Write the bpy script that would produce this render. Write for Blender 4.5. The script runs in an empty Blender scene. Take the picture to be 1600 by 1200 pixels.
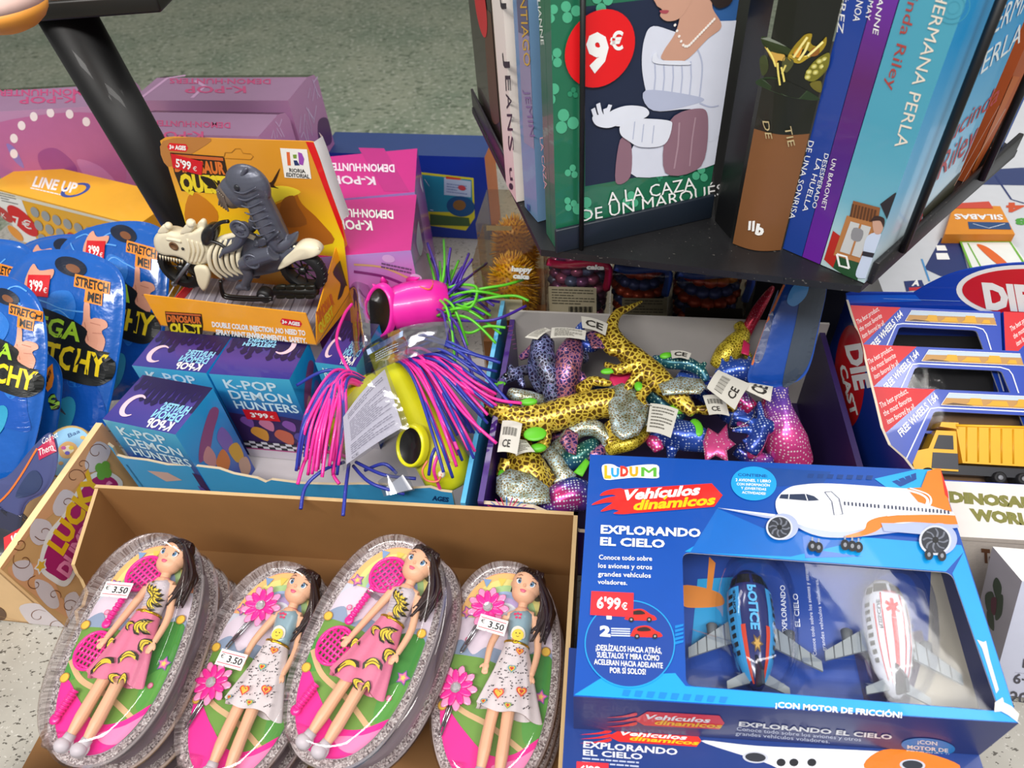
import bpy, bmesh, math, random
from mathutils import Vector, Matrix, noise
from mathutils.geometry import tessellate_polygon
random.seed(7)
C = bpy.context.scene.collection
# ---------------------------------------------------------------- camera
FPX = 1110.0                      # focal length in pixels of the 1600x1200 frame
CAMH = 0.70                       # camera height above the counter
_N = Vector((100.0, 1090.0, FPX)).normalized()     # gravity in camera axes (x right, y down, z forward)
_UP = -_N
_Y = (Vector((0, 0, 1)) - _UP * _UP.z).normalized()
_X = _Y.cross(_UP)
cam_d = bpy.data.cameras.new('camera'); cam = bpy.data.objects.new('camera', cam_d); C.objects.link(cam)
cam_d.sensor_width = 36.0; cam_d.lens = FPX / 1600 * 36.0; cam_d.clip_start = 0.01
cam.matrix_world = Matrix(((_X.x, -_X.y, -_X.z, 0), (_Y.x, -_Y.y, -_Y.z, 0), (_UP.x, -_UP.y, -_UP.z, CAMH), (0, 0, 0, 1)))
cam_d.dof.use_dof = True; cam_d.dof.focus_distance = 0.68; cam_d.dof.aperture_fstop = 9.0
bpy.context.scene.camera = cam
# ---------------------------------------------------------------- light, world, exposure
sc = bpy.context.scene
sc.view_settings.view_transform = 'Standard'; sc.view_settings.look = 'None'
sc.view_settings.gamma = 1.0; sc.view_settings.use_curve_mapping = False
sc.view_settings.exposure = 0.0
w = bpy.data.worlds.new('shop'); sc.world = w; w.use_nodes = True
w.node_tree.nodes['Background'].inputs[0].default_value = (1.0, 0.985, 0.96, 1)
w.node_tree.nodes['Background'].inputs[1].default_value = 0.34
def area(name, loc, target, sx, sy, power, col=(1, 0.97, 0.93)):
    l = bpy.data.lights.new(name, 'AREA'); l.shape = 'RECTANGLE'; l.size = sx; l.size_y = sy; l.energy = power; l.color = col
    o = bpy.data.objects.new(name, l); C.objects.link(o); o.location = loc
    o.rotation_euler = (Vector(target) - Vector(loc)).to_track_quat('-Z', 'Y').to_euler()
    return o
area('ceiling_tube', (-0.80, -0.60, 1.95), (-0.30, 0.60, 0), 1.5, 0.22, 37)
area('ceiling_tube', (0.45, -0.55, 2.0), (0.15, 0.55, 0), 1.5, 0.22, 27)
area('ceiling_tube', (1.3, 0.9, 2.2), (0.3, 0.7, 0), 1.5, 0.22, 13)
area('ceiling_tube', (-0.6, 2.2, 2.3), (-0.3, 1.2, 0), 1.5, 0.22, 24)
sc.cycles.transparent_max_bounces = 24
# ---------------------------------------------------------------- pixel helpers
def ray(u, v):
    r = Vector(((u - 800) / FPX, (v - 600) / FPX, 1.0))
    return Vector((r.dot(_X), r.dot(_Y), r.dot(_UP)))
CO = Vector((0, 0, CAMH))
def P(u, v, z=0.0):
    r = ray(u, v); return CO + r * ((z - CAMH) / r.z)
def hit(p, o, n):
    r = ray(*p); return CO + r * ((Vector(o) - CO).dot(n) / r.dot(n))
def zon(xy, v):                      # height at which the vertical over xy shows at image row v
    lo, hi = -0.8, 0.66
    for _ in range(50):
        m = (lo + hi) / 2
        q = Vector((xy[0], xy[1], m - CAMH)); c = q.x * _X + q.y * _Y + q.z * _UP
        if 600 + FPX * c.y / c.z > v: lo = m
        else: hi = m
    return m
def pix(p):
    q = Vector(p) - CO; c = q.x * _X + q.y * _Y + q.z * _UP
    return (800 + FPX * c.x / c.z, 600 + FPX * c.y / c.z)
def clip_convex(pts, clip):
    out = [Vector(p[:2]) for p in pts]; cl = [Vector(p) for p in clip]; n = len(cl)
    sg = 1 if sum(cl[i-1].x*cl[i].y - cl[i].x*cl[i-1].y for i in range(n)) > 0 else -1
    for i in range(n):
        a, e = cl[i-1], (cl[i] - cl[i-1]) * sg; res = []
        for j in range(len(out)):
            p, q = out[j-1], out[j]; sp, sq = e.x*(p.y-a.y) - e.y*(p.x-a.x), e.x*(q.y-a.y) - e.y*(q.x-a.x)
            if (sp >= 0) != (sq >= 0): res.append(p + (q-p)*(sp/(sp-sq)))
            if sq >= 0: res.append(q)
        out = res
        if len(out) < 3: return []
    eps = 1e-4 * max((a-b).length for a in cl for b in cl); r = [out[0]]
    for p in out[1:]:
        if (p - r[-1]).length > eps: r.append(p)
    return [tuple(p) for p in r] if len(r) > 2 else []
def D(deg): return Vector((math.cos(math.radians(deg)), math.sin(math.radians(deg)), 0))
UPV = Vector((0, 0, 1))
def pxplane(o, n):
    o = Vector(o); n = Vector(n)
    return lambda p: hit(p, o, n)
def uvplane(o, U, V): return lambda p: o + U * p[0] + V * p[1]
# ---------------------------------------------------------------- materials
def lin(h):
    h = h.lstrip('#'); r = []
    for i in (0, 2, 4):
        c = int(h[i:i+2], 16) / 255; r.append(c / 12.92 if c < 0.04045 else ((c + 0.055) / 1.055) ** 2.4)
    return (*r, 1)
_mats = {}
def newmat(name):
    m = bpy.data.materials.new(name); m.use_nodes = True; nt = m.node_tree
    return m, nt, nt.nodes['Principled BSDF']
def node(nt, t, **kw):
    n = nt.nodes.new(t)
    for k, v in kw.items():
        if hasattr(n, k): setattr(n, k, v)
        else: n.inputs[k.replace('_', ' ')].default_value = v
    return n
def M(hexc, rough=0.42, metal=0.0, coat=0.0, var=0.05, scale=60.0, bump=0.0, bscale=200.0):
    key = (hexc, rough, metal, coat, var, scale, bump, bscale)
    if key in _mats: return _mats[key]
    m, nt, b = newmat('paint_' + hexc.strip('#'))
    b.inputs['Roughness'].default_value = rough; b.inputs['Metallic'].default_value = metal; b.inputs['Coat Weight'].default_value = coat
    tc = node(nt, 'ShaderNodeTexCoord'); nz = node(nt, 'ShaderNodeTexNoise', Scale=scale, Detail=3.0)
    nt.links.new(tc.outputs['Object'], nz.inputs['Vector'])
    mx = node(nt, 'ShaderNodeMixRGB'); c = lin(hexc)
    mx.inputs[1].default_value = tuple(max(0, x * (1 - var)) for x in c[:3]) + (1,)
    mx.inputs[2].default_value = tuple(min(1, x * (1 + var)) for x in c[:3]) + (1,)
    nt.links.new(nz.outputs['Fac'], mx.inputs[0]); nt.links.new(mx.outputs[0], b.inputs['Base Color'])
    if bump:
        n2 = node(nt, 'ShaderNodeTexNoise', Scale=bscale, Detail=2.0); bp = node(nt, 'ShaderNodeBump', Strength=bump, Distance=0.002)
        nt.links.new(tc.outputs['Object'], n2.inputs['Vector']); nt.links.new(n2.outputs['Fac'], bp.inputs['Height']); nt.links.new(bp.outputs[0], b.inputs['Normal'])
    _mats[key] = m; return m
def clear(tint='#ffffff', gloss=0.06, rough=0.04, bump=0.0, bscale=40.0, edge=0.45, key=None):
    k = ('clear', tint, gloss, rough, bump, bscale, edge)
    if k in _mats: return _mats[k]
    m = bpy.data.materials.new('clear_plastic'); m.use_nodes = True; nt = m.node_tree; nt.nodes.remove(nt.nodes['Principled BSDF'])
    out = nt.nodes['Material Output']; t = node(nt, 'ShaderNodeBsdfTransparent'); t.inputs[0].default_value = lin(tint)
    g = node(nt, 'ShaderNodeBsdfGlossy'); g.inputs['Roughness'].default_value = rough
    lw = node(nt, 'ShaderNodeLayerWeight', Blend=0.25); mr = node(nt, 'ShaderNodeMapRange')
    mr.inputs['To Min'].default_value = gloss; mr.inputs['To Max'].default_value = edge
    nt.links.new(lw.outputs['Fresnel'], mr.inputs['Value'])
    mx = node(nt, 'ShaderNodeMixShader'); nt.links.new(mr.outputs[0], mx.inputs[0]); nt.links.new(t.outputs[0], mx.inputs[1]); nt.links.new(g.outputs[0], mx.inputs[2])
    nt.links.new(mx.outputs[0], out.inputs['Surface'])
    if bump:
        tc = node(nt, 'ShaderNodeTexCoord'); n2 = node(nt, 'ShaderNodeTexNoise', Scale=bscale, Detail=2.0); bp = node(nt, 'ShaderNodeBump', Strength=bump, Distance=0.004)
        nt.links.new(tc.outputs['Object'], n2.inputs['Vector']); nt.links.new(n2.outputs['Fac'], bp.inputs['Height'])
        nt.links.new(bp.outputs[0], g.inputs['Normal']); nt.links.new(bp.outputs[0], lw.inputs['Normal'])
    _mats[k] = m; return m
def ramp(nt, stops, interp='LINEAR'):
    r = node(nt, 'ShaderNodeValToRGB'); r.color_ramp.interpolation = interp
    e = r.color_ramp.elements
    while len(e) < len(stops): e.new(0.5)
    for x, (p, c) in zip(e, stops): x.position = p; x.color = lin(c)
    return r
def grad(stops, axis, p0, p1, rough=0.4, coat=0.0, metal=0.0):
    """printed colour blend along a direction (object space), between two points"""
    m, nt, b = newmat('printed_blend'); b.inputs['Roughness'].default_value = rough; b.inputs['Coat Weight'].default_value = coat; b.inputs['Metallic'].default_value = metal
    tc = node(nt, 'ShaderNodeTexCoord'); vm = node(nt, 'ShaderNodeVectorMath', operation='DOT_PRODUCT'); d = Vector(axis)
    vm.inputs[1].default_value = d; nt.links.new(tc.outputs['Object'], vm.inputs[0])
    mr = node(nt, 'ShaderNodeMapRange'); mr.inputs['From Min'].default_value = p0; mr.inputs['From Max'].default_value = p1
    nt.links.new(vm.outputs['Value'], mr.inputs['Value']); r = ramp(nt, stops); nt.links.new(mr.outputs[0], r.inputs[0])
    nt.links.new(r.outputs[0], b.inputs['Base Color']); return m
# ---------------------------------------------------------------- mesh builder
_txt = {}
def text_mesh(s, bold):
    k = (s, bold)
    if k not in _txt:
        cu = bpy.data.curves.new('t', 'FONT'); cu.body = s; cu.size = 1.0; cu.offset = bold; cu.resolution_u = 2; cu.fill_mode = 'FRONT'
        ob = bpy.data.objects.new('t', cu); me = bpy.data.meshes.new_from_object(ob)
        v = [(x.co.x, x.co.y) for x in me.vertices]; f = [tuple(p.vertices) for p in me.polygons]
        bpy.data.objects.remove(ob); bpy.data.curves.remove(cu); bpy.data.meshes.remove(me)
        _txt[k] = (v, f)
    return _txt[k]
def crom(pts, n=6, closed=True):
    """smooth closed/open curve through 2-D or 3-D points"""
    pts = [Vector(p) for p in pts]; N = len(pts); out = []
    for i in range(N if closed else N - 1):
        if closed: a, b, c, d = pts[i-1], pts[i], pts[(i+1) % N], pts[(i+2) % N]
        else: a, b, c, d = pts[max(i-1, 0)], pts[i], pts[i+1], pts[min(i+2, N-1)]
        for k in range(n):
            t = k / n; out.append(0.5 * ((2*b) + (c - a)*t + (2*a - 5*b + 4*c - d)*t*t + (3*b - a - 3*c + d)*t*t*t))
    if not closed: out.append(pts[-1].copy())
    return out
class MB:
    def __init__(s): s.v = []; s.f = []; s.mi = []; s.sm = []; s.mats = []
    def mat(s, m):
        if isinstance(m, str): m = M(m)
        if m not in s.mats: s.mats.append(m)
        return s.mats.index(m)
    def add(s, vs, fs, m, smooth=False, xf=None):
        o = len(s.v); k = s.mat(m)
        s.v += [(xf @ Vector(v)) if xf else Vector(v) for v in vs]
        for f in fs: s.f.append(tuple(i + o for i in f)); s.mi.append(k); s.sm.append(smooth)
    def poly(s, pts, m): s.add(pts, [tuple(range(len(pts)))], m)
    def cuboid(s, O, A, B, H, m, top=None, front=None, side=None, open_top=False):
        """O corner, edges A (along), B (back), H (up)"""
        O, A, B, H = Vector(O), Vector(A), Vector(B), Vector(H)
        c = [O, O+A, O+A+B, O+B, O+H, O+A+H, O+A+B+H, O+B+H]
        for f, mm in (((3,2,1,0), m), ((4,5,6,7), top or m), ((0,1,5,4), front or m), ((1,2,6,5), side or m), ((2,3,7,6), m), ((3,0,4,7), m)):
            if open_top and f == (4,5,6,7): continue
            s.poly([c[i] for i in f], mm)
    def bbox(s, O, A, B, H, m, r=0.003, seg=2):
        """cuboid with rounded edges"""
        bm = bmesh.new(); O, A, B, H = Vector(O), Vector(A), Vector(B), Vector(H)
        vs = [bm.verts.new(p) for p in (O, O+A, O+A+B, O+B, O+H, O+A+H, O+A+B+H, O+B+H)]
        for f in ((3,2,1,0), (4,5,6,7), (0,1,5,4), (1,2,6,5), (2,3,7,6), (3,0,4,7)): bm.faces.new([vs[i] for i in f])
        bmesh.ops.bevel(bm, geom=bm.edges[:], offset=r, segments=seg, affect='EDGES', profile=0.5)
        s.frombm(bm, m, True)
    def frombm(s, bm, m, smooth=False):
        bm.verts.index_update(); s.add([v.co.copy() for v in bm.verts], [tuple(v.index for v in f.verts) for f in bm.faces], m, smooth); bm.free()
    def shell(s, outer, inner, m):
        """walls of thin board: list of bottom/top polygons"""
        n = len(outer)
        for i in range(n): s.poly([outer[i], outer[(i+1) % n], inner[(i+1) % n], inner[i]], m)
    def prism(s, pts, h, m, side=None, smooth=False):
        n = len(pts); h = Vector(h); a = [Vector(p) for p in pts]; b = [p + h for p in a]
        s.poly(a[::-1], m); s.poly(b, m)
        s.add(a + b, [(i, (i+1) % n, n + (i+1) % n, n + i) for i in range(n)], side or m, smooth)
    def loft(s, rings, m, caps=True, smooth=True, closed=True):
        n = len(rings[0]); vs = [p for r in rings for p in r]; fs = []
        for i in range(len(rings) - 1):
            for j in range(n if closed else n - 1):
                k = (j + 1) % n; fs.append((i*n+j, i*n+k, (i+1)*n+k, (i+1)*n+j))
        if caps: fs.append(tuple(range(n))[::-1]); fs.append(tuple((len(rings)-1)*n + j for j in range(n)))
        s.add(vs, fs, m, smooth)
    def tube(s, pts, r, m, n=10, flat=1.0, up=None, caps=True):
        pts = [Vector(p) for p in pts]; N = len(pts)
        rs = [r] * N if isinstance(r, (int, float)) else list(r)
        if len(rs) != N: rs = [rs[min(int(i/(N-1)*(len(rs)-1)), len(rs)-2)] * (1-((i/(N-1)*(len(rs)-1)) - min(int(i/(N-1)*(len(rs)-1)), len(rs)-2))) + rs[min(int(i/(N-1)*(len(rs)-1)), len(rs)-2)+1] * ((i/(N-1)*(len(rs)-1)) - min(int(i/(N-1)*(len(rs)-1)), len(rs)-2)) for i in range(N)]
        rings = []; nrm = None
        for i in range(N):
            t = (pts[min(i+1, N-1)] - pts[max(i-1, 0)])
            if t.length < 1e-9: t = Vector((0, 0, 1))
            t.normalize()
            if nrm is None:
                ref = Vector(up) if up else (Vector((0, 0, 1)) if abs(t.z) < 0.9 else Vector((1, 0, 0)))
                nrm = (ref - t * ref.dot(t)).normalized()
            else:
                nrm = nrm - t * nrm.dot(t); nrm.normalize()
            bi = t.cross(nrm)
            rings.append([pts[i] + (nrm * math.cos(a) * flat + bi * math.sin(a)) * rs[i] for a in [2*math.pi*j/n for j in range(n)]])
        s.loft(rings, m, caps)
    def ell(s, c, r, m, U=None, V=None, W=None, n=14, k=9):
        c = Vector(c); U = U or Vector((1,0,0)); V = V or Vector((0,1,0)); W = W or Vector((0,0,1))
        if isinstance(r, (int, float)): r = (r, r, r)
        rings = []
        for i in range(k + 1):
            a = -math.pi/2 + math.pi * (0.02 + 0.96 * i / k); ca, sa = math.cos(a), math.sin(a)
            rings.append([c + U*(r[0]*ca*math.cos(t)) + V*(r[1]*ca*math.sin(t)) + W*(r[2]*sa) for t in [2*math.pi*j/n for j in range(n)]])
        s.loft(rings, m, True)
    def lathe(s, c, axis, prof, m, n=24, caps=True, smooth=True):
        """prof: (radius, height along axis)"""
        c = Vector(c); W = Vector(axis).normalized(); U = W.orthogonal().normalized(); V = W.cross(U)
        s.loft([[c + U*(r*math.cos(t)) + V*(r*math.sin(t)) + W*h for t in [2*math.pi*j/n for j in range(n)]] for r, h in prof], m, caps, smooth)
    def ring(s, outer, inner, m):
        """flat ring face between two loops of equal length"""
        n = len(outer); s.add(list(outer) + list(inner), [(i, (i+1) % n, n+(i+1) % n, n+i) for i in range(n)], m)
    def build(s, name, parent=None, base=None, local=False):
        me = bpy.data.meshes.new(name); off = Vector((0, 0, 0))
        if not local:
            if parent is not None: off = world_of(parent)
            elif base is not None: off = Vector(base)
            else:
                xs = [v.x for v in s.v]; ys = [v.y for v in s.v]; zs = [v.z for v in s.v]
                off = Vector(((min(xs)+max(xs))/2, (min(ys)+max(ys))/2, min(zs)))
        me.from_pydata([tuple(v - off) for v in s.v], [], s.f)
        for m in s.mats: me.materials.append(m)
        me.polygons.foreach_set('material_index', s.mi); me.polygons.foreach_set('use_smooth', s.sm); me.update()
        o = bpy.data.objects.new(name, me); C.objects.link(o)
        if parent is not None: o.parent = parent
        elif not local: o.location = off
        elif base is not None: o.location = base
        return o
def world_of(o):
    p = Vector(o.location)
    while o.parent: o = o.parent; p = p + Vector(o.location)
    return p
def thing(name, label, cat, loc=(0, 0, 0), group=None):
    o = bpy.data.objects.new(name, None); C.objects.link(o); o.location = loc; o.empty_display_size = 0.02
    return tag(o, label, cat, group)
def tag(o, label=None, cat=None, group=None, kind=None):
    if label: o['label'] = label
    if cat: o['category'] = cat
    if group: o['group'] = group
    if kind: o['kind'] = kind
    return o
def dup(root, label=None, mat=None):
    r = root.copy(); C.objects.link(r)
    if label: r['label'] = label
    if mat is not None: r.matrix_world = mat
    def rec(a, b):
        for ch in list(a.children):
            if ch is b: continue
            c = ch.copy(); C.objects.link(c); c.parent = b; rec(ch, c)
    rec(root, r); return r
EPS = 0.00016
class Pr:
    """prints shapes and lettering on a surface: f maps 2-D points to 3-D, n is the outward normal"""
    def __init__(s, mb, f, n, k=1): s.mb = mb; s.f = f; s.n = Vector(n).normalized(); s.k = k; s.c = 0.0; s.tess = 0; s.clip = None
    def W(s, p, k): return Vector(s.f(p)) + s.n * EPS * (s.k + k + s.c)
    def poly(s, pts, m, k=0):
        s.c += 0.06
        if s.clip: pts = clip_convex(pts, s.clip)
        if not pts: return
        if not s.tess: s.mb.poly([s.W(p, k) for p in pts], m); return
        q = [Vector((p[0], p[1], 0)) for p in pts]; tri = [tuple(q[i].copy() for i in t) for t in tessellate_polygon([q])]; out = []
        while tri:
            a, b, c = tri.pop(); e = [((b-a).length, a, b, c), ((c-b).length, b, c, a), ((a-c).length, c, a, b)]; l, x, y, z = max(e, key=lambda t: t[0])
            if l > s.tess: m_ = (x+y)/2; tri += [(x, m_, z), (m_, y, z)]
            else: out.append((a, b, c))
        vs = [s.W((p.x, p.y), k) for t in out for p in t]; s.mb.add(vs, [(3*i, 3*i+1, 3*i+2) for i in range(len(out))], m)
    def blob(s, pts, m, k=0, n=5): s.poly([tuple(p) for p in crom(pts, n)], m, k)
    def circ(s, c, e, m, k=0, n=28, inner=None):
        s.c += 0.06; a = s.f(c); r = (Vector(s.f(e)) - a).length if not isinstance(e, float) else e
        U = s.n.orthogonal().normalized(); V = s.n.cross(U); q = a + s.n * EPS * (s.k + k + s.c)
        L = lambda rr: [q + U*rr*math.cos(2*math.pi*j/n) + V*rr*math.sin(2*math.pi*j/n) for j in range(n)]
        if inner: s.mb.ring(L(r), L(r * inner), m)
        else: s.mb.poly(L(r), m)
    def ell(s, c, a, b, m, k=0, n=28):
        """centre and two conjugate end points"""
        c, a, b = Vector(c), Vector(a), Vector(b)
        s.poly([tuple(c + (a-c)*math.cos(2*math.pi*j/n) + (b-c)*math.sin(2*math.pi*j/n)) for j in range(n)], m, k)
    def line(s, pts, wd, m, k=0, smooth=False):
        s.c += 0.06
        if smooth: pts = [tuple(p) for p in crom(pts, 6, False)]
        q = [s.W(p, k) for p in pts]; L = []; R = []
        for i in range(len(q)):
            t = (q[min(i+1, len(q)-1)] - q[max(i-1, 0)]).normalized(); b = s.n.cross(t) * wd / 2
            L.append(q[i] + b); R.append(q[i] - b)
        n = len(q); s.mb.add(L + R, [(i, i+1, n+i+1, n+i) for i in range(n-1)], m)
    def star(s, c, r, m, k=0, pts=5, ratio=0.5, rot=0.0):
        s.c += 0.06; U = s.n.orthogonal().normalized(); V = s.n.cross(U); q = s.W(c, k)
        s.mb.poly([q + (U*math.cos(rot+math.pi*j/pts) + V*math.sin(rot+math.pi*j/pts)) * (r if j % 2 == 0 else r*ratio) for j in range(2*pts)], m)
    def text(s, t, p0, p1, p2, m, k=1, bold=0.0, lean=0.0):
        """p0 baseline left, p1 baseline right, p2 cap height above p0"""
        s.c += 0.06; v, f = text_mesh(t, bold)
        if not v: return
        x0 = min(a for a, b in v); x1 = max(a for a, b in v); cap = 0.73
        p0, p1, p2 = Vector(p0), Vector(p1), Vector(p2)
        s.mb.add([s.W(tuple(p0 + (p1-p0)*((a-x0)/(x1-x0) + lean*b/(x1-x0)) + (p2-p0)*(b/cap)), k) for a, b in v], f, m)
    def outlined(s, t, p0, p1, p2, m, mo, k=1, bold=0.01, ob=0.06, lean=0.0):
        s.text(t, p0, p1, p2, mo, k, ob, lean); s.text(t, p0, p1, p2, m, k+1, bold, lean)
    def lines(s, p0, p1, p2, n, m, k=1, fill=0.4, seed=1):
        """rows of small print too fine to read, as broken strokes in the quad p0 (top left) p1 (top right) p2 (bottom left)"""
        rnd = random.Random(seed); p0, p1, p2 = Vector(p0), Vector(p1), Vector(p2)
        for i in range(n):
            a = p0 + (p2-p0)*(i/n); b = p0 + (p2-p0)*((i+fill)/n); x = 0.0; end = 1.0 if rnd.random() < 0.7 else rnd.uniform(0.5, 0.95)
            while x < end:
                l = min(rnd.uniform(0.04, 0.16), end - x)
                s.poly([tuple(a+(p1-p0)*x), tuple(a+(p1-p0)*(x+l)), tuple(b+(p1-p0)*(x+l)), tuple(b+(p1-p0)*x)], m, k); x += l + 0.02
def inquad(A, B, Cc, Dd):
    """bilinear map of (s,t) in the unit square to a pixel quad: A top-left, B top-right, C bottom-right, D bottom-left"""
    A, B, Cc, Dd = map(Vector, (A, B, Cc, Dd))
    return lambda s, t: tuple((A*(1-s)+B*s)*(1-t) + (Dd*(1-s)+Cc*s)*t)
# ================================================================ setting
def speckle(name, base, dark, light, scale, t1, t2, rough, soft=False):
    m, nt, b = newmat(name); b.inputs['Roughness'].default_value = rough
    tc = node(nt, 'ShaderNodeTexCoord')
    n1 = node(nt, 'ShaderNodeTexNoise', Scale=scale, Detail=2.0); n2 = node(nt, 'ShaderNodeTexNoise', Scale=scale * 0.62, Detail=2.0); n3 = node(nt, 'ShaderNodeTexNoise', Scale=scale * 0.06, Detail=3.0)
    mp = node(nt, 'ShaderNodeMapping'); mp.inputs['Location'].default_value = (3.1, 1.7, 0.4); mp.inputs['Scale'].default_value = (1, 1.9, 1)
    nt.links.new(tc.outputs['Object'], n1.inputs['Vector']); nt.links.new(tc.outputs['Object'], mp.inputs['Vector']); nt.links.new(mp.outputs[0], n2.inputs['Vector']); nt.links.new(tc.outputs['Object'], n3.inputs['Vector'])
    r0 = ramp(nt, [(0.35, base[0]), (0.65, base[1])]); nt.links.new(n3.outputs['Fac'], r0.inputs[0])
    w_ = 0.10 if soft else 0.025
    ra = ramp(nt, [(t1 - w_, '#ffffff'), (t1, '#000000')]); nt.links.new(n2.outputs['Fac'], ra.inputs[0])
    rb = ramp(nt, [(t2, '#000000'), (t2 + w_, '#ffffff')]); nt.links.new(n1.outputs['Fac'], rb.inputs[0])
    m1 = node(nt, 'ShaderNodeMixRGB'); m1.inputs[2].default_value = lin(dark); nt.links.new(ra.outputs[0], m1.inputs[0]); nt.links.new(r0.outputs[0], m1.inputs[1])
    m2 = node(nt, 'ShaderNodeMixRGB'); m2.inputs[2].default_value = lin(light); nt.links.new(rb.outputs[0], m2.inputs[0]); nt.links.new(m1.outputs[0], m2.inputs[1])
    nt.links.new(m2.outputs[0], b.inputs['Base Color']); return m
mb = MB(); mb.cuboid((-5, -2, -0.80), (10, 0, 0), (0, 9, 0), (0, 0, 0.05), speckle('green_grey_terrazzo', ('#8b9a85', '#a9b09a'), '#66745f', '#c3c8b8', 42, 0.44, 0.56, 0.45, True))
fl = mb.build('floor'); fl['kind'] = 'structure'
mb = MB(); mb.cuboid((-5, 6.9, -0.75), (10, 0, 0), (0, 0.1, 0), (0, 0, 3.2), M('#c9c7c0', 0.7)); o = mb.build('wall_back'); o['kind'] = 'structure'
t = thing('display_counter', 'pale grey speckled counter top the toy boxes stand on, bare at lower left', 'counter', (0, 0.6, -0.75))
e1, e2 = D(-11), D(79)
mb = MB(); ctr = Vector((-0.05, 0.62, -0.03))
mb.bbox(ctr - e1*1.0 - e2*0.75, e1*2.0, e2*1.42, (0, 0, 0.03), speckle('pale_speckled_laminate', ('#a5a198', '#b3b0a7'), '#57534c', '#c4c1ba', 260, 0.365, 0.64, 0.35), 0.004)
mb.build('counter_top', t)
mb = MB(); mb.cuboid(Vector((ctr.x, ctr.y, -0.75)) - e1*0.93 - e2*0.68, e1*1.86, e2*1.28, (0, 0, 0.72), M('#8b8a86', 0.5)); mb.build('cabinet_base', t)

BLACK = M('#08080a', 0.48, 0, 0.08); BLK = '#0b0b0d'; WHITE = '#f2f2f0'; RED = '#d8161f'
# ---------------------------------------------------------------- black tube post with a top bar
A0 = P(288, 345, 0.215); base = Vector((A0.x, A0.y, 0)); ztop = zon(base, 18)
ra = ray(98, 14); k = (base.x * ra.x + base.y * ra.y) / (ra.x**2 + ra.y**2); top = CO + ra * k
ax = (top - A0).normalized(); foot = A0 - ax * (A0.z / ax.z)
t = thing('display_stand', 'thick black tube post with a black bar across its top, at upper left', 'stand', foot)
mb = MB(); mb.lathe(foot + Vector((0, 0, 0.002)), ax, [(0.0285, 0), (0.0285, (top - foot).length)], BLACK, 32); mb.build('post', t)
mb = MB(); mb.lathe(foot, UPV, [(0.06, 0), (0.06, 0.006), (0.036, 0.008)], BLACK, 32); mb.build('foot_plate', t)
mb = MB(); b0 = P(-70, 24, top.z + 0.012); b1 = P(245, 0, top.z + 0.012)
dr = (b1 - b0).normalized(); sd = UPV.cross(dr)
mb.bbox(b0 - sd*0.0 + Vector((0, 0, -0.012)), b1 - b0, sd*0.16, (0, 0, 0.018), M('#15130f', 0.4), 0.003); mb.build('top_bar', t)
SHZ = top.z + 0.006 + 0.012
# a pale toy bun and its card on the bar, half out of frame
c = P(12, -6, SHZ + 0.03)
t = thing('squishy_toy', 'pale pink and orange rounded squishy toy on the black bar at upper left corner', 'toy', (c.x, c.y, SHZ))
mb = MB(); bz = c + Vector((-0.012, 0.006, 0)); prof = []
for i in range(13):
    a = math.pi * i / 12; prof.append((0.002 + 0.036 * math.sin(a) * (1.0 + 0.12*math.cos(a)), -0.0295 + 0.030 * (1 - math.cos(a))))
mb.lathe(bz, UPV, prof[5:], M('#f3cfc4', 0.5), 24); mb.build('bun_top', t)
mb = MB(); mb.lathe(bz, UPV, prof[:6], M('#e79b3e', 0.5), 24); mb.build('orange_base', t)
mb = MB(); p = P(95, -6, SHZ); mb.bbox(p + Vector((-0.014, 0.0, 0.0)), dr*0.04, sd*0.03, (0, 0, 0.02), M('#d68a45', 0.5), 0.002)
o = mb.build('small_carton'); tag(o, 'small orange carton on the black bar above the tube post', 'box')

# ================================================================ window-front boxes at the back
def kp_win_box(tl, tr, dpt, zt, h, yaw, label, cut=0.30, spots=True, win='#8d8f86'):
    """card carton with a domed clear window along its top"""
    a = P(*tl, zt); b = P(*tr, zt); U = (b - a); W = U.length; U.normalize(); V = UPV.cross(U)
    t = thing('toy_carton', label, 'box', a - UPV*zt, 'pink window cartons at the back')
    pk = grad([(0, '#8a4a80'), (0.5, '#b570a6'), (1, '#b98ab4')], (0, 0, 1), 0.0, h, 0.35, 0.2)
    hw = h * cut; z0 = zt - h
    mb = MB(); O = a - UPV*h
    # side profile: vertical front, slanted window zone at top back
    prof = [(0, 0), (dpt, 0), (dpt, h*0.93), (dpt*0.92, h*0.975), (dpt*0.70, h), (0.0, h)]
    tp = M('#8f6a8c', 0.35, 0, 0.3)
    L = [O + V*x + UPV*y for x, y in prof]; R = [p + U*W for p in L]
    mb.poly(L[::-1], pk); mb.poly(R, pk)
    for i in (0, 1, 4, 5): mb.poly([L[i], L[(i+1) % 6], R[(i+1) % 6], R[i]], tp if i == 4 else pk)
    return t, mb, O, U, V, W, prof, L, R, pk
def kp_finish(t, mb, L, R):
    mb.build('carton_body', t)
    m2 = MB(); q = [L[2], L[3], L[4]]; w_ = [R[2], R[3], R[4]]
    m2.loft([[L[2], R[2]], [(L[2]+L[3])/2 + (L[3]-L[2]).cross(R[3]-L[3]).normalized()*-0.004, (R[2]+R[3])/2 + (L[3]-L[2]).cross(R[3]-L[3]).normalized()*-0.004], [L[3], R[3]], [L[4], R[4]]], clear('#dfe3dc', 0.12, 0.08, 0.3, 30), False, True, False)
    m2.build('clear_window', t)
PT = '#b23a6e'
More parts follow.
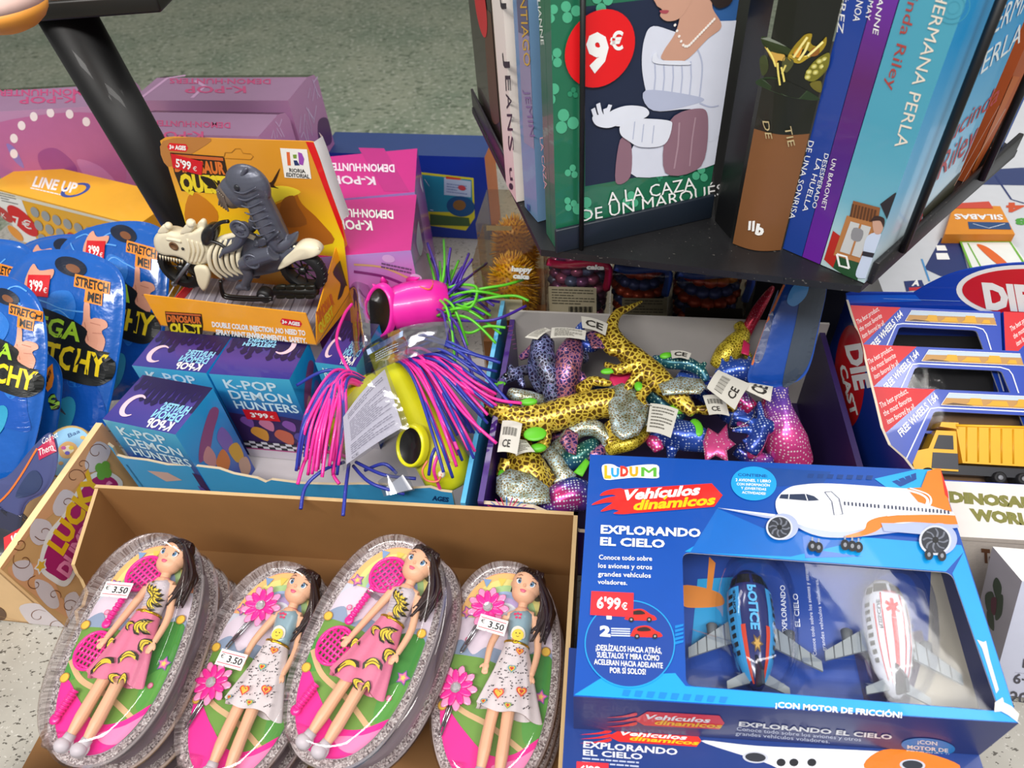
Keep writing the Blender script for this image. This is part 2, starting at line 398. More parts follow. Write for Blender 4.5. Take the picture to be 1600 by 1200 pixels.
# back right carton (tall)
z = 0.28
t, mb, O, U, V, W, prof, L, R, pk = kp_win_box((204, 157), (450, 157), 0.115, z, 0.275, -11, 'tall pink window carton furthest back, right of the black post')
pr = Pr(mb, pxplane(R[4], UPV), UPV)
pr.text('K-POP', (384, 135), (288, 135), (385, 146), PT, 1, 0.02); pr.text('DEMON·HUNTERS', (423, 124), (265, 123), (423, 132), PT, 1, 0.02)
pr.line([(222, 152), (262, 122), (290, 118)], 0.006, M('#b58cb0'), 0); pr.line([(300, 153), (320, 135), (305, 126)], 0.006, M('#b58cb0'), 0)
pr = Pr(mb, pxplane(R[0], U), U); pr.clip = [pix(p) for p in (R[0], R[1], R[2], R[5])]
for q_ in ([(468, 208), (470, 180), (474, 205), (476, 178)], [(482, 220), (476, 185), (488, 212), (482, 176)], [(481, 170), (490, 192), (494, 165)], [(481, 153), (484, 138), (488, 158), (492, 134), (496, 154)], [(488, 124), (496, 146), (500, 152)], [(490, 128), (496, 120)], [(478, 168), (490, 186)], [(470, 215), (474, 206), (480, 222)]): pr.line(q_, 0.0026, M('#cdb3d6'), 1)
pr.blob([(497, 190), (512, 186), (518, 222), (500, 226)], '#5b3464', 0)
kp_finish(t, mb, L, R)
# front right carton (lower)
z = 0.28
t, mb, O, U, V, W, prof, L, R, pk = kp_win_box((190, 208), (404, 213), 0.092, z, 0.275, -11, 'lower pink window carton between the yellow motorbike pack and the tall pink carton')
pr = Pr(mb, pxplane(R[4], UPV), UPV)
pr.text('K-POP', (318, 206), (240, 206), (318, 218), PT, 1, 0.02); pr.text('DEMON·HUNTERS', (360, 192), (232, 188), (360, 201), PT, 1, 0.02)
pr = Pr(mb, pxplane(R[0], U), U); pr.clip = [pix(p) for p in (R[0], R[1], R[2], R[5])]
for q_ in ([(424, 216), (427, 203), (430, 217)], [(433, 215), (432, 200), (440, 214)], [(430, 190), (436, 198), (440, 186)], [(437, 200), (444, 214)]): pr.line(q_, 0.0026, M('#cdb3d6'), 1)
kp_finish(t, mb, L, R)
# left carton, facing right and turned
z = 0.26
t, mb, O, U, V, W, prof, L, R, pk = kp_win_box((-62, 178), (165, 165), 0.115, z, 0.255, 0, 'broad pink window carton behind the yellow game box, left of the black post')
pr = Pr(mb, pxplane(R[4], UPV), UPV)
pr.text('K-POP', (118, 150), (30, 152), (118, 161), PT, 1, 0.02); pr.text('DEMON·HUNTERS', (152, 139), (-10, 141), (152, 149), PT, 1, 0.02)
fn = V * -1
pr = Pr(mb, pxplane(O, fn), fn); pr.clip = [pix(p) for p in (L[0], R[0], R[5], L[5])]
pr.blob([(-30, 205), (60, 180), (160, 180), (190, 230), (185, 300), (60, 300), (-30, 270)], '#b86a9f', 0)
for p in ((22, 240), (34, 196), (53, 182), (79, 176), (109, 178), (22, 216), (135, 190)): pr.ell(p, (p[0]+6, p[1]+2), (p[0]-1, p[1]+7), '#f1e6ee', 2, 16)
for q, cc in (([(10, 225), (24, 232), (38, 262), (22, 250)], '#8f7ac4'), ([(120, 250), (160, 262), (190, 300), (150, 296)], '#c983b7'), ([(60, 240), (88, 232), (120, 262), (110, 288), (70, 270)], '#9b4f92')): pr.blob(q, cc, 1)
kp_finish(t, mb, L, R)
# right-hand face of the left carton is hidden by the post
# ---------------------------------------------------------------- yellow game box
a = P(10, 353, 0.20); b = P(232, 340, 0.20)
zt = 0.16
c0 = P(-20, 291, zt); c1 = P(215, 352, zt); U = (c1 - c0); W = U.length; U.normalize(); V = UPV.cross(U)
YEL = M('#f2b21c', 0.35, 0, 0.2)
t = thing('game_box', 'long yellow board game box with white end panel, behind the blue pouches', 'box', c0 - UPV*zt)
mb = MB(); dpt = 0.085; h = 0.158
mb.cuboid(c0 - UPV*h, U*W, V*dpt, UPV*h, YEL)
pr = Pr(mb, pxplane(c0, UPV), UPV)
pr.circ((118, 297), (133, 301), '#24509c', 0, 28, 0.72); pr.blob([(105, 291), (120, 287), (124, 297), (112, 305)], '#f2b21c', 1)
pr.text('LINE UP', (50, 291), (117, 302), (55, 275), WHITE, 1, 0.03, 0.1); pr.lines((48, 293), (96, 304), (47, 297), 1, WHITE, 1)
fn = V * -1; pr = Pr(mb, pxplane(c0, fn), fn); pr.clip = [pix(p) for p in (c0, c0 + U*W, c0 + U*W - UPV*h, c0 - UPV*h)]
q = inquad((-20, 293), (215, 354), (250, 430), (30, 390))
pr.poly([(-20, 293), (32, 307), (62, 385), (10, 370)], WHITE, 1)
pr.poly([(-20, 293), (215, 354), (217, 358), (-19, 299)], '#e7e2d2', 2)
pr.lines((-2, 300), (24, 306), (4, 316), 4, '#777777', 2)
pr.circ((36, 345), (54, 349), RED, 3); pr.text('7', (24, 350), (34, 353), (20, 336), WHITE, 5, 0.02); pr.text('€', (36, 354), (51, 358), (34, 341), WHITE, 5, 0.01)
pr.circ((8, 335), (17, 337), '#c23a3a', 3); pr.circ((25, 364), (34, 366), '#ee9c3a', 3); pr.text('K', (4, 339), (11, 341), (2, 331), WHITE, 5)
for r in range(3):
    for cc in range(9):
        x, y = 55 + cc*17 + r*6, 331 + cc*6.2 + r*21
        pr.ell((x, y), (x+6.5, y+1.5), (x+1.5, y+8), '#c9362b' if (r, cc) == (1, 3) else '#9fa3a6', 3, 18)
mb.build('printed_carton', t)
t2 = t
# ---------------------------------------------------------------- magenta boxes
MAG = M('#c3117f', 0.32, 0, 0.3); 
def magenta_box(tr, br, zt, h, W, label):
    a = P(*br, zt); e = P(*tr, zt); V = (e - a); dp = V.length; V.normalize(); U = -UPV.cross(V)
    O = a - U*W - UPV*h
    t = thing('doll_carton', label, 'box', O, 'magenta topped cartons')
    mb = MB()
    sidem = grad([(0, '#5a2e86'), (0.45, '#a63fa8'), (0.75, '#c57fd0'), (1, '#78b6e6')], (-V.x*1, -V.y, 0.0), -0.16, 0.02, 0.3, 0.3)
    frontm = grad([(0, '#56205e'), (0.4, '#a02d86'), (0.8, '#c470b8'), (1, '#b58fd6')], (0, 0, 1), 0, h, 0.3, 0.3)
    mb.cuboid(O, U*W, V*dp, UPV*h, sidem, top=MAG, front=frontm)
    return t, mb, U, V, O, a
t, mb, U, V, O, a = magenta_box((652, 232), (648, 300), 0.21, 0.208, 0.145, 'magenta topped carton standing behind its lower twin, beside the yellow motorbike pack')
pr = Pr(mb, pxplane(a, UPV), UPV)
pr.text('K-POP', (585, 277), (519, 275), (588, 290), '#d8c8d6', 2, 0.03); pr.text('DEMON·HUNTERS', (616, 258), (505, 255), (617, 270), '#e6d5e2', 2, 0.03)
pr.poly([(560, 231), (600, 232), (640, 300), (600, 299)], '#b01177', 0)
pr = Pr(mb, pxplane(a, U), U); pr.clip = [pix(p) for p in (a, a + V*0.1, a + V*0.1 - UPV*0.2, a - UPV*0.2)]
pr.blob([(656, 285), (660, 262), (666, 290), (662, 302)], '#d9d3ee', 1); pr.line([(663, 280), (690, 320), (684, 330), (672, 328)], 0.0012, M('#d9c9e8'), 1)
mb.build('printed_carton', t)
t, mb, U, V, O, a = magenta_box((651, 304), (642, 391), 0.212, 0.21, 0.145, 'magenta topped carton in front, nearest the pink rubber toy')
pr = Pr(mb, pxplane(a, UPV), UPV)
pr.text('K-POP', (580, 346), (528, 344), (583, 361), WHITE, 2, 0.03); pr.text('DEMON·HUNTERS', (614, 330), (500, 325), (615, 343), WHITE, 2, 0.03)
pr = Pr(mb, pxplane(a, U), U); pr.clip = [pix(p) for p in (a, a + V*0.1, a + V*0.1 - UPV*0.2, a - UPV*0.2)]
pr.blob([(650, 378), (655, 340), (662, 370), (657, 400)], '#d5d8f2', 1); pr.line([(664, 352), (662, 390), (676, 408), (684, 390)], 0.0012, M('#d9c9e8'), 1)
pr.blob([(662, 330), (668, 320), (672, 340)], '#7fb7e8', 1)
fn = V * -1; pr = Pr(mb, pxplane(a, fn), fn)
pr.lines((596, 410), (644, 420), (595, 420), 2, '#6a4a72', 2, 0.55)
pr.ell((607, 404), (617, 406), (606, 410), '#cfa6da', 1); pr.ell((650, 433), (659, 435), (649, 438), '#d9b5e0', 1)
pr.line([(553, 413), (600, 418), (650, 440)], 0.003, M('#c9a070'), 1, True); pr.line([(553, 424), (600, 432), (640, 448)], 0.004, M('#7d2572'), 1, True)
mb.build('printed_carton', t)
# ---------------------------------------------------------------- dark blue box behind
zt = 0.155; a = P(500, 238, zt); b = P(757, 246, zt); c = P(755, 212, zt); U = (b-a); W = U.length; U.normalize(); V = UPV.cross(U); dp = abs((c-b).dot(V))
t = thing('blue_carton', 'dark blue carton with an orange edge and a yellow framed picture, behind the magenta cartons', 'box', a - UPV*zt)
mb = MB(); mb.cuboid(a - UPV*zt + UPV*0.001, U*W, V*dp, UPV*(zt-0.001), M('#0d2f8f', 0.35, 0, 0.2), top=M('#16356d', 0.4), side=M('#e0762e', 0.4))
fn = V * -1; pr = Pr(mb, pxplane(a, fn), fn)
pr.poly([(650, 268), (740, 278), (742, 340), (728, 360), (655, 350)], '#c8c22a', 1); pr.poly([(655, 272), (737, 281), (739, 332), (655, 330)], '#1c7f9e', 2)
pr.poly([(694, 277), (736, 283), (736, 308), (694, 304)], '#a9bcd8', 3); pr.poly([(697, 275), (720, 278), (720, 281), (697, 279)], '#c8442e', 4); pr.lines((698, 286), (730, 290), (698, 302), 4, '#6d80b0', 4)
pr.ell((720, 322), (742, 324), (719, 338), '#124a7d', 3); pr.ell((718, 320), (728, 321), (717, 328), '#7d5a2c', 4)
pr.poly([(672, 334), (733, 340), (735, 353), (672, 351)], '#3b5a33', 3); pr.ell((722, 293), (728, 294), (722, 297), '#b8434c', 5)
mb.build('printed_carton', t)
# ================================================================ book carousel
ZS = 0.32
hx = [P(737, 168, ZS), P(845, 390, ZS), P(1347, 447, ZS), P(1590, 235, ZS)]
hc = (hx[0] + hx[3]) / 2; hx += [hc*2 - hx[1], hc*2 - hx[2]]
t = thing('book_carousel', 'black six-sided revolving book rack standing over the toys at upper right', 'book rack', (hc.x, hc.y, 0.0))
CAR = t
scuff = speckle('scuffed_black', ('#141416', '#1d1d1f'), '#0a0a0b', '#5d5a55', 300, 0.30, 0.70, 0.45)
mb = MB(); mb.prism([p - UPV*0.007 for p in hx], UPV*0.007, scuff); mb.build('shelf', t)
mb = MB(); mb.lathe((hc.x, hc.y, 0.001), UPV, [(0.10, 0), (0.10, 0.008), (0.032, 0.012), (0.032, 0.80)], BLACK, 32); mb.build('column', t)
FIN0, FIN1 = P(1117, 345, ZS), P(1141, 373, ZS)
FD = Vector((hc.x, hc.y, ZS)) - (FIN0+FIN1)/2; FD -= FD.normalized()*0.034
mb = MB(); mb.cuboid(FIN0, FIN1 - FIN0, FD, UPV*0.30, BLACK); mb.build('divider_panel', t)
def lip(a, b, zt, thick, m=None, hb=0.0):
    d = (b - a).normalized(); n = d.cross(UPV)
    mb = MB(); mb.bbox(a + n*0.0, b - a, -n*thick, UPV*(zt - ZS), m or M('#17202c', 0.4), 0.0012, 2); mb.build('lip', t)
L1a, L1b = P(869, 397, ZS), P(1112, 341, ZS); l1d = (L1b - L1a).normalized()
lip(L1a, L1b, zon(L1a, 361), 0.004)
L2a, L2b = P(1362, 446, ZS), P(1586, 241, ZS); l2d = (L2b - L2a).normalized()
lip(L2a, L2b, ZS + 0.022, 0.005, scuff)
L6a, L6b = P(738, 166, ZS), P(800, 296, ZS)
lip(L6a, L6b, ZS + 0.022, 0.003, M('#1d1420', 0.35))
def wire(p, top=0.28, r=0.0022, zb=0.001):
    mb = MB(); mb.tube([p + UPV*zb, p + UPV*top], r, BLACK, 10); mb.build('wire_rod', t)
n1 = l1d.cross(UPV)
def onlip(a, b, u, v):             # where the lip's top line passes image point u,v
    return hit((u, v), a, (b-a).normalized().cross(UPV))
wp = onlip(L1a, L1b, 907, 340) + n1*0.0026; wire(Vector((wp.x, wp.y, ZS)))
n2 = l2d.cross(UPV)
for u, v in ((1392, 425), (1524, 290)):
    wp = onlip(L2a, L2b, u, v) + n2*0.0026; wire(Vector((wp.x, wp.y, ZS)), 0.28, 0.0036, 0.016)
wp = P(752, 172, ZS); wire(wp, 0.28, 0.0018)
# ---------------------------------------------------------------- books
PAGES = M('#e9e0cc', 0.8)
def book(a, s, th, wd, h, cover, label, spine=None, name='book', cat='book'):
    """a: bottom back end of the spine; s: unit vector across the spine toward the front cover; V runs from spine to fore edge"""
    s = s.normalized(); V = UPV.cross(s); a = Vector((a.x, a.y, ZS + 0.0008)); c = 0.0012
    BD['d'] = (s, th, wd, h); t = thing(name, label, cat, a, 'novels on the book rack')
    mb = MB(); mb.cuboid(a, s*th, V*c, UPV*h, cover, front=spine or cover)                    # spine
    mb.cuboid(a + V*c, s*c, V*(wd-c), UPV*h, cover); mb.cuboid(a + V*c + s*(th-c), s*c, V*(wd-c), UPV*h, cover)
    p = MB(); p.cuboid(a + V*c + s*c + UPV*0.002, s*(th-2*c), V*(wd-0.004), UPV*(h-0.004), PAGES); p.build('page_block', t)
    return t, mb, a, V, s
BD = {}
def spine_pr(mb, a, V):
    pr = Pr(mb, pxplane(a, -V), -V); s, th, wd, h = BD['d']; pr.clip = [pix(p) for p in (a, a + s*th, a + s*th + UPV*h*0.97, a + UPV*h*0.97)]; return pr
def front_pr(mb, a, s, th):
    pr = Pr(mb, pxplane(a + s*th, s), s); s_, t_, wd, h = BD['d']; V = UPV.cross(s); o = a + s*th; pr.clip = [pix(p) for p in (o, o + V*wd, o + V*wd + UPV*h*0.97, o + UPV*h*0.97)]; return pr
s1 = n1.normalized()               # stack direction of the first pocket (toward the viewer)
G0 = L1a - s1*0.0052 + l1d*0.002
GREEN = M('#1f6a4c', 0.3, 0, 0.4)
# front green book
t, mb, a, V, s = book(G0 - s1*0.014, s1, 0.014, 0.150, 0.225, GREEN, 'green novel with a woman in a white dress on its cover')
pr = front_pr(mb, a, s, 0.014)
pr.poly([(914, 10), (1161, -18), (1120, 255), (914, 291)], '#1d2740', 0)
pr.blob([(1100, 0), (1161, -18), (1150, 60), (1130, 40)], '#33619c', 1)
LG = M('#4fae86', 0.35); LG2 = M('#2f8a64', 0.35)
def clover(c, r, mm, k=1):
    for i in range(3):
        an = i*2.09 + c[0]; q = (c[0] + r*0.62*math.cos(an), c[1] + r*0.62*math.sin(an)); pr.ell(q, (q[0]+r*0.5, q[1]), (q[0], q[1]+r*0.55), mm, k, 14)
for c, r in (((858, 20), 14), ((890, 18), 16), ((866, 90), 14), ((858, 145), 16), ((884, 190), 18), ((895, 145), 8), ((893, 268), 10), ((912, 325), 16), ((1094, 272), 12), ((1066, 268), 8), ((985, 312), 12), ((1030, 278), 5), ((940, 3), 16), ((890, 318), 10)): clover(c, r, LG if r > 9 else LG2)
SK = M('#c99a84', 0.45); SK2 = M('#b07f6c', 0.45); GL = M('#dfe3ee', 0.5); DR = M('#d7dbe9', 0.55); DR2 = M('#b3bad2', 0.55); SH = M('#8d6a78', 0.5)
pr.blob([(990, 225), (1040, 205), (1122, 205), (1121, 254), (994, 276)], DR, 2)                       # skirt
pr.blob([(968, 218), (985, 225), (984, 275), (961, 283)], SH, 3)
pr.blob([(1020, 40), (1060, 50), (1068, 38), (1135, 32), (1156, 40), (1155, 110), (1138, 160), (1130, 200), (1105, 220), (1088, 172), (1020, 172), (1008, 140), (1002, 100), (1006, 60)], DR, 3)
pr.blob([(1008, 140), (1090, 150), (1090, 160), (1020, 172)], DR2, 4)
for x in (1022, 1036, 1050, 1064, 1078): pr.line([(x, 95), (x+1, 120), (x-2, 150)], 0.0011, DR2, 4)
pr.line([(1092, 150), (1096, 100), (1086, 70)], 0.0012, DR2, 4, True); pr.line([(1092, 160), (1108, 166), (1122, 164)], 0.0012, DR2, 4, True)
pr.blob([(1062, 20), (1054, 50), (1036, 78), (1034, 92), (1068, 94), (1104, 60), (1126, 40), (1112, 12), (1108, -12), (1066, -12)], SK, 5)
pr.blob([(1022, -14), (1024, 6), (1033, 14), (1030, 24), (1042, 32), (1062, 26), (1080, -2), (1080, -14)], SK, 6)
pr.blob([(1030, 15), (1043, 15), (1040, 20), (1031, 19)], '#a84a55', 7)
pr.blob([(1106, -14), (1142, -14), (1140, 4), (1122, 12), (1110, 2)], '#2e2523', 7)
for i in range(20):
    x = i/19; q = (1053 + 61*x if x > 0.18 else 1053 + 61*x, 38 + 42*math.sin(min(1, x*2.6)*1.57) - 64*max(0, x-0.2)); pr.circ(q, (q[0]+2, q[1]), '#f3ece4', 7, 10)
pr.blob([(1024, 80), (1030, 92), (1070, 94), (1074, 100), (1024, 98), (1018, 88)], GL, 6)
pr.blob([(1045, 188), (1092, 168), (1105, 188), (1094, 258), (1038, 268)], SH, 5); pr.line([(1060, 190), (1058, 225), (1052, 262)], 0.0016, M('#a98a96'), 6); pr.line([(1085, 182), (1080, 215), (1076, 258)], 0.0014, M('#a98a96'), 6)
# gloved hands and forearms
pr.blob([(948, 176), (975, 164), (1005, 166), (1012, 178), (990, 190), (972, 196), (950, 192)], GL, 6)
for q in ([(925, 168), (930, 182), (938, 192)], [(933, 160), (937, 176), (946, 188)], [(944, 168), (946, 180), (952, 190)], [(952, 162), (948, 176), (956, 186)]): pr.line(q, 0.0034, GL, 7, True)
pr.blob([(925, 180), (950, 178), (966, 190), (950, 198), (930, 194)], GL, 7)
pr.blob([(968, 194), (985, 184), (1040, 186), (1048, 196), (1036, 224), (1000, 228), (980, 218), (968, 208)], GL, 8)
for q in ((990, 196), (1004, 200), (1020, 202)): pr.line([(q[0], q[1]-8), (q[0]-3, q[1]+20)], 0.0008, DR2, 9)
pr.text('A LA CAZA', (949, 319), (1086, 294), (947, 299), WHITE, 3, 0.0); pr.text('DE UN MARQUÉS', (908, 345), (1130, 303), (907, 326), WHITE, 3, 0.0)
pr.circ((936, 76), (988, 80), '#e21319', 8, 40)
pr.text('9', (914, 106), (949, 107), (914, 49), WHITE, 10, 0.05); pr.text('€', (951, 76), (972, 75), (951, 48), WHITE, 10, 0.03)
mb.build('cover', t)
# second green book behind
t, mb, a, V, s = book(G0 - s1*0.0285, s1, 0.014, 0.150, 0.225, GREEN, 'green novel directly behind the front green one, only its spine showing')
pr = spine_pr(mb, a, V); pr.text('LIANNE', (840, 0), (846, 70), (845, 0), '#e8efe8', 1); pr.text('LA CAZA', (844, 215), (851, 295), (849, 214), '#d9a2a8', 1)
mb.build('cover', t)
SA, SB2 = P(820, 324, ZS), P(841, 349, ZS); sS = SB2 - SA; sth = sS.length - 0.001; sS.normalize()
t, mb, a, V, s = book(SA, sS, sth, 0.145, 0.22, M('#6f93b8', 0.4), 'slim novel with a lilac and blue spine between white and green books', M('#6d8fb5', 0.35, 0, 0.3))
pr = spine_pr(mb, a, V)
pr.poly([(806, -30), (836, -30), (841, 237), (819, 222)], '#8f8aa6', 1); pr.poly([(806, -30), (836, -30), (838, 60), (811, 50)], '#5c5f78', 2)
pr.text('SANTIAGO', (811, -40), (820, 103), (822, -40), '#c9a23c', 4); pr.text('JEMIN', (820, 140), (829, 213), (829, 140), '#7c6a99', 4); pr.poly([(824, 318), (829, 321), (829, 330), (825, 328)], '#30548f', 4)
mb.build('cover', t)
JA, JB = P(791, 289, ZS), P(807, 317, ZS)
js = (JB - JA); jth = js.length; js.normalize()
t, mb, a, V, s = book(JA, js, jth, 0.14, 0.225, M('#e9dfd6', 0.4), 'white novel with thin black spine lettering, at left in the rack', grad([(0, '#e9c3c6'), (0.35, '#ecdcd6'), (1, '#eee9e2')], (0, 0, 1), 0.0, 0.22, 0.4))
pr = spine_pr(mb, a, V)
for ch, y0, y1 in (('J', 82, 106), ('E', 118, 142), ('A', 146, 170), ('N', 178, 204), ('S', 212, 236)):
    x = 788 + (y0-80)*0.047; pr.text(ch, (x, y0), (x+1.2, y1), (x+9, y0), '#2a2530', 2)
pr.text('J', (784, -8), (785, 14), (792, -8), '#2a2530', 2); pr.text('u', (796, 262), (798, 282), (802, 262), '#2a2530', 2); pr.ell((799, 291), (802, 292), (799, 296), '#2a2530', 2)
mb.build('cover', t)
# far left pocket: dark cover seen edge on
s6 = (L6b - L6a).normalized().cross(UPV)
t, mb, a, V, s = book(L6a + (L6b-L6a).normalized()*0.014 - s6*0.030, s6, 0.024, 0.125, 0.22, M('#2c2320', 0.35, 0, 0.3), 'dark covered book with a red price dot, leftmost in the rack')
pr = front_pr(mb, a, s, 0.024)
pr.blob([(758, 20), (775, 40), (780, 120), (784, 180), (770, 190), (762, 120)], '#5a3d2c', 1); pr.circ((751, 5), (760, 8), '#c8202a', 3)
mb.build('cover', t)
# ---- right pocket, spines to the viewer
BR0 = P(1141, 381, ZS); sB = D(-23)
t, mb, a, V, s = book(BR0 + sB*0.002, sB, 0.0415, 0.15, 0.23, M('#121410', 0.3, 0, 0.3), 'thick black and brown novel with a golden dragon on its rounded spine', M('#16180f', 0.3, 0, 0.4))
# rounded spine, as one curved sheet standing in front of the block
rp = MB(); arc = []
for i in range(13):
    x = i/12; arc.append(a + s*(0.0415*x) - V*(0.006*math.sin(math.pi*x)))
def band(z0, z1, m): mb.add([p + UPV*z0 for p in arc] + [p + UPV*z1 for p in arc], [(i, i+1, 14+i, 13+i) for i in range(12)], m, True)
def spz(v): return zon((arc[6].x, arc[6].y), v) - ZS
band(0, spz(212), M('#7a4f2c', 0.45)); band(spz(212), 0.23, M('#15170f', 0.3, 0, 0.4))
mb.poly([p.copy() for p in arc], '#7a4f2c'); mb.poly([p + UPV*0.23 for p in arc], '#15170f')
pl = pxplane(a - V*0.0045, -V)
def curvef(p):
    q = pl(p); x = min(1, max(0, (q - a).dot(s)/0.0415)); return q + V*0.0045 - V*(0.006*math.sin(math.pi*x)) 
pr = Pr(mb, curvef, -V, 2)
GO = M('#b59a2e', 0.35, 0.4); GO2 = M('#7f7b2a', 0.4, 0.3); GG = M('#2e3b1c', 0.4)
pr.blob([(1182, 129), (1215, 121), (1253, 136), (1281, 160), (1250, 154), (1226, 148), (1186, 138)], '#24361c', 0, 4); pr.blob([(1186, 96), (1196, 90), (1200, 110), (1190, 122)], '#3a4220', 0, 4); pr.blob([(1190, 60), (1240, 78), (1236, 92), (1200, 84)], '#2c3a1a', 0, 4)
pr.blob([(1257, 120), (1268, 100), (1283, 89), (1296, 87), (1292, 112), (1272, 128)], GO2, 1, 4); pr.blob([(1266, 130), (1282, 130), (1282, 148), (1270, 140)], '#6b6320', 1, 4)
for x, y in ((1264, 112), (1272, 104), (1280, 97), (1262, 120), (1288, 95), (1274, 114), (1284, 106)): pr.ell((x, y), (x+4.5, y-1), (x+1, y+4), '#b9b054', 2, 10); pr.ell((x, y), (x+2.5, y-1), (x+1, y+2), '#d8d48a', 3, 8)
pr.blob([(1231, 88), (1240, 72), (1250, 60), (1259, 52), (1269, 52), (1267, 66), (1276, 72), (1284, 66), (1291, 59), (1290, 72), (1280, 84), (1266, 88), (1250, 97), (1238, 94)], GO, 2, 4)
for q in ([(1240, 88), (1252, 70), (1262, 56)], [(1248, 92), (1258, 78), (1264, 64)], [(1262, 86), (1272, 78), (1286, 66)]): pr.line(q, 0.0016, M('#e6d98a', 0.35), 4, True)
pr.blob([(1264, 86), (1270, 74), (1280, 74), (1278, 86)], '#8c5a20', 3, 4); pr.blob([(1240, 82), (1248, 72), (1254, 74), (1248, 88)], '#c98a2a', 3, 4)
pr.blob([(1194, 76), (1202, 82), (1214, 84), (1226, 85), (1225, 94), (1215, 95), (1213, 106), (1208, 98), (1202, 90)], '#c9a04a', 2, 4); pr.blob([(1226, 88), (1240, 92), (1238, 102), (1228, 112), (1222, 100)], '#4a4c28', 2, 4)
for q in ([(1215, 98), (1216, 112), (1219, 132)], [(1221, 104), (1224, 116), (1226, 126)], [(1197, 78), (1206, 90), (1212, 104)], [(1228, 100), (1222, 114)]): pr.line(q, 0.0013, M('#d8c86a', 0.35), 4, True)
pr.text('TIE', (1226, 196), (1232, 228), (1237, 195), '#b9a77c', 3); pr.text('DE', (1191, 190), (1197, 216), (1202, 189), '#b9a77c', 3)
pr.poly([(1170, 345), (1174, 344), (1173, 358), (1169, 359)], WHITE, 2); pr.poly([(1176, 344), (1180, 343), (1179, 359), (1175, 360)], WHITE, 2); pr.text('b', (1180, 363), (1193, 365), (1183, 347), WHITE, 2, 0.06)
mb.build('cover', t)
sR = D(-50); S0 = P(1222, 389, ZS); 
VR = UPV.cross(sR)
t, mb, a, V, s = book(S0 + sR*0.0005, sR, 0.0185, 0.15, 0.225, M('#1d3a8c', 0.35, 0, 0.3), 'royal blue novel spine, first to the right of the dragon book', M('#1c3f93', 0.35, 0, 0.3))
pr = spine_pr(mb, a, V)
pr.text('LA HUELLA', (1277, 247), (1254, 329), (1285, 250), WHITE, 2); pr.text('DE UNA SONRISA', (1264, 219), (1233, 341), (1273, 221), WHITE, 2)
pr.text('NOA', (1339, 0), (1333, 32), (1350, 3), WHITE, 2); pr.text('PÉREZ', (1316, -25), (1308, 50), (1326, -22), WHITE, 2)
mb.build('cover', t)
S1 = a + sR*0.0190
t, mb, a, V, s = book(S1, sR, 0.0165, 0.15, 0.225, M('#4a1f7c', 0.35, 0, 0.3), 'purple novel spine between the royal blue and the turquoise books', grad([(0, '#6a1f9e'), (0.4, '#4c2380'), (0.7, '#5b1d66'), (1, '#6b2fa0')], (0, 0, 1), 0, 0.22, 0.35, 0.3))
pr = spine_pr(mb, a, V)
pr.text('UN BARONET', (1301, 247), (1283, 326), (1308, 249), WHITE, 2); pr.text('DESESPERADO', (1289, 239), (1269, 324), (1296, 241), WHITE, 2)
pr.text('LIANNE', (1375, -20), (1364, 52), (1384, -17), WHITE, 2); pr.text('MAY', (1358, 0), (1352, 30), (1366, 2), WHITE, 2)
mb.build('cover', t)
S2 = a + sR*0.0172
TEAL = grad([(0, '#bcd6d8'), (0.25, '#6cb0c4'), (0.6, '#4aa0b8'), (1, '#4c9fb6')], (0, 0, 1), 0.02, 0.2, 0.35, 0.3)
SKYC = grad([(0, '#d6e6ee'), (0.35, '#7cc4ec'), (1, '#1f9bdc')], (0, 0, 1), 0.02, 0.19, 0.35, 0.3)
th = min(0.056, max(0.03, (L2a - S2).dot(sR) - 0.0055))
t, mb, a, V, s = book(S2, sR, th, 0.15, 0.23, SKYC, 'thick turquoise novel with an old window and a girl in white low on its spine', TEAL)
pr = spine_pr(mb, a, V)
pr.text('LA HERMANA PERLA', (1480, -62), (1398, 228), (1499, -57), '#e6dccb', 3, 0.0); pr.text('Lucinda Riley', (1435, -60), (1384, 138), (1451, -55), '#a8443e', 3, 0.0)
for r in (10, 18, 26): pr.circ((1490, 12), (1490+r, 12), '#3f93ab', 1, 30, 0.95)
pr.poly([(1288, 405), (1302, 360), (1325, 377), (1302, 418)], '#b5291f', 2); pr.poly([(1302, 418), (1314, 384), (1345, 392), (1340, 440), (1320, 430)], '#25502f', 2)
pr.poly([(1303, 398), (1324, 336), (1374, 349), (1350, 412)], '#b57a45', 3); pr.poly([(1328, 338), (1334, 313), (1376, 324), (1372, 348)], '#8f5a33', 3)
for i in range(8): x = 1334 + i*5; pr.line([(x, 318+i*1.3), (x-4, 338+i*1.3)], 0.0016, M('#5c3a22'), 4)
pr.poly([(1313, 392), (1330, 345), (1362, 354), (1345, 402)], '#c9cbc9', 4); pr.line([(1346, 349), (1330, 398)], 0.0016, M('#b57a45'), 5); pr.blob([(1335, 355), (1350, 360), (1345, 376), (1331, 372)], '#8d8d90', 5, 3)
pr.poly([(1376, 318), (1400, 300), (1410, 310), (1388, 345)], '#2b2a2e', 3)
f0_, c0_ = pr.f, pr.clip; pr.f = lambda p: f0_((p[0]-7, p[1]-2)); pr.clip = [(x+7, y+2) for x, y in c0_]
pr.blob([(1355, 400), (1362, 372), (1378, 364), (1388, 372), (1386, 395), (1380, 430), (1356, 436), (1345, 430)], '#c9d6ea', 5, 4); pr.blob([(1372, 342), (1382, 340), (1389, 352), (1384, 366), (1374, 364)], '#caa08a', 6, 4); pr.blob([(1369, 346), (1376, 338), (1390, 342), (1389, 356), (1384, 346), (1374, 346)], '#3b2a24', 7, 4)
pr.poly([(1357, 393), (1382, 398), (1380, 405), (1355, 400)], '#2c2c33', 7); pr.f, pr.clip = f0_, c0_
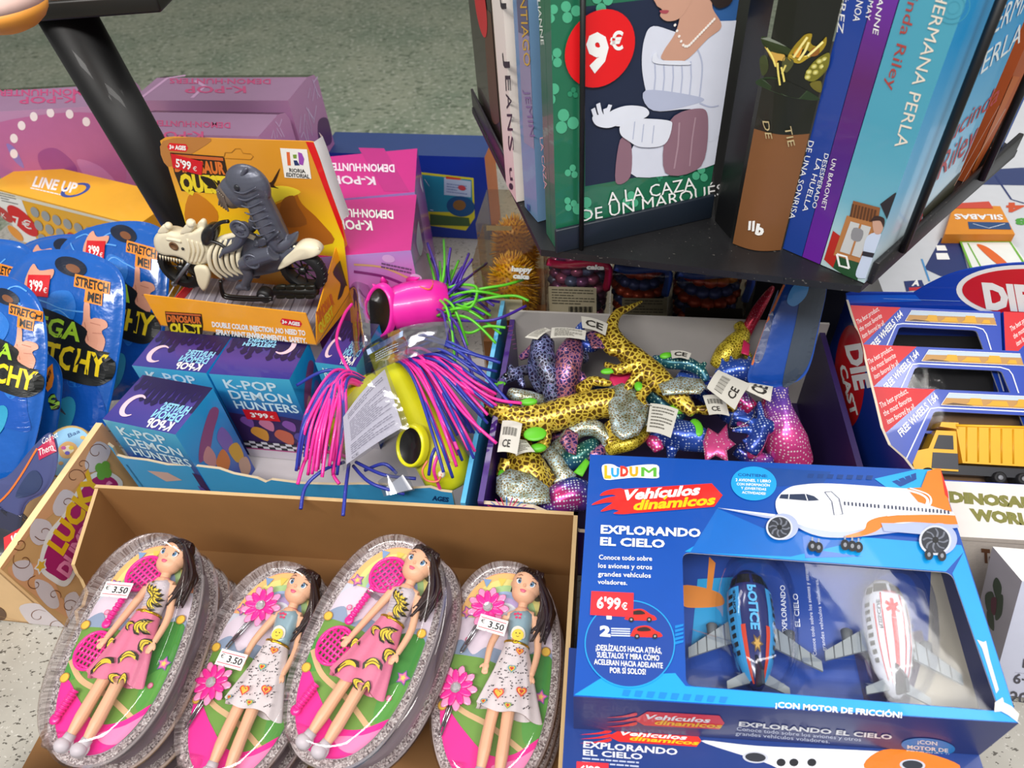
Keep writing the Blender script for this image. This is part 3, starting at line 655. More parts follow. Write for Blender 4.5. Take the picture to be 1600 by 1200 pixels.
pr.line([(1309, 396), (1313, 414), (1328, 418)], 0.002, M(WHITE), 6); pr.line([(1309, 396), (1324, 400), (1328, 418)], 0.002, M(WHITE), 6)
pr.blob([(1390, 385), (1402, 380), (1400, 405), (1380, 440)], '#a3261f', 4, 3)
mb2 = mb
pr = front_pr(mb, a, s, th)
pr.text('HERMANA', (1533, 66), (1640, -14), (1545, 24), '#e7f1f4', 3, 0, 0.1); pr.text('PERLA', (1516, 128), (1592, 66), (1524, 92), '#e7f1f4', 3, 0, 0.1)
pr.text('Lucinda', (1466, 236), (1556, 158), (1475, 204), '#b5444e', 3, 0, 0.2); pr.text('Riley', (1462, 282), (1520, 226), (1472, 240), '#b5444e', 3, 0, 0.2)
pr.blob([(1395, 430), (1412, 372), (1440, 318), (1444, 326), (1428, 372), (1420, 415)], '#c5181c', 2, 4); pr.blob([(1410, 400), (1440, 352), (1490, 300), (1530, 270), (1480, 345), (1430, 400)], '#a8301f', 1, 3)
pr.poly([(1440, 330), (1500, 268), (1500, 290), (1445, 350)], '#3b3a2c', 2); pr.poly([(1455, 345), (1495, 300), (1495, 312), (1450, 362)], '#c66a2c', 3); pr.line([(1490, 290), (1560, 165)], 0.002, M('#b58a78'), 2); pr.line([(1500, 290), (1570, 170)], 0.0016, M('#d9c9bd'), 2)
mb.build('cover', t)
# orange book beyond, behind the second rod
o0, o1 = P(1519, 290, ZS) - n2*0.006, P(1570, 244, ZS) - n2*0.006
t, mb, a, V, s = book(o0, l2d, (o1 - o0).length, 0.05, 0.2, M('#b5562a', 0.4), 'orange and black book at the right end of the rack, behind a rod')
pr = spine_pr(mb, a, V)
pr.poly([(1520, 275), (1546, 228), (1600, 120), (1640, 120), (1570, 290), (1520, 295)], '#17130f', 1); pr.poly([(1556, 230), (1599, 136), (1630, 150), (1570, 230)], '#1c4fa8', 2)
pr.poly([(1519, 270), (1540, 226), (1592, 120), (1580, 118), (1515, 260)], M('#c8682c', 0.4), 3)
rnd = random.Random(2)
for i in range(13): x, y = 1545 + i*4.3, 236 - i*8.8; pr.poly([(x, y), (x + 6 + rnd.uniform(-1, 2), y - 2), (x + 7, y - 7), (x + 1, y - 6)], WHITE, 5)
pr.poly([(1527, 274), (1534, 260), (1537, 263), (1531, 277)], WHITE, 6)
mb.build('cover', t)
# ================================================================ brown carton with doll packs
KB, KB2, KB3 = M('#94683a', 0.75, var=0.10, scale=30), M('#80592f', 0.75, var=0.10, scale=30), M('#c8a878', 0.8)
RZ = 0.12
BL, BR = P(150, 757, RZ), P(903, 800, RZ); cx = (BR - BL).normalized(); cf = cx.cross(UPV)      # cf: toward the viewer
CD = 0.268; TH = 0.004
t = thing('open_carton', 'open brown corrugated carton holding the doll packs, its left side torn', 'carton', BL - UPV*RZ)
g = lambda p: Vector((p.x, p.y, 0.0015))
wl = (BR - BL).length
mb = MB(); mb.cuboid(g(BL), cx*wl, cf*CD, UPV*0.003, KB2); mb.build('carton_bottom', t)
mb = MB(); mb.cuboid(g(BL), cx*wl, cf*TH, UPV*(RZ-0.0015), KB, top=KB3); mb.build('back_wall', t)
mb = MB(); mb.cuboid(g(BL) + cx*(wl-TH), cx*TH, cf*CD, UPV*(RZ-0.0015), KB, top=KB3); mb.build('right_wall', t)
mb = MB(); mb.cuboid(g(BL) + cf*(CD-TH), cx*wl, cf*TH, UPV*(RZ-0.03), KB, top=KB3); mb.build('front_wall', t)
pl = pxplane(BL, cx); q = [pl(p) for p in ((150, 757), (111, 882), (117, 896), (124, 905), (133, 925), (127, 946), (116, 955), (121, 985), (137, 1001), (148, 1012))]
q = [Vector((p.x, p.y, max(p.z, 0.005))) for p in q]; q.append(Vector((q[-1].x, q[-1].y, 0.002))); q.append(Vector((BL.x, BL.y, 0.002)))
mb = MB(); mb.prism(q, cx*TH, KB, KB3); mb.build('left_wall', t)

# ---------------------------------------------------------------- pack in its own axes: x right, y to the head end, z out of the card
PW, PL, SHH = 0.0520, 0.0955, 0.0255
def oval(off, z, n=72, a=PW, b=PL):
    r = []
    for i in range(n):
        th = 2*math.pi*i/n; c, s = math.cos(th), math.sin(th)
        x = (a+off) * (1 if c >= 0 else -1) * abs(c)**0.86; y = (b+off) * (1 if s >= 0 else -1) * abs(s)**0.86
        r.append(Vector((x, y, z)))
    return r
def glitter():
    m, nt, b = newmat('silver_glitter'); b.inputs['Metallic'].default_value = 0.55; b.inputs['Roughness'].default_value = 0.32
    tc = node(nt, 'ShaderNodeTexCoord'); v = node(nt, 'ShaderNodeTexVoronoi', Scale=900.0); nt.links.new(tc.outputs['Object'], v.inputs['Vector'])
    hs = node(nt, 'ShaderNodeSeparateColor'); nt.links.new(v.outputs['Color'], hs.inputs[0])
    r = ramp(nt, [(0.0, '#6d6466'), (0.35, '#b9aeb0'), (0.7, '#e6dede'), (1.0, '#ffffff')]); nt.links.new(hs.outputs[0], r.inputs[0]); nt.links.new(r.outputs[0], b.inputs['Base Color'])
    bp = node(nt, 'ShaderNodeBump', Strength=0.7, Distance=0.0008); nt.links.new(hs.outputs[1], bp.inputs['Height']); nt.links.new(bp.outputs[0], b.inputs['Normal']); return m
GLT = glitter()
SHELL = clear('#fbf8f8', 0.045, 0.05, 0.12, 30, 0.5)
PINK = M('#f0249a', 0.4, 0, 0.4); HOT = M('#f2219b', 0.3, 0, 0.5)
XY = lambda p: Vector((p[0], p[1], 0.0))
ZN = Vector((0, 0, 1))
def pack_shell(t):
    mb = MB(); mb.loft([oval(0.0045, -0.001), oval(0.0045, 0.0006), oval(0.0010, 0.0010), oval(0.0002, 0.016), oval(-0.0016, 0.021), oval(-0.0055, 0.0243), oval(-0.0115, SHH), oval(-0.022, SHH+0.0006, 72, PW, PL), oval(-0.034, SHH+0.0009)], SHELL, True)
    # locating lug at the foot end
    mb.bbox((-0.034, -0.088, -0.001), (0.018, 0, 0), (0, 0.012, 0), (0, 0, 0.012), SHELL, 0.003)
    mb.build('clear_shell', t, local=True)
def pack_card(t, full=True):
    mb = MB(); mb.loft([oval(0.003, -0.0022), oval(0.003, -0.0012)], M('#d9d4d6', 0.5), True, False)
    mb.ring(oval(0.0015, 0.0002), oval(-0.0048, 0.0002), GLT)
    mb.poly(oval(-0.0048, 0.0001), M('#cfd6e4' if full else '#8b8088', 0.4))
    if full:
        inn = oval(-0.0048, 0); W_ = lambda y: max(p.x for p in inn) * 1.0
        def clipx(pts):            # keep a printed outline inside the oval card
            out = [Vector(p) for p in pts]; n_ = len(inn)
            for i in range(n_):
                a_, b_ = inn[i].xy*0.998, inn[(i+1) % n_].xy*0.998; e = b_ - a_; res = []
                for j in range(len(out)):
                    p, q = out[j-1], out[j]; sp_ = e.x*(p.y-a_.y) - e.y*(p.x-a_.x); sq = e.x*(q.y-a_.y) - e.y*(q.x-a_.x)
                    if (sp_ >= 0) != (sq >= 0): res.append(p + (q-p)*(sp_/(sp_-sq)))
                    if sq >= 0: res.append(q)
                out = res
                if len(out) < 3: return []
            cl = [out[0]]
            for p in out[1:]:
                if (p - cl[-1]).length > 2e-5: cl.append(p)
            return [tuple(p) for p in cl]
        pr = Pr(mb, XY, ZN, 2)
        def blob(pts, m, k):
            q = clipx([tuple(p) for p in crom(pts, 6)])
            if q: pr.poly(q, m, k)
        blob([(-0.04, 0.04), (0, 0.055), (0.045, 0.04), (0.05, 0.0), (0, -0.01), (-0.05, 0.0)], '#dcd3e2', 0)
        for r, cc in ((0.052, '#eda07c'), (0.045, '#efc178'), (0.039, '#e3dc86'), (0.033, '#a9cf8f'), (0.027, '#9cb6dd'), (0.021, '#b9a8d8'), (0.016, '#d6dfe9')):
            pr.poly(clipx([(r*0.9*math.cos(a), 0.045 + r*math.sin(a)) for a in [math.pi*i/24 for i in range(25)]]), cc, 1 + (0.052-r)*200)
        for x, cc in ((-0.02, '#7fa3cf'), (-0.006, '#e8c95a'), (0.008, '#d8423f'), (0.021, '#b9313a')): pr.poly([(x-0.004, 0.085-abs(x)*0.15), (x+0.004, 0.085-abs(x)*0.15), (x, 0.077-abs(x)*0.15)], cc, 10)
        blob([(-0.05, 0.010), (-0.036, 0.024), (-0.024, 0.012), (-0.01, 0.02), (0.02, 0.014), (0.04, 0.024), (0.052, 0.0), (0.0, -0.02), (-0.05, -0.02)], '#8ba1bd', 4)
        blob([(-0.055, 0.004), (-0.02, 0.010), (0.01, 0.004), (0.04, 0.012), (0.055, -0.01), (0.05, -0.06), (0.0, -0.085), (-0.05, -0.05)], '#6d9c42', 5)
        blob([(0.02, 0.012), (0.045, 0.016), (0.052, -0.015), (0.036, -0.03), (0.02, -0.02)], '#3f8c3a', 6); blob([(0.028, -0.03), (0.05, -0.02), (0.05, -0.05), (0.03, -0.055)], '#57a045', 6)
        blob([(-0.055, -0.008), (-0.035, -0.012), (-0.03, -0.03), (-0.05, -0.035)], '#4c9a3f', 6)
        pr.line([(-0.045, -0.018), (-0.028, -0.034), (0.0, -0.045), (0.03, -0.062)], 0.0045, M('#d8b88a'), 7, True)
        blob([(-0.062, -0.028), (-0.040, -0.034), (-0.022, -0.050), (0.0, -0.066), (0.022, -0.064), (0.052, -0.046), (0.06, -0.08), (0.0, -0.115), (-0.06, -0.09)], PINK, 8)
        blob([(0.005, -0.075), (0.026, -0.067), (0.05, -0.052), (0.05, -0.070), (0.02, -0.082)], '#f28cc0', 9)
        for x, y, k in ((-0.034, 0.049, 0), (0.040, -0.018, 0), (-0.045, 0.012, 1), (-0.043, -0.033, 1), (0.041, 0.020, 1), (0.035, -0.036, 2), (-0.03, 0.024, 2)):
            pr.star((x, y), 0.0066, '#7d5aa8', 11, 5, 0.55, 1.57+x*9) if k == 0 else pr.circ((x, y), 0.0042 if k == 1 else 0.0025, '#b88a3a' if k == 1 else '#d85a8a', 11, 16)
            pr.star((x, y), 0.0050, '#ef7aa8', 12, 5, 0.55, 1.57+x*9) if k == 0 else pr.circ((x, y), 0.0034 if k == 1 else 0.0018, '#f0c84a' if k == 1 else '#f4a6c4', 12, 16)
            if k == 0: pr.star((x, y), 0.0026, '#f5d36a', 13, 5, 0.55, 1.57+x*9)
    mb.build('printed_card', t, local=True)
SKIN = M('#e6b592', 0.42, var=0.02); HAIR = M('#241010', 0.38, 0, 0.1, 0.35, 300); GREYSH = M('#cbc8d0', 0.45)
def limb(mb, pts, rs, m=None): mb.tube([tuple(p) for p in crom([Vector(p) for p in pts], 4, False)], rs, m or SKIN, 12)
def make_doll(parent, kind):
    Zb = 0.0105; HS = 1.15
    V3 = lambda x, y, z=0: Vector((x, y, Zb + z))
    mb = MB()
    hd = V3(0.0185, 0.0740, 0.0010); up = Vector((0.22, 0.975, 0)).normalized(); rt = Vector((0.975, -0.22, 0))
    mb.ell(hd + up*0.002, (0.0143, 0.0150, 0.0112), SKIN, rt, up, ZN, 24, 16)
    mb.ell(hd - up*0.0070 + ZN*0.001, (0.0116, 0.0100, 0.0092), SKIN, rt, up, ZN, 20, 12)
    mb.ell(hd - up*0.0030 + ZN*0.0107, (0.0012, 0.0017, 0.0016), SKIN, rt, up, ZN, 10, 8)
    for sx in (-1, 1): mb.ell(hd + rt*sx*0.0136 - up*0.001, (0.0014, 0.0026, 0.0018), SKIN, rt, up, ZN, 10, 8)
    limb(mb, [V3(0.0172, 0.0635), V3(0.0168, 0.050)], [0.0042, 0.0046])
    limb(mb, [V3(0.0168, 0.053), V3(0.0165, 0.044), V3(0.0163, 0.028), V3(0.0135, 0.012), V3(0.0115, 0.002)], [0.006, 0.0095, 0.0078, 0.0098, 0.009])
    limb(mb, [V3(0.0045, 0.045), V3(0.0165, 0.0475), V3(0.0282, 0.047)], [0.0040, 0.0058, 0.0040])
    for sh, el, wr, hn, s in (((0.0040, 0.0445), (-0.0060, 0.0175), (-0.0125, -0.002), (-0.0150, -0.0085), -1), ((0.0285, 0.0465), (0.0345, 0.019), (0.0315, -0.004), (0.0290, -0.0112), 1)):
        if kind == 'clip' and s < 0: el, wr, hn = (-0.0065, 0.021), (-0.0085, 0.003), (-0.0090, -0.0035)
        limb(mb, [V3(*sh), V3(*el, 0.001), V3(*wr, 0.003)], [0.0040, 0.0035, 0.0030, 0.0025])
        h0, h1 = V3(*wr, 0.003), V3(*hn, 0.0035); d = (h1 - h0).normalized(); b = d.cross(ZN)
        mb.ell(h0 + d*0.0035, (0.0030, 0.0042, 0.0019), SKIN, b, d, ZN, 12, 8)
        for k in range(4):
            f0 = h0 + d*0.0062 + b*(-0.0022 + 0.00145*k); l = (0.0034, 0.0042, 0.0044, 0.0036)[k]
            limb(mb, [f0, f0 + d*l*0.6 + ZN*0.0002, f0 + d*l - ZN*0.0006], [0.00085, 0.0008, 0.0006])
        limb(mb, [h0 + d*0.002 - b*s*0.0022, h0 + d*0.0042 - b*s*0.0042 + ZN*0.0005, h0 + d*0.0062 - b*s*0.0046 + ZN*0.0008], [0.0011, 0.0010, 0.0007])
    for hip, kn, an, toe in (((0.0075, 0.004), (-0.0030, -0.044), (-0.0112, -0.079), (-0.0135, -0.087)), ((0.0165, 0.002), (0.0105, -0.048), (0.0040, -0.082), (0.0015, -0.0895))):
        if kind == 'clip': kn, an, toe = (kn[0]+0.004, kn[1]), (an[0]+0.009, an[1]-0.001), (toe[0]+0.011, toe[1]-0.001)
        limb(mb, [V3(*hip), V3(*kn, 0.0015), V3(*an)], [0.0068, 0.0058, 0.0050, 0.0052, 0.0036])
        limb(mb, [V3(*an), V3(*toe, 0.002)], [0.0036, 0.0034])
    doll = mb.build('doll', parent, local=True)
    doll['label'] = 'dark haired doll in a pink banana skirt' if kind == 'racket' else 'dark haired doll in a spotted white skirt'
    rm = doll.modifiers.new('remesh', 'REMESH'); rm.mode = 'VOXEL'; rm.voxel_size = 0.0006; rm.use_smooth_shade = True
    sm = doll.modifiers.new('smooth', 'SMOOTH'); sm.factor = 0.5; sm.iterations = 3
    # face paint
    mb = MB()
    for sx in (-1, 1):
        c = hd + rt*sx*0.0057 + up*0.0000 + ZN*0.0094
        mb.ell(c, (0.0034, 0.0029, 0.0010), M('#f4f1ee', 0.2), rt, up, ZN, 14, 8); mb.ell(c + ZN*0.0007 + rt*0.0002, (0.0021, 0.0024, 0.0006), M('#4a7fa8', 0.2), rt, up, ZN, 12, 8)
        mb.ell(c + ZN*0.0012, (0.0010, 0.0013, 0.0004), M('#14181f', 0.2), rt, up, ZN, 10, 6); mb.ell(c + ZN*0.0016 + rt*0.0005 + up*0.0006, 0.0003, M('#ffffff', 0.2), n=8, k=6)
        mb.tube([c + rt*(-sx*0.0034) + up*0.0006 + ZN*0.0003, c + up*0.0029 + ZN*0.0010, c + rt*(sx*0.0036) + up*0.0016 - ZN*0.0003], 0.00035, M('#1d1412', 0.4), 6)
        for k in range(3): mb.tube([c + rt*sx*(0.0020+0.0004*k) + up*(0.0019-0.0003*k) + ZN*0.0004, c + rt*sx*(0.0030+0.0005*k) + up*(0.0028-0.0006*k)], 0.0002, M('#1d1412', 0.4), 5)
        mb.tube([c + rt*(-sx*0.0018) + up*0.0054 + ZN*0.0006, c + rt*(sx*0.0008) + up*0.0062 + ZN*0.0005, c + rt*(sx*0.0033) + up*0.0052 - ZN*0.0006], [0.0003, 0.0004, 0.0002], M('#6b3a22', 0.5), 6)
    lp = hd - up*0.0080 + ZN*0.0099
    mb.ell(lp + up*0.0006, (0.0031, 0.0010, 0.0008), M('#d4567a', 0.3), rt, up, ZN, 14, 6); mb.ell(lp - up*0.0005, (0.0024, 0.0011, 0.0009), M('#e0708f', 0.3), rt, up, ZN, 14, 6)
    mb.build('painted_face', doll, local=True)
    # hair
    mb = MB(); hc = hd + up*0.0042 - ZN*0.0022 + rt*0.001
    rings = []
    for i in range(9):
        a = math.pi*(0.02 + 0.50*i/8); r = math.sin(a)
        rings.append([hc + rt*0.0153*r*math.cos(b_) + up*(0.0146*math.cos(a) - (0.010*i/8 if math.sin(b_) < 0 else -0.0015*i/8)) + ZN*0.0125*r*math.sin(b_) for b_ in [2*math.pi*j/28 for j in range(28)]])
    mb.loft(rings, HAIR)
    rnd = random.Random(3)
    for i in range(40):
        u = i/39; st = hd + rt*(0.0075 + 0.0070*u) + up*(0.0125 - 0.013*u) + ZN*(0.0065 - 0.012*rnd.random())
        e = Vector((0.0290 + 0.0145*rnd.random(), 0.027 + 0.014*rnd.random(), Zb - 0.004 + 0.010*rnd.random()))
        if kind == 'clip': e.x -= 0.002; e.y -= 0.004
        m_ = (st + e)/2 + rt*(0.0060 + 0.004*rnd.random()) + ZN*0.001
        mb.tube(crom([st - rt*0.003 + up*0.003, st, m_, e], 4, False), [0.0010, 0.0022, 0.0023, 0.0007], HAIR, 7)
    for i in range(12):
        b_ = math.pi*(0.08 + 0.84*i/11); s0 = hd + rt*0.0125*math.cos(b_) + up*(0.0062 + 0.0042*math.sin(b_)) + ZN*0.0104*max(0.25, math.sin(b_))
        mb.tube(crom([s0, hd + rt*(0.0098*math.cos(b_)+0.002) + up*0.0148 + ZN*0.005, hd + rt*0.0105 + up*0.0145 - ZN*0.004], 3, False), [0.0007, 0.0014, 0.0014], HAIR, 6)
    mb.build('hair', doll, local=True)
    # top
    mb = MB()
    if kind == 'racket': topm = M('#cfc9d2', 0.4, 0.1, 0, 0.10, 900); trim = M('#e07f9a', 0.5)
    else: topm = M('#8fb0bd', 0.35, 0.15, 0.2); trim = M('#d8386a', 0.5)
    cs = [((0.0168, 0.0525), 0.0052), ((0.0166, 0.0470), 0.0108), ((0.0165, 0.042), 0.0108), ((0.0164, 0.033), 0.0098), ((0.0163, 0.025), 0.0092), ((0.0155, 0.019), 0.0098)]
    mb.loft([[V3(c[0] + r*math.cos(a)*1.04, c[1] + 0.0015*math.cos(a)*0.3, r*0.86*math.sin(a)) for a in [2*math.pi*j/24 for j in range(24)]] for c, r in cs], topm)
    mb.tube([V3(0.0168 + 0.0056*math.cos(a), 0.0525, 0.0050*math.sin(a)) for a in [2*math.pi*j/20 for j in range(21)]], 0.0007, trim, 6)
    top = mb; zt = lambda p: Vector((p[0], p[1], Zb + 0.0090*math.sqrt(max(0.05, 1 - ((p[0]-0.0163)/0.0108)**2)) + 0.0005))
    pr = Pr(mb, zt, ZN, 1)
    def banana(c, an, l, w_, k=2, f=None):
        q = f or pr; ca, sa = math.cos(an), math.sin(an); T = lambda x, y: (c[0] + x*ca - y*sa, c[1] + x*sa + y*ca)
        for gx, mm, kk in ((1.0, '#2a2618', k), (0.74, '#e2c93a', k+1)):
            o = [(l*gx*(i/6-0.5), w_*(gx*0.5 - 4*(i/6-0.5)**2*0.9)) for i in range(7)] + [(l*gx*0.96*(i/6-0.5), -w_*gx*0.5 - w_*4*(i/6-0.5)**2*0.75 + (0.0) ) for i in range(6, -1, -1)]
            q.poly([T(*p) for p in o], mm, kk)
        q.line([T(-l*0.36, -w_*0.5), T(0, -0.02*w_), T(l*0.36, -w_*0.5)], l*0.035, M('#2a2618'), k+2, True)
    if kind == 'racket':
        for y in [0.0265 + 0.0026*i for i in range(9)]: pr.line([(0.0085, y), (0.0163, y+0.0004), (0.0240, y)], 0.0005, M('#a9a2ad'), 0)
        for a_, c in ((1.2, (0.0145, 0.038)), (1.0, (0.0168, 0.036)), (0.7, (0.0185, 0.034)), (0.45, (0.0195, 0.0305)), (0.2, (0.0175, 0.0275))): banana(c, a_+1.57, 0.015, 0.0045, 2)
        pr.circ((0.0140, 0.0462), 0.0012, '#6b5a1c', 5, 10)
    else:
        for x, y in ((0.012, 0.045), (0.0145, 0.0455), (0.017, 0.0448), (0.0135, 0.042), (0.0165, 0.0418)): pr.ell((x, y), (x+0.0013, y), (x, y+0.0011), '#d8386a', 2, 10)
        pr.blob([(0.0110, 0.024), (0.0105, 0.031), (0.0140, 0.034), (0.0180, 0.034), (0.0220, 0.031), (0.0218, 0.024)], '#e4e2d8', 2); pr.circ((0.0165, 0.0265), 0.0052, '#ecd54a', 3, 18)
        for x in (0.0148, 0.0180): pr.circ((x, 0.028), 0.0006, '#3a2c1c', 4, 8)
        pr.line([(0.0153, 0.0255), (0.0165, 0.0248), (0.0178, 0.0256)], 0.0004, M('#3a2c1c'), 4)
    mb.build('top', doll, local=True)
    # belt and skirt
    if kind == 'racket': sk = M('#d9799a', 0.42, 0, 0.15, 0.06, 500)
    else: sk = M('#d8d3d6', 0.5, 0, 0, 0.05, 500)
    cs = [(0.0155, 0.0215, 0.0104, 0.0160), (0.0140, 0.010, 0.0135, 0.0168), (0.0118, -0.006, 0.0178, 0.0158), (0.0090, -0.022, 0.0228, 0.0140), (0.0065, -0.0360, 0.0268, 0.0130)]
    if kind == 'clip': cs = [(x+0.002*i*0.9, y, a*(1+0.015*i), b) for i, (x, y, a, b) in enumerate(cs)]
    dn = Vector((-0.16, -0.987, 0)); ac = Vector((0.987, -0.16, 0)); rings = []
    for i, (x, y, a, b) in enumerate(cs):
        rings.append([V3(x, y) + ac*a*math.cos(th)*(1 + 0.02*i*math.cos(5*th)) + ZN*b*0.62*math.sin(th)*(1 + 0.045*i*math.cos(9*th)) + dn*0.0012*i*0.4*math.sin(4*th) for th in [2*math.pi*j/54 for j in range(54)]])
    mb = MB(); mb.loft(rings, sk, False)
    mb.loft([rings[-1], [p*0.9 + V3(cs[-1][0], cs[-1][1])*0.1 for p in rings[-1]], [p*0.9 + V3(cs[-2][0], cs[-2][1])*0.1 - dn*0.004 for p in rings[-2]]], sk, False)
    def zs(p):
        y = p[1]; i = 0
        while i < len(cs)-2 and y < cs[i+1][1]: i += 1
        c0, c1 = cs[i], cs[i+1]; u = min(1, max(0, (c0[1]-y)/(c0[1]-c1[1]))); x = c0[0]*(1-u)+c1[0]*u; a = c0[2]*(1-u)+c1[2]*u; b = c0[3]*(1-u)+c1[3]*u
        return Vector((p[0], p[1], Zb + b*0.64*(1+0.16*u*0.3*i)*math.sqrt(max(0.05, 1-((p[0]-x)/a)**2)) + 0.0006))
    pr = Pr(mb, zs, ZN, 1)
    if kind == 'racket':
        for c, an, l in (((-0.004, -0.0235), 0.5, 0.021), ((0.0155, 0.007), 1.3, 0.014), ((0.0200, 0.0065), 1.7, 0.013), ((0.0170, -0.0165), 0.25, 0.016), ((0.0060, 0.0085), 1.0, 0.008), ((0.0250, -0.0060), 0.9, 0.013), ((0.0200, -0.034), 0.1, 0.007), ((0.0100, -0.035), 1.2, 0.008), ((-0.0070, -0.0040), 0.4, 0.010)): banana(c, an, l, 0.0055, 2, pr)
    else:
        rnd = random.Random(5)
        for i in range(130):
            v_ = rnd.random()**0.8; y = 0.016 - 0.049*v_; u = rnd.uniform(-0.86, 0.86); k_ = v_; x = 0.016 - 0.0035*k_ + u*(0.0105 + 0.0150*k_)
            pr.circ((x, y), 0.00055, '#26232a', 2, 8)
        for c, r, cc in (((0.0060, -0.023), 0.0048, '#d8452c'), ((0.0250, -0.020), 0.0045, '#d8452c'), ((0.0150, -0.003), 0.0036, '#5aa8a0'), ((0.0200, 0.012), 0.0034, '#d85a2c'), ((0.0150, -0.032), 0.0030, '#7aa86a'), ((-0.0060, -0.030), 0.0028, '#5a9ab0')):
            for kk, rr, c2 in ((3, r, cc), (4, r*0.72, '#e8b83a'), (5, r*0.42, '#c83a2c')):
                pr.poly([(c[0] + rr*0.062*16*math.sin(a)**3, c[1] + rr*0.062*(13*math.cos(a)-5*math.cos(2*a)-2*math.cos(3*a)-math.cos(4*a))) for a in [2*math.pi*j/22 for j in range(22)]], c2, kk)
    mb.build('skirt', doll, local=True)
    mb = MB(); go = M('#c9a21a', 0.22, 0.8)
    mb.tube([V3(0.0155 + 0.0104*math.cos(a), 0.0205 - 0.0016*math.cos(a), 0.0093*math.sin(a)) for a in [2*math.pi*j/24 for j in range(25)]], 0.0013, go, 8)
    mb.ell(V3(0.0150, 0.0205, 0.0098), (0.0030, 0.0017, 0.0010), go); mb.build('gold_belt', doll, local=True)
    for an, toe in (((-0.0112, -0.0785), (-0.0138, -0.0868)), ((0.0040, -0.0815), (0.0012, -0.0895))):
        if kind == 'clip': an, toe = (an[0]+0.009, an[1]-0.001), (toe[0]+0.011, toe[1]-0.001)
        mb = MB(); a, b = V3(*an), V3(*toe); d = (b-a).normalized(); sd = d.cross(ZN)
        mb.tube([a - d*0.0015, a + d*0.003, a + d*0.005], [0.0044, 0.0047, 0.0050], GREYSH, 16)
        mb.ell(b - d*0.001 + ZN*0.0018, (0.0064, 0.0058, 0.0056), GREYSH, sd, d, ZN, 18, 10); mb.ell(b - d*0.002 - ZN*0.0032 + ZN*0.001, (0.0060, 0.0066, 0.0024), M('#cfcdd2', 0.5), sd, d, ZN, 18, 8)
        mb.build('shoe', doll, local=True)
def racket(parent, c, d, r, hl):
    c = Vector(c); d = Vector((*d, 0)).normalized(); s = d.cross(ZN); mb = MB(); ci = [2*math.pi*j/30 for j in range(31)]
    mb.tube([c + s*r*math.cos(a) + d*r*1.12*math.sin(a) for a in ci], r*0.10, HOT, 8)
    for k in range(-3, 4):
        x = r*k/3.6; h = math.sqrt(max(0, r*r - x*x)); mb.tube([c + s*x - d*h*1.1, c + s*x + d*h*1.1], r*0.075, HOT, 6); mb.tube([c + d*x*1.1 - s*h, c + d*x*1.1 + s*h], r*0.075, HOT, 6)
    mb.build('toy_racket', parent, local=True)
    return c, d, s
def grip(parent, a, b, r):
    a, b = Vector(a), Vector(b); n = 9; pts = []; rs = []
    for i in range(n):
        for k, q in ((0.0, 1.0), (0.5, 1.0), (0.52, 0.8), (0.98, 0.8)): pts.append(a + (b-a)*((i+k)/n)); rs.append(r*q)
    mb = MB(); mb.tube(pts, rs, HOT, 12); mb.ell(b, (r*1.25, r*1.25, r*0.6), HOT); mb.build('racket_grip', parent, local=True)
GEM = M('#e8eaf0', 0.08, 0.6, 0.5)
def flower(parent, c, r, clip_to, gem=True):
    c = Vector(c); mb = MB(); pk2 = M('#f59ccb', 0.25, 0, 0.5)
    for lay, (n, rr, zz, m) in enumerate(((9, r, 0.0, pk2), (9, r*0.80, 0.002, HOT))):
        for i in range(n):
            a = 2*math.pi*(i + lay*0.5)/n; d = Vector((math.cos(a), math.sin(a), 0.12)); s = Vector((-math.sin(a), math.cos(a), 0))
            mb.ell(c + d*rr*0.58 + ZN*zz, (rr*0.46, rr*0.21, 0.0009), m, d, s, d.cross(s), 12, 6)
    mb.build('fabric_flower', parent, local=True)
    if gem:
        mb = MB(); mb.lathe(c + ZN*0.0035, ZN, [(0.0045, 0), (0.0048, 0.001), (0.0032, 0.0026), (0.0015, 0.003)], GEM, 9, smooth=False); mb.build('gem', parent, local=True)
    mb = MB(); e = Vector(clip_to); d = (e - c).normalized(); s = d.cross(ZN); st = M('#b9bcc2', 0.2, 1.0)
    for k in (-1, 1): mb.tube([c + s*k*0.0028 - ZN*0.001, e + s*k*0.0012], 0.0008, st, 8)
    mb.tube([e + s*0.0012, e + d*0.002, e - s*0.0012], 0.0009, st, 8); mb.tube([c + ZN*0.0005, e - d*0.006], 0.0009, st, 8)
    mb.build('hair_clip', parent, local=True)
def sticker(parent, c, an, tag_label=None):
    """white price sticker on top of the shell, an: rotation"""
    mb = MB(); ca, sa = math.cos(an), math.sin(an); T = lambda x, y: (c[0] + x*ca - y*sa, c[1] + x*sa + y*ca)
    f = lambda p: Vector((*T(p[0], p[1]), SHH + 0.0012)); w_, h_ = 0.0128, 0.0068
    pr = Pr(mb, f, ZN, 0)
    o = [(-w_, -h_), (-w_*0.35, -h_), (-w_*0.3, -h_*0.86), (-w_*0.2, -h_), (w_, -h_), (w_, h_), (-w_, h_)]
    mb.prism([f(p) for p in o], ZN*0.00025, M('#efebe8', 0.5)); pr.k = 3
    pr.line([(-w_*0.9, h_*0.62), (w_*0.9, h_*0.62)], 0.0006, M('#c8304a'), 0); pr.line([(-w_*0.9, -h_*0.66), (w_*0.9, -h_*0.66)], 0.0006, M('#c8304a'), 0)
    pr.text('€', (-w_*0.84, -h_*0.10), (-w_*0.56, -h_*0.10), (-w_*0.84, h_*0.45), '#26242a', 1); pr.text('3.50', (-w_*0.26, -h_*0.42), (w_*0.84, -h_*0.42), (-w_*0.26, h_*0.42), '#26242a', 1, 0.02)
    o = mb.build('price_sticker', parent, local=True)
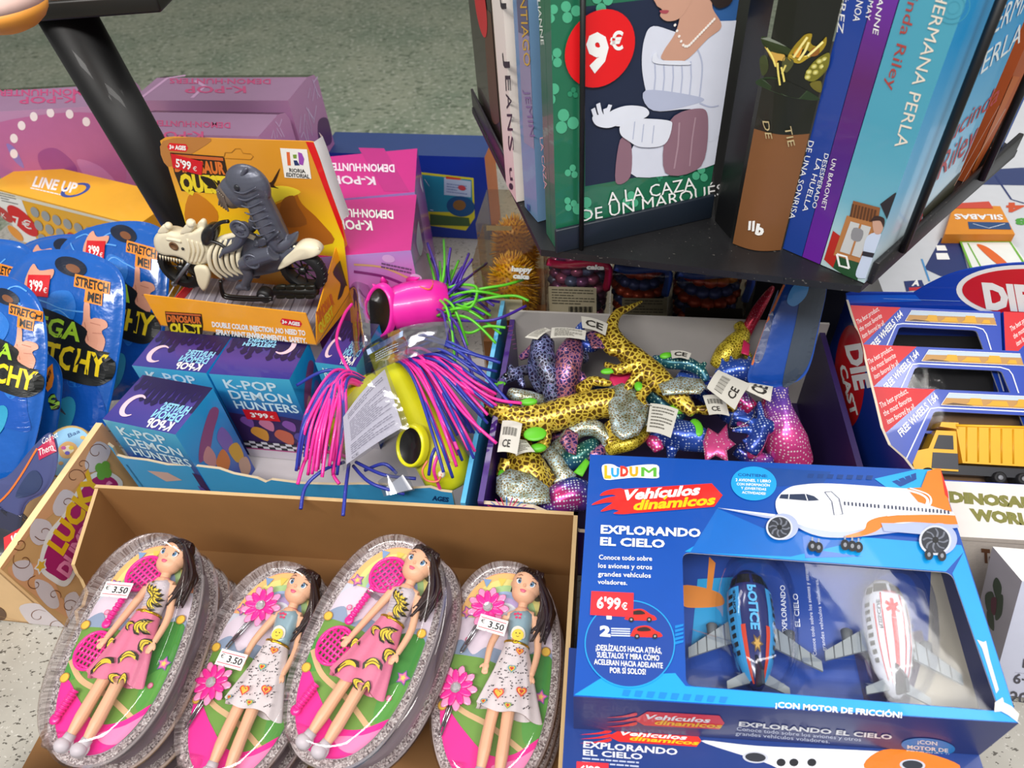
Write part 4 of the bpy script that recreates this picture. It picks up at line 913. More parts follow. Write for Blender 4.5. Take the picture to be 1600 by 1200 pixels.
def pack_matrix(head, foot, zf, dz, roll=0.0):
    a, b = P(*head, zf + dz), P(*foot, zf); y = (a - b).normalized(); x = y.cross(UPV).normalized(); z = x.cross(y)
    z = (z + x*roll).normalized(); x = y.cross(z)
    c = (a + b)/2
    return Matrix(((x.x, y.x, z.x, c.x), (x.y, y.y, z.y, c.y), (x.z, y.z, z.z, c.z), (0, 0, 0, 1)))
GRP = 'clear oval doll packs in the carton'
PK = [((265, 842), (125, 1197), 0.112, 0.020), ((462, 885), (330, 1237), 0.072, 0.022), ((645, 848), (495, 1197), 0.112, 0.020), ((798, 885), (752, 1247), 0.070, 0.022)]
packs = []
pa = thing('doll_pack', 'oval pack with a price sticker, doll in banana skirt and rackets, leftmost', 'doll pack', group=GRP)
pack_card(pa); make_doll(pa, 'racket')
racket(pa, (-0.0075, 0.0600, 0.006), (0.55, 0.84), 0.0150, 0); grip(pa, (-0.0155, 0.0450, 0.006), (-0.0235, 0.0125, 0.006), 0.0033)
mb = MB(); mb.bbox((-0.0195, 0.0385, 0.0085), (0.018, -0.006, 0), (0.0015, 0.0045, 0), (0, 0, 0.0006), clear('#e8e4ea', 0.3, 0.1), 0.0002); mb.build('plastic_tie', pa, local=True)
racket(pa, (-0.0265, -0.0105, 0.005), (0.3, 0.95), 0.0145, 0); grip(pa, (-0.0270, -0.0430, 0.005), (-0.0340, -0.0660, 0.005), 0.0036)
pack_shell(pa)
pb = thing('doll_pack', 'oval pack with a price sticker low on the doll, spotted skirt, second from left', 'doll pack', group=GRP)
pack_card(pb); make_doll(pb, 'clip'); flower(pb, (-0.0150, 0.0530, 0.006), 0.0190, (-0.0330, 0.0130, 0.005)); flower(pb, (-0.0330, -0.0190, 0.005), 0.0185, (-0.0400, -0.0560, 0.005)); pack_shell(pb)
pa.matrix_world = pack_matrix(*PK[0]); pb.matrix_world = pack_matrix(*PK[1])
pc = dup(pa, 'oval pack without a sticker, doll in pink banana skirt, second from right', pack_matrix(*PK[2]))
pd = dup(pb, 'oval pack with a price sticker across the chest, spotted skirt, rightmost by the blue box', pack_matrix(*PK[3]))
sticker(pa, (-0.0125, 0.0355), -0.05); sticker(pb, (-0.0130, -0.0020), -0.08); sticker(pd, (-0.0060, 0.0310), -0.18)
# packs lower in the stacks: card and shell only
lo = None
ORD = ('second', 'third', 'lowest'); WHO = ('the leftmost doll pack', 'the second doll pack from the left', 'the doll pack without a sticker', 'the rightmost doll pack')
for i, n in enumerate((3, 2, 1, 2)):
    m0 = pack_matrix(*PK[i]); 
    for k in range(1, n + 1):
        zc = m0.col[2].xyz; m = m0.copy(); m.translation = m0.translation - zc*0.0295*k + cx*(0.002*k + (0.008 if i == 2 else 0))
        lab = 'clear oval pack, %s in the stack under %s' % (ORD[k-1] if k < n or n == 3 else ('lowest' if n > 1 else 'next down'), WHO[i])
        if lo is None:
            lo = thing('doll_pack', lab, 'doll pack', group='clear oval doll packs lower in the stacks'); pack_card(lo, False); pack_shell(lo); lo.matrix_world = m
        else: dup(lo, lab, m)
# ================================================================ big blue aeroplane boxes
LZ = 0.195; LT = 0.063
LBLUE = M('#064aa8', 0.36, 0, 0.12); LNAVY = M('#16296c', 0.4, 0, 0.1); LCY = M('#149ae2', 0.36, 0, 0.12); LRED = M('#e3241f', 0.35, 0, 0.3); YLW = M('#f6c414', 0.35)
c4 = [P(*p, LZ) for p in ((922, 710), (1468, 735), (1592, 1130), (896, 1088))]
def roundquad(q, r, n=5):
    out = []
    for i in range(4):
        p, a, b = Vector(q[i]), Vector(q[i-1]), Vector(q[(i+1) % 4]); u, v = p + (a-p).normalized()*r, p + (b-p).normalized()*r
        for k in range(n+1): s_ = k/n; out.append(u*(1-s_)**2 + p*2*s_*(1-s_) + v*s_*s_)
    return out
t = thing('toy_plane_box', 'big blue window box with two toy aeroplanes, on top at lower right', 'toy box', c4[3] - UPV*LZ, 'blue aeroplane boxes')
LBOX = t
win = [P(p.x, p.y, LZ) for p in roundquad([(1066, 863), (1487, 895), (1561, 1111), (1072, 1071)], 13)]
ctr = sum(win, Vector()) / len(win)
def rayhit(d):                     # outer rectangle point seen from the window centre in direction d
    best = None
    for i in range(4):
        a, b = c4[i], c4[(i+1) % 4]; e = b - a; den = d.x*e.y - d.y*e.x
        if abs(den) < 1e-9: continue
        w_ = a - ctr; k = (w_.x*e.y - w_.y*e.x)/den; s_ = (w_.x*d.y - w_.y*d.x)/den
        if k > 0 and -1e-6 <= s_ <= 1+1e-6 and (best is None or k < best): best = k
    return ctr + d*best
loop = sorted([(math.atan2(p.y-ctr.y, p.x-ctr.x), p) for p in win] , key=lambda x: x[0])
inner = [p for a, p in loop]; outer = [rayhit(p - ctr) for p in inner]
for c in c4:                       # snap the nearest ray to each true corner
    j = min(range(len(outer)), key=lambda i: (outer[i]-c).length); outer[j] = c.copy()
mb = MB(); mb.ring(outer, inner, LBLUE); mb.ring([p - UPV*0.0006 for p in inner], [p - UPV*0.0006 for p in outer], M('#c9ccd2', 0.6)); mb.shell(inner, [p - UPV*0.0006 for p in inner], M('#d9d9d6', 0.6))
lo4 = [p - UPV*LT for p in c4]
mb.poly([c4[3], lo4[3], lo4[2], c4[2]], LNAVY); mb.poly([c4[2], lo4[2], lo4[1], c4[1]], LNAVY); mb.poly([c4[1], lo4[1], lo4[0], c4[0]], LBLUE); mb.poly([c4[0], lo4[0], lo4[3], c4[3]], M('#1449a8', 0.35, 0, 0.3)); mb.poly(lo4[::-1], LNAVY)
TP = pxplane(c4[0], UPV)
Z2 = lambda p: (880 + p[0]*0.45, 690 + p[1]*0.45)        # measured in the enlarged view of the box
def Q(*pts): return [Z2(p) for p in pts]
pr = Pr(mb, TP, UPV); pr.clip = [pix(p) for p in c4]
# paler printed areas, dark grid blocks, stripes
pr.poly([(1478, 893), (1070, 862), (1090, 850), (1240, 848), (1330, 838), (1502, 852), (1506, 862)], LCY, 0)
pr.poly([(1488, 896), (1506, 862), (1591, 1129), (1562, 1111)], LCY, 0); pr.poly([(897, 1086), (945, 1056), (1055, 1052), (1071, 1072), (1562, 1112), (1592, 1129)], LCY, 0)
pr.poly(Q((535, 232), (760, 330), (690, 300), (1040, 330), (1030, 345), (790, 400), (560, 390), (440, 385)), M('#0f66bf', 0.36, 0, 0.12), 0)
pr.poly(Q((830, 330), (960, 300), (900, 380), (1040, 400), (840, 405)), M('#0d62bf', 0.32, 0, 0.3), 1)
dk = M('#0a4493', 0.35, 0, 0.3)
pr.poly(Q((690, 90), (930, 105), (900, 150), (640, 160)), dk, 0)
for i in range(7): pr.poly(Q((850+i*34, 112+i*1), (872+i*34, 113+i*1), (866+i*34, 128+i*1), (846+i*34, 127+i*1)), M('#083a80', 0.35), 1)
pr.poly(Q((1080, 130), (1250, 92), (1300, 98), (1240, 190), (1150, 180)), M('#18a5e8', 0.32, 0, 0.3), 1)
for i in range(4): pr.poly(Q((1140+i*22, 140-i*8), (1158+i*22, 134-i*8), (1190+i*12, 150-i*6), (1170+i*14, 158-i*6)), dk, 2)
for i in range(9): pr.poly(Q((210+i*42, 862+i*3), (236+i*42, 864+i*3), (226+i*42, 885+i*3), (204+i*42, 882+i*3)), M('#0f7fca', 0.35), 1)
for i in range(5): pr.poly(Q((388, 640+i*14), (418, 634+i*14), (416, 642+i*14), (388, 650+i*14)), M('#0f7fca', 0.35), 1)
# logo
pr.blob(Q((136, 84), (170, 80), (200, 92), (250, 84), (325, 82), (332, 112), (325, 128), (250, 126), (200, 130), (150, 134), (138, 120)), '#f3efdf', 0, 4)
for ch, x0, x1, yb, yc, cc in (('L', 141, 168, 128, 84, '#f2b418'), ('U', 164, 196, 124, 92, '#2a9fe0'), ('D', 196, 228, 122, 86, '#e33a2a'), ('U', 228, 262, 122, 88, '#f2a418'), ('M', 268, 326, 124, 88, '#59b03a')):
    if ch == 'M':
        for dx in (-1.5, 1.5): pr.text(ch, Z2((x0+4+dx, yb-1)), Z2((x1-4+dx, yb)), Z2((x0+4+dx, yc+1)), cc, 3, 0.0)
    else: pr.text(ch, Z2((x0+2, yb-1)), Z2((x1-2, yb)), Z2((x0+2, yc+1)), cc, 3, 0.035 if ch == 'M' else 0.055)
# flame banner
pr.poly(Q((190, 168), (515, 147), (553, 188), (524, 228), (230, 252), (170, 235), (200, 215)), LRED, 2)
for q in (((205, 165), (150, 172), (128, 190), (170, 186), (200, 195)), ((200, 190), (140, 200), (98, 222), (150, 214), (200, 212)), ((195, 205), (160, 222), (130, 245), (180, 236), (210, 240)), ((215, 235), (190, 244), (175, 252), (215, 254), (240, 248))): pr.blob(Q(*q), LRED, 2, 4)
pr.text('Vehículos', Z2((200, 206)), Z2((470, 186)), Z2((200, 171)), WHITE, 3, 0.04, 0.25); pr.text('dinamicos', Z2((240, 240)), Z2((524, 220)), Z2((238, 206)), YLW, 3, 0.04, 0.25); pr.line(Q((349, 203), (360, 192)), 0.0018, YLW, 3)
# text
pr.text('EXPLORANDO', Z2((130, 320)), Z2((476, 333)), Z2((131, 291)), WHITE, 2, 0.035); pr.text('EL CIELO', Z2((128, 361)), Z2((352, 370)), Z2((129, 333)), WHITE, 2, 0.035)
for s_, a, b, cp in (('Conoce todo sobre', (124, 411), (308, 416), 394), ('los aviones y otros', (122, 440), (308, 446), 423), ('grandes vehículos', (121, 469), (304, 475), 452), ('voladores.', (120, 496), (222, 500), 480)): pr.text(s_, Z2(a), Z2(b), Z2((a[0], cp)), WHITE, 2, 0.01)
pr.ell(Z2((661, 148)), Z2((740, 150)), Z2((660, 207)), '#1a9de0', 2, 40)
pr.text('CONTIENE:', Z2((606, 122)), Z2((708, 127)), Z2((606, 112)), '#0b4a9a', 3, 0.02)
for s_, a, b, cp in (('2 AVIONES, 1 LIBRO', (598, 140), (720, 145), 130), ('CON INFORMACIÓN', (602, 154), (716, 159), 145), ('Y ¡DIVERTIDAS', (616, 168), (704, 173), 159), ('ACTIVIDADES!', (620, 183), (702, 188), 174)): pr.text(s_, Z2(a), Z2(b), Z2((a[0], cp)), WHITE, 3, 0.02)
# round badge with the sliding cars
pr.ell(Z2((231, 704)), Z2((388, 708)), Z2((227, 856)), '#159be0', 1, 60); pr.ell(Z2((231, 704)), Z2((384, 708)), Z2((227, 852)), '#123f95', 2, 60)
for k, (x, y) in enumerate(((262, 606), (282, 664))):
    pr.blob(Q((x-46, y+6), (x-30, y-16), (x+10, y-22), (x+40, y-4), (x+56, y+4), (x+54, y+18), (x-40, y+16)), '#d8281f', 4, 4); pr.blob(Q((x-24, y-12), (x+6, y-17), (x+22, y-4), (x-20, y-2)), '#2c1c1c', 5, 3)
    for xx in (x-26, x+36): pr.ell(Z2((xx, y+16)), Z2((xx+9, y+16)), Z2((xx, y+25)), '#1c1c1f', 6, 16); pr.ell(Z2((xx, y+16)), Z2((xx+4, y+16)), Z2((xx, y+20)), '#9a9aa0', 7, 12)
for yy in (652, 660, 668, 676): pr.line(Q((166, yy), (232, yy+2)), 0.0009, M('#cfd8ee'), 4)
pr.text('1', Z2((150, 618)), Z2((168, 619)), Z2((150, 594)), WHITE, 4, 0.06); pr.text('2', Z2((127, 676)), Z2((164, 679)), Z2((127, 642)), WHITE, 4, 0.06)
for s_, a, b, cp in (('¡DESLÍZALOS HACIA ATRÁS,', (113, 727), (341, 739), 707), ('SUÉLTALOS Y MIRA CÓMO', (117, 752), (333, 764), 732), ('ACELERAN HACIA ADELANTE', (107, 776), (345, 790), 757), ('POR SÍ SOLOS!', (162, 806), (286, 812), 786)): pr.text(s_, Z2(a), Z2(b), Z2((a[0], cp)), WHITE, 4, 0.015)
pr.text('¡CON MOTOR DE FRICCIÓN!', Z2((735, 925)), Z2((1174, 962)), Z2((736, 905)), WHITE, 3, 0.03)
# aeroplane picture
PWH, PSH, POR = M('#e9ecf4', 0.35, 0, 0.3), M('#a9b4d8', 0.35, 0, 0.3), M('#f07c1a', 0.35, 0, 0.3)
pr.poly(Q((535, 233), (735, 256), (742, 272), (700, 268)), PWH, 3); pr.poly(Q((535, 233), (700, 268), (742, 272), (738, 266)), PSH, 4)
pr.blob(Q((736, 225), (744, 196), (775, 168), (820, 155), (930, 150), (1210, 168), (1260, 160), (1350, 250), (1365, 300), (1250, 292), (1100, 320), (980, 335), (880, 326), (800, 296), (750, 262)), PWH, 5, 5)
pr.blob(Q((750, 262), (840, 300), (960, 318), (1090, 300), (1250, 282), (1365, 292), (1366, 304), (1180, 318), (980, 338), (860, 326)), PSH, 6, 5)
pr.blob(Q((970, 335), (1040, 312), (1060, 280), (1140, 262), (1360, 262), (1366, 292), (1200, 284), (1120, 294), (1080, 318), (1020, 336)), POR, 7, 5)
pr.poly(Q((1190, 168), (1240, 165), (1262, 108), (1308, 95), (1326, 180), (1346, 250), (1230, 215)), POR, 8); pr.poly(Q((1306, 95), (1322, 110), (1335, 205), (1322, 190)), '#d8281f', 9)
pr.line(Q((1180, 172), (1240, 190), (1262, 215), (1230, 246), (1120, 262)), 0.0022, PWH, 10, True); pr.line(Q((1200, 168), (1262, 190), (1272, 220), (1240, 250)), 0.0014, PWH, 10, True)
for i in range(28):
    x = 972 + i*13 + (8 if i > 9 else 0); pr.poly(Q((x, 214+i*1.15), (x+5, 214.4+i*1.15), (x+6, 227+i*1.15), (x+1, 226.6+i*1.15)), '#2a3350', 9)
pr.poly(Q((748, 203), (754, 190), (840, 188), (868, 196), (886, 210), (850, 212)), '#22304e', 9); pr.line(Q((782, 190), (780, 206)), 0.0008, PWH, 10); pr.line(Q((838, 189), (846, 212)), 0.0008, PWH, 10)
pr.line(Q((905, 182), (928, 180), (955, 205), (968, 258), (938, 262), (930, 215), (905, 182)), 0.0007, M('#3a4260'), 9)
for cxx, cyy, r in ((748, 306, 46), (1287, 350, 56)):
    pr.ell(Z2((cxx+12, cyy-4)), Z2((cxx+20+r, cyy-4)), Z2((cxx+12, cyy-4+r)), PSH, 9, 28)
    pr.ell(Z2((cxx, cyy)), Z2((cxx+r, cyy+3)), Z2((cxx-3, cyy+r*0.92)), '#c9cdd8', 10, 28); pr.ell(Z2((cxx, cyy)), Z2((cxx+r*0.86, cyy+2)), Z2((cxx-2, cyy+r*0.8)), '#2c2f38', 11, 28)
    for k in range(8): a = k*0.785; pr.line(Q((cxx, cyy), (cxx+r*0.5*math.cos(a+0.3), cyy+r*0.45*math.sin(a+0.3)), (cxx+r*0.78*math.cos(a), cyy+r*0.72*math.sin(a))), 0.0013, M('#6d727f'), 12, True)
    pr.ell(Z2((cxx, cyy)), Z2((cxx+r*0.2, cyy)), Z2((cxx, cyy+r*0.2)), '#15161a', 13, 14)
pr.poly(Q((1100, 290), (1240, 292), (1250, 330), (1110, 318)), PSH, 9)
for x, y in ((862, 370), (884, 375), (975, 366), (1000, 370), (1022, 374), (1265, 400), (1310, 404)):
    pr.poly(Q((x-3, y-32), (x+3, y-32), (x+3, y), (x-3, y)), '#9aa0ac', 8); pr.ell(Z2((x, y)), Z2((x+15, y+1)), Z2((x, y+19)), '#1d1e24', 9, 18); pr.ell(Z2((x, y)), Z2((x+6, y)), Z2((x, y+8)), '#8a8e98', 10, 12)
# front spine
fn = (c4[2] - c4[3]).cross(UPV) ; fn = fn.normalized()
pf = Pr(mb, pxplane(c4[3], fn), fn)
def flamelogo(q, x0, x1, y0, sc_, slope):
    w_ = x1 - x0; yy = lambda x: y0 + (x-x0)*slope
    q.poly([(x0, yy(x0)+2*sc_), (x0+w_*0.15, yy(x0)-12*sc_), (x1-8, yy(x1)-13*sc_), (x1, yy(x1)), (x1-8, yy(x1)+11*sc_), (x0+w_*0.12, yy(x0)+12*sc_)], LRED, 1)
    for d in (-8, 0, 8): q.blob([(x0+4, yy(x0)+d*sc_-2), (x0-w_*0.12, yy(x0)+d*sc_+3), (x0-w_*0.3, yy(x0)+d*sc_+6), (x0, yy(x0)+d*sc_+4)], LRED, 1, 3)
    q.text('Vehículos', (x0+w_*0.10, yy(x0)-0.5), (x1-w_*0.17, yy(x1)-1.5), (x0+w_*0.1, yy(x0)-9*sc_), WHITE, 3, 0.03, 0.25); q.text('dinamicos', (x0+w_*0.22, yy(x0)+9*sc_), (x1-w_*0.04, yy(x1)+8*sc_), (x0+w_*0.22, yy(x0)+1*sc_), YLW, 3, 0.03, 0.25)
flamelogo(pf, 990, 1132, 1122, 0.9, 0.05)
pf.text('EXPLORANDO EL CIELO', (1154, 1133), (1393, 1154), (1155, 1126), WHITE, 2, 0.03); pf.text('Conoce todo sobre los aviones y otros', (1151, 1140), (1345, 1157), (1151, 1134), '#cfd6ea', 2, 0.0); pf.text('grandes vehículos voladores.', (1149, 1147), (1296, 1160), (1149, 1141), '#cfd6ea', 2, 0.0)
pf.ell((1450, 1166), (1492, 1170), (1449, 1179), '#1c86d0', 1, 36)
for s_, a, b, cp in (('¡CON', (1433, 1160), (1464, 1163), 1154), ('MOTOR DE', (1417, 1168), (1481, 1174), 1162), ('FRICCIÓN!', (1416, 1175), (1483, 1181), 1170)): pf.text(s_, a, b, (a[0], cp), WHITE, 3, 0.03)
mb.build('printed_carton', t)
# torn white corner at the front right
mb = MB(); pr = Pr(mb, TP, UPV, 4); pr.poly([(1553, 1113), (1554, 1098), (1566, 1090), (1568, 1098), (1580, 1104), (1592, 1116), (1589, 1127), (1596, 1134), (1575, 1118), (1564, 1112)], '#d9d6cf'); pr.poly([(1526, 1000), (1536, 1004), (1540, 1002), (1546, 1030), (1560, 1078), (1556, 1084), (1534, 1014)], '#d5d2cb'); mb.build('torn_paper', t)
# window, tray, sticker
mb = MB(); mb.poly([p - UPV*0.0012 for p in inner], clear('#fdfdff', 0.03, 0.05, 0.10, 26, 0.3)); mb.build('clear_window', t)
TZ = LZ - 0.046
def inset(p, k): return ctr + (p - ctr)*k
tl = [c - UPV*0.046 for c in c4]
mb = MB(); cc_ = sum(tl, Vector())/4; q4 = [cc_ + (p-cc_)*0.985 for p in tl]; mb.poly(q4, M('#24489a', 0.35, 0, 0.3))
pr = Pr(mb, pxplane(q4[0], UPV), UPV)
pr.poly([(1090, 905), (1180, 900), (1130, 1000), (1080, 1010)], '#2fa0d8', 0); pr.blob([(1066, 915), (1120, 925), (1130, 945), (1090, 950), (1066, 945)], '#e08a3c', 1); pr.poly([(1108, 870), (1118, 880), (1112, 925), (1104, 920)], '#e08a3c', 1)
pr.poly([(1455, 880), (1505, 905), (1560, 1110), (1420, 1100), (1450, 1000)], '#b3ad9d', 1); pr.poly([(1330, 1000), (1440, 985), (1470, 1110), (1350, 1095)], '#3a2f52', 0)
pr.text('EXPLORANDO', (1230, 990), (1226, 915), (1222, 990), '#e8ecf4', 3, 0.02); pr.text('EL CIELO', (1250, 980), (1246, 928), (1242, 980), '#e8ecf4', 3, 0.02)
pr.text('Conoce todo sobre los aviones y otros', (1276, 1025), (1262, 890), (1270, 1025), '#dfe5f2', 3); pr.text('grandes vehículos voladores.', (1290, 1018), (1278, 905), (1284, 1018), '#dfe5f2', 3)
mb.build('inner_card', t)
BLI = clear('#f6f8fc', 0.02, 0.06, 0.12, 45, 0.28)
mb = MB()
for c, rx, ry in (((1180, 985), 62, 112), ((1392, 1000), 62, 112)):
    rings = []
    for r_, dz in ((1.0, 0.0), (0.97, 0.018), (0.86, 0.030), (0.6, 0.036), (0.25, 0.038)):
        rings.append([P(c[0] + rx*r_*math.copysign(abs(math.cos(a))**0.8, math.cos(a)) + 0.08*ry*r_*math.sin(a), c[1] + ry*r_*math.copysign(abs(math.sin(a))**0.8, math.sin(a)), TZ + 0.001) + UPV*dz for a in [2*math.pi*j/36 for j in range(36)]])
    mb.loft(rings, BLI, False); mb.poly(rings[-1], BLI)
for q in (((1075, 1000), (1140, 1020), (1150, 1068), (1075, 1062)), ((1245, 1045), (1345, 1048), (1352, 1085), (1250, 1078))):
    b_ = [P(*p, TZ + 0.001) for p in q]; mb.loft([b_, [p + UPV*0.02 for p in b_], [sum(b_, Vector())/4 + (p - sum(b_, Vector())/4)*0.85 + UPV*0.022 for p in b_]], BLI, False, False); 
mb.build('clear_blister', t)
mb = MB(); pr = Pr(mb, TP, UPV, 8); s6q = [(924, 925), (990, 928), (989, 966), (922, 962)]; mb.prism([TP(p) + UPV*EPS*8 for p in s6q[::-1]], UPV*0.0003, M('#e02a34', 0.4)); pr.k = 12
pr.text("6'99", (932, 952), (969, 954), (933, 934), WHITE, 1, 0.03); pr.text('€', (971, 954), (980, 955), (971, 943), WHITE, 1, 0.02); mb.build('price_sticker', t)
# ---- the two toy aeroplanes
GRY = M('#8d9598', 0.4); GRYD = M('#5d6266', 0.45)
def toy_plane(nose, tail, lab, body, kind):
    zc = TZ + 0.017; a, b = P(*nose, zc), P(*tail, zc - 0.002); d = (b - a); L = d.length; d.normalize(); s = d.cross(UPV)
    mb = MB(); prof = [(0.0, 0.06), (0.03, 0.42), (0.10, 0.74), (0.22, 0.95), (0.40, 1.0), (0.62, 0.92), (0.80, 0.70), (0.93, 0.42), (1.0, 0.16)]; R = L*0.185
    mb.loft([[a + d*L*x + (s*math.cos(th) + UPV*math.sin(th))*R*r - UPV*R*0.1*x for th in [2*math.pi*j/28 for j in range(28)]] for x, r in prof], body)
    def rr(x):
        for (x0, r0), (x1, r1) in zip(prof, prof[1:]):
            if x <= x1: return R*(r0 + (r1-r0)*(x-x0)/(x1-x0))
        return R*0.16
    f = lambda p: a + d*L*p[0] + (s*math.sin(p[1]) + UPV*math.cos(p[1]))*rr(p[0]) - UPV*R*0.1*p[0]
    class PrS(Pr):
        def W(q, p, k): c = a + d*L*p[0]; return f(p) + (s*math.sin(p[1]) + UPV*math.cos(p[1]))*EPS*(q.k+k)
        def strip(q, x0, x1, y0, y1, m, k=0, n=8): 
            for i in range(n):
                for j in range(4):
                    A_, B_ = x0+(x1-x0)*i/n, x0+(x1-x0)*(i+1)/n; C_, D_ = y0+(y1-y0)*j/4, y0+(y1-y0)*(j+1)/4
                    q.poly([(A_, C_), (B_, C_), (B_, D_), (A_, D_)], m, k)
    pq = PrS(mb, f, UPV, 2); dkw = M('#15181c', 0.15, 0, 0.5)
    for sg in (-1, 1):
        pq.strip(0.10, 0.19, sg*0.08, sg*0.75, dkw, 2, 4); pq.strip(0.13, 0.20, sg*0.80, sg*1.15, dkw, 2, 4)
        for i in range(8): x = 0.28 + i*0.065; pq.strip(x, x+0.035, sg*0.95, sg*1.22, M('#1b2026', 0.3), 3, 2)
        if kind == 'police':
            pq.strip(0.22, 0.95, sg*0.62, sg*1.45, M('#3f9fd8', 0.3, 0, 0.4), 1, 14); pq.strip(0.55, 0.97, sg*0.45, sg*0.66, M('#d8452a', 0.3, 0, 0.4), 2, 10)
            pq.text('POLICE', (0.25 if sg < 0 else 0.45, sg*0.9), (0.45 if sg < 0 else 0.25, sg*0.9), (0.25 if sg < 0 else 0.45, sg*0.9 - 0.12), '#101828', 4, 0.03)
        else:
            pq.strip(0.20, 0.92, sg*0.40, sg*0.46, M('#c8283a', 0.3, 0, 0.4), 2, 14); pq.strip(0.40, 0.95, sg*0.10, sg*0.0, M('#d8303a', 0.3, 0, 0.4), 2, 10); pq.strip(0.3, 0.9, sg*0.72, sg*0.78, M('#c8283a', 0.3), 2, 14)
            pq.text('RESCUE', (0.27 if sg < 0 else 0.52, sg*0.62), (0.52 if sg < 0 else 0.27, sg*0.62), (0.27 if sg < 0 else 0.52, sg*0.62 - 0.14), '#1d2432', 4, 0.02)
    if kind == 'police':
        pq.text('POLICE', (0.22, -0.12), (0.60, -0.12), (0.22, 0.24), '#5cb8ea', 4, 0.04)
        for k_, r_, cc in ((4, 1.0, '#6b4d1c'), (5, 0.6, '#c89a3c')): pq.poly([(0.70 + 0.075*r_*math.cos(q_)*(1 if i_ % 2 else 0.5), 0.30*r_*math.sin(q_)*(1 if i_ % 2 else 0.5)) for i_, q_ in enumerate([2*math.pi*j/12 for j in range(12)])], cc, k_)
    else:
        pq.poly([(0.33 + 0.10*math.cos(q_), 0.42*math.sin(q_)) for q_ in [2*math.pi*j/24 for j in range(24)]], '#e9dede', 3)
        for k in range(3):
            q_ = k*math.pi/3; pq.poly([(0.33 + 0.075*math.cos(q_) - u*0.016*math.sin(q_), 0.30*math.sin(q_) + u*0.07*math.cos(q_)) if w_ == 0 else (0.33 - 0.075*math.cos(q_) - u*0.016*math.sin(q_), -0.30*math.sin(q_) + u*0.07*math.cos(q_)) for w_, u in ((0, -1), (0, 1), (1, 1), (1, -1))], '#d8232e', 5)
        pq.text('PARAMEDIC', (0.205, 0.30), (0.205, -0.30), (0.175, 0.30), '#c8283a', 4)
    pl_ = mb.build('toy_plane', LBOX); pl_['label'] = lab
    for sg in (-1, 1):
        mb = MB(); r0 = a + d*L*0.42 + s*sg*R*0.75 - UPV*R*0.35; r1 = a + d*L*0.62 + s*sg*R*0.75 - UPV*R*0.35; e0 = a + d*L*0.72 + s*sg*R*2.75 - UPV*R*0.15; e1_ = a + d*L*0.80 + s*sg*R*2.75 - UPV*R*0.15
        q = [r0, r1, e1_, e0] if sg > 0 else [r0, e0, e1_, r1]
        mb.prism(q, UPV*0.0022, GRY)
        for k in range(4):
            u = 0.2 + 0.2*k; p0 = r0.lerp(e0, u); p1 = r1.lerp(e1_, u); mb.tube([p0 + UPV*0.0024, p1 + UPV*0.0024], 0.0004, GRYD, 5)
        en = r0.lerp(e0, 0.45) - UPV*0.002; mb.tube([en - d*0.008, en - d*0.007, en + d*0.008], [0.0032, 0.0044, 0.0030], GRYD, 14)
        mb.build('wing', pl_)
        mb = MB(); r0 = a + d*L*0.86 + s*sg*R*0.3; e0 = a + d*L*0.97 + s*sg*R*1.25 + UPV*0.001; q = [r0, r0 + d*L*0.10, e0 + d*L*0.06, e0]
        mb.prism(q if sg > 0 else q[::-1], UPV*0.0018, GRY); mb.build('tailplane', pl_)
    mb = MB(); f0 = a + d*L*0.76 + UPV*R*0.55; mb.prism([f0, f0 + d*L*0.24 - UPV*R*0.3, f0 + d*L*0.30 + UPV*R*0.9, f0 + d*L*0.20 + UPV*R*0.95], s*0.002, M('#1c2a3c', 0.35)); mb.build('tail_fin', pl_)
    for x, y in ((0.2, 0), (0.62, -0.6), (0.62, 0.6)):
        mb = MB(); w0 = a + d*L*x + s*R*y - UPV*R*0.95; mb.tube([w0 - s*0.0025, w0 + s*0.0025], 0.0035, M('#17181a', 0.6), 14); mb.build('wheel', pl_)
toy_plane((1166, 893), (1184, 1078), 'blue and navy toy police aeroplane', M('#232c66', 0.2, 0, 0.6), 'police')
toy_plane((1376, 908), (1402, 1090), 'white toy rescue aeroplane with red stripes', M('#d9dbe0', 0.2, 0, 0.6), 'rescue')
# ---- lower box, pushed toward the viewer
z2 = 0.1315; A_ = P(889, 1012, z2); U_ = (c4[1]-c4[0]).normalized(); V_ = UPV.cross(U_); W_ = (c4[1]-c4[0]).length; Dp = (c4[3]-c4[0]).length
O_ = A_ - V_*Dp - UPV*0.063
t = thing('toy_plane_box', 'second big blue aeroplane box, underneath and pushed forward, mostly out of frame', 'toy box', O_, 'blue aeroplane boxes')
mb = MB(); mb.cuboid(O_, U_*W_, V_*Dp, UPV*0.063, LNAVY, top=M('#123680', 0.38, 0, 0.1))  # top in a darker blue than its twin, shade put into the colour
pr = Pr(mb, pxplane(A_, UPV), UPV); pr.clip = [pix(p) for p in (A_, A_ + U_*W_, A_ + U_*W_ - V_*Dp*0.5, A_ - V_*Dp*0.5)]
flamelogo(pr, 950, 1096, 1149, 0.85, 0.06); pr.text('EXPLORANDO', (911, 1168), (1058, 1180), (912, 1158), '#dfe4f0', 2, 0.03); pr.text('EL CIELO', (911, 1180), (1004, 1187), (911, 1171), '#dfe4f0', 2, 0.03)
pr.lines((910, 1184), (1000, 1191), (909, 1196), 2, '#b9c4de', 2); pr.poly([(901, 1190), (951, 1193), (951, 1215), (900, 1212)], '#d02a3a', 2); pr.text("6'99", (906, 1208), (938, 1210), (906, 1196), WHITE, 3, 0.03)
pr.blob([(1095, 1158), (1185, 1166), (1330, 1172), (1450, 1180), (1480, 1195), (1400, 1215), (1250, 1210), (1190, 1190)], PWH, 1); pr.blob([(1380, 1172), (1450, 1178), (1500, 1200), (1420, 1210), (1350, 1200)], POR, 2)
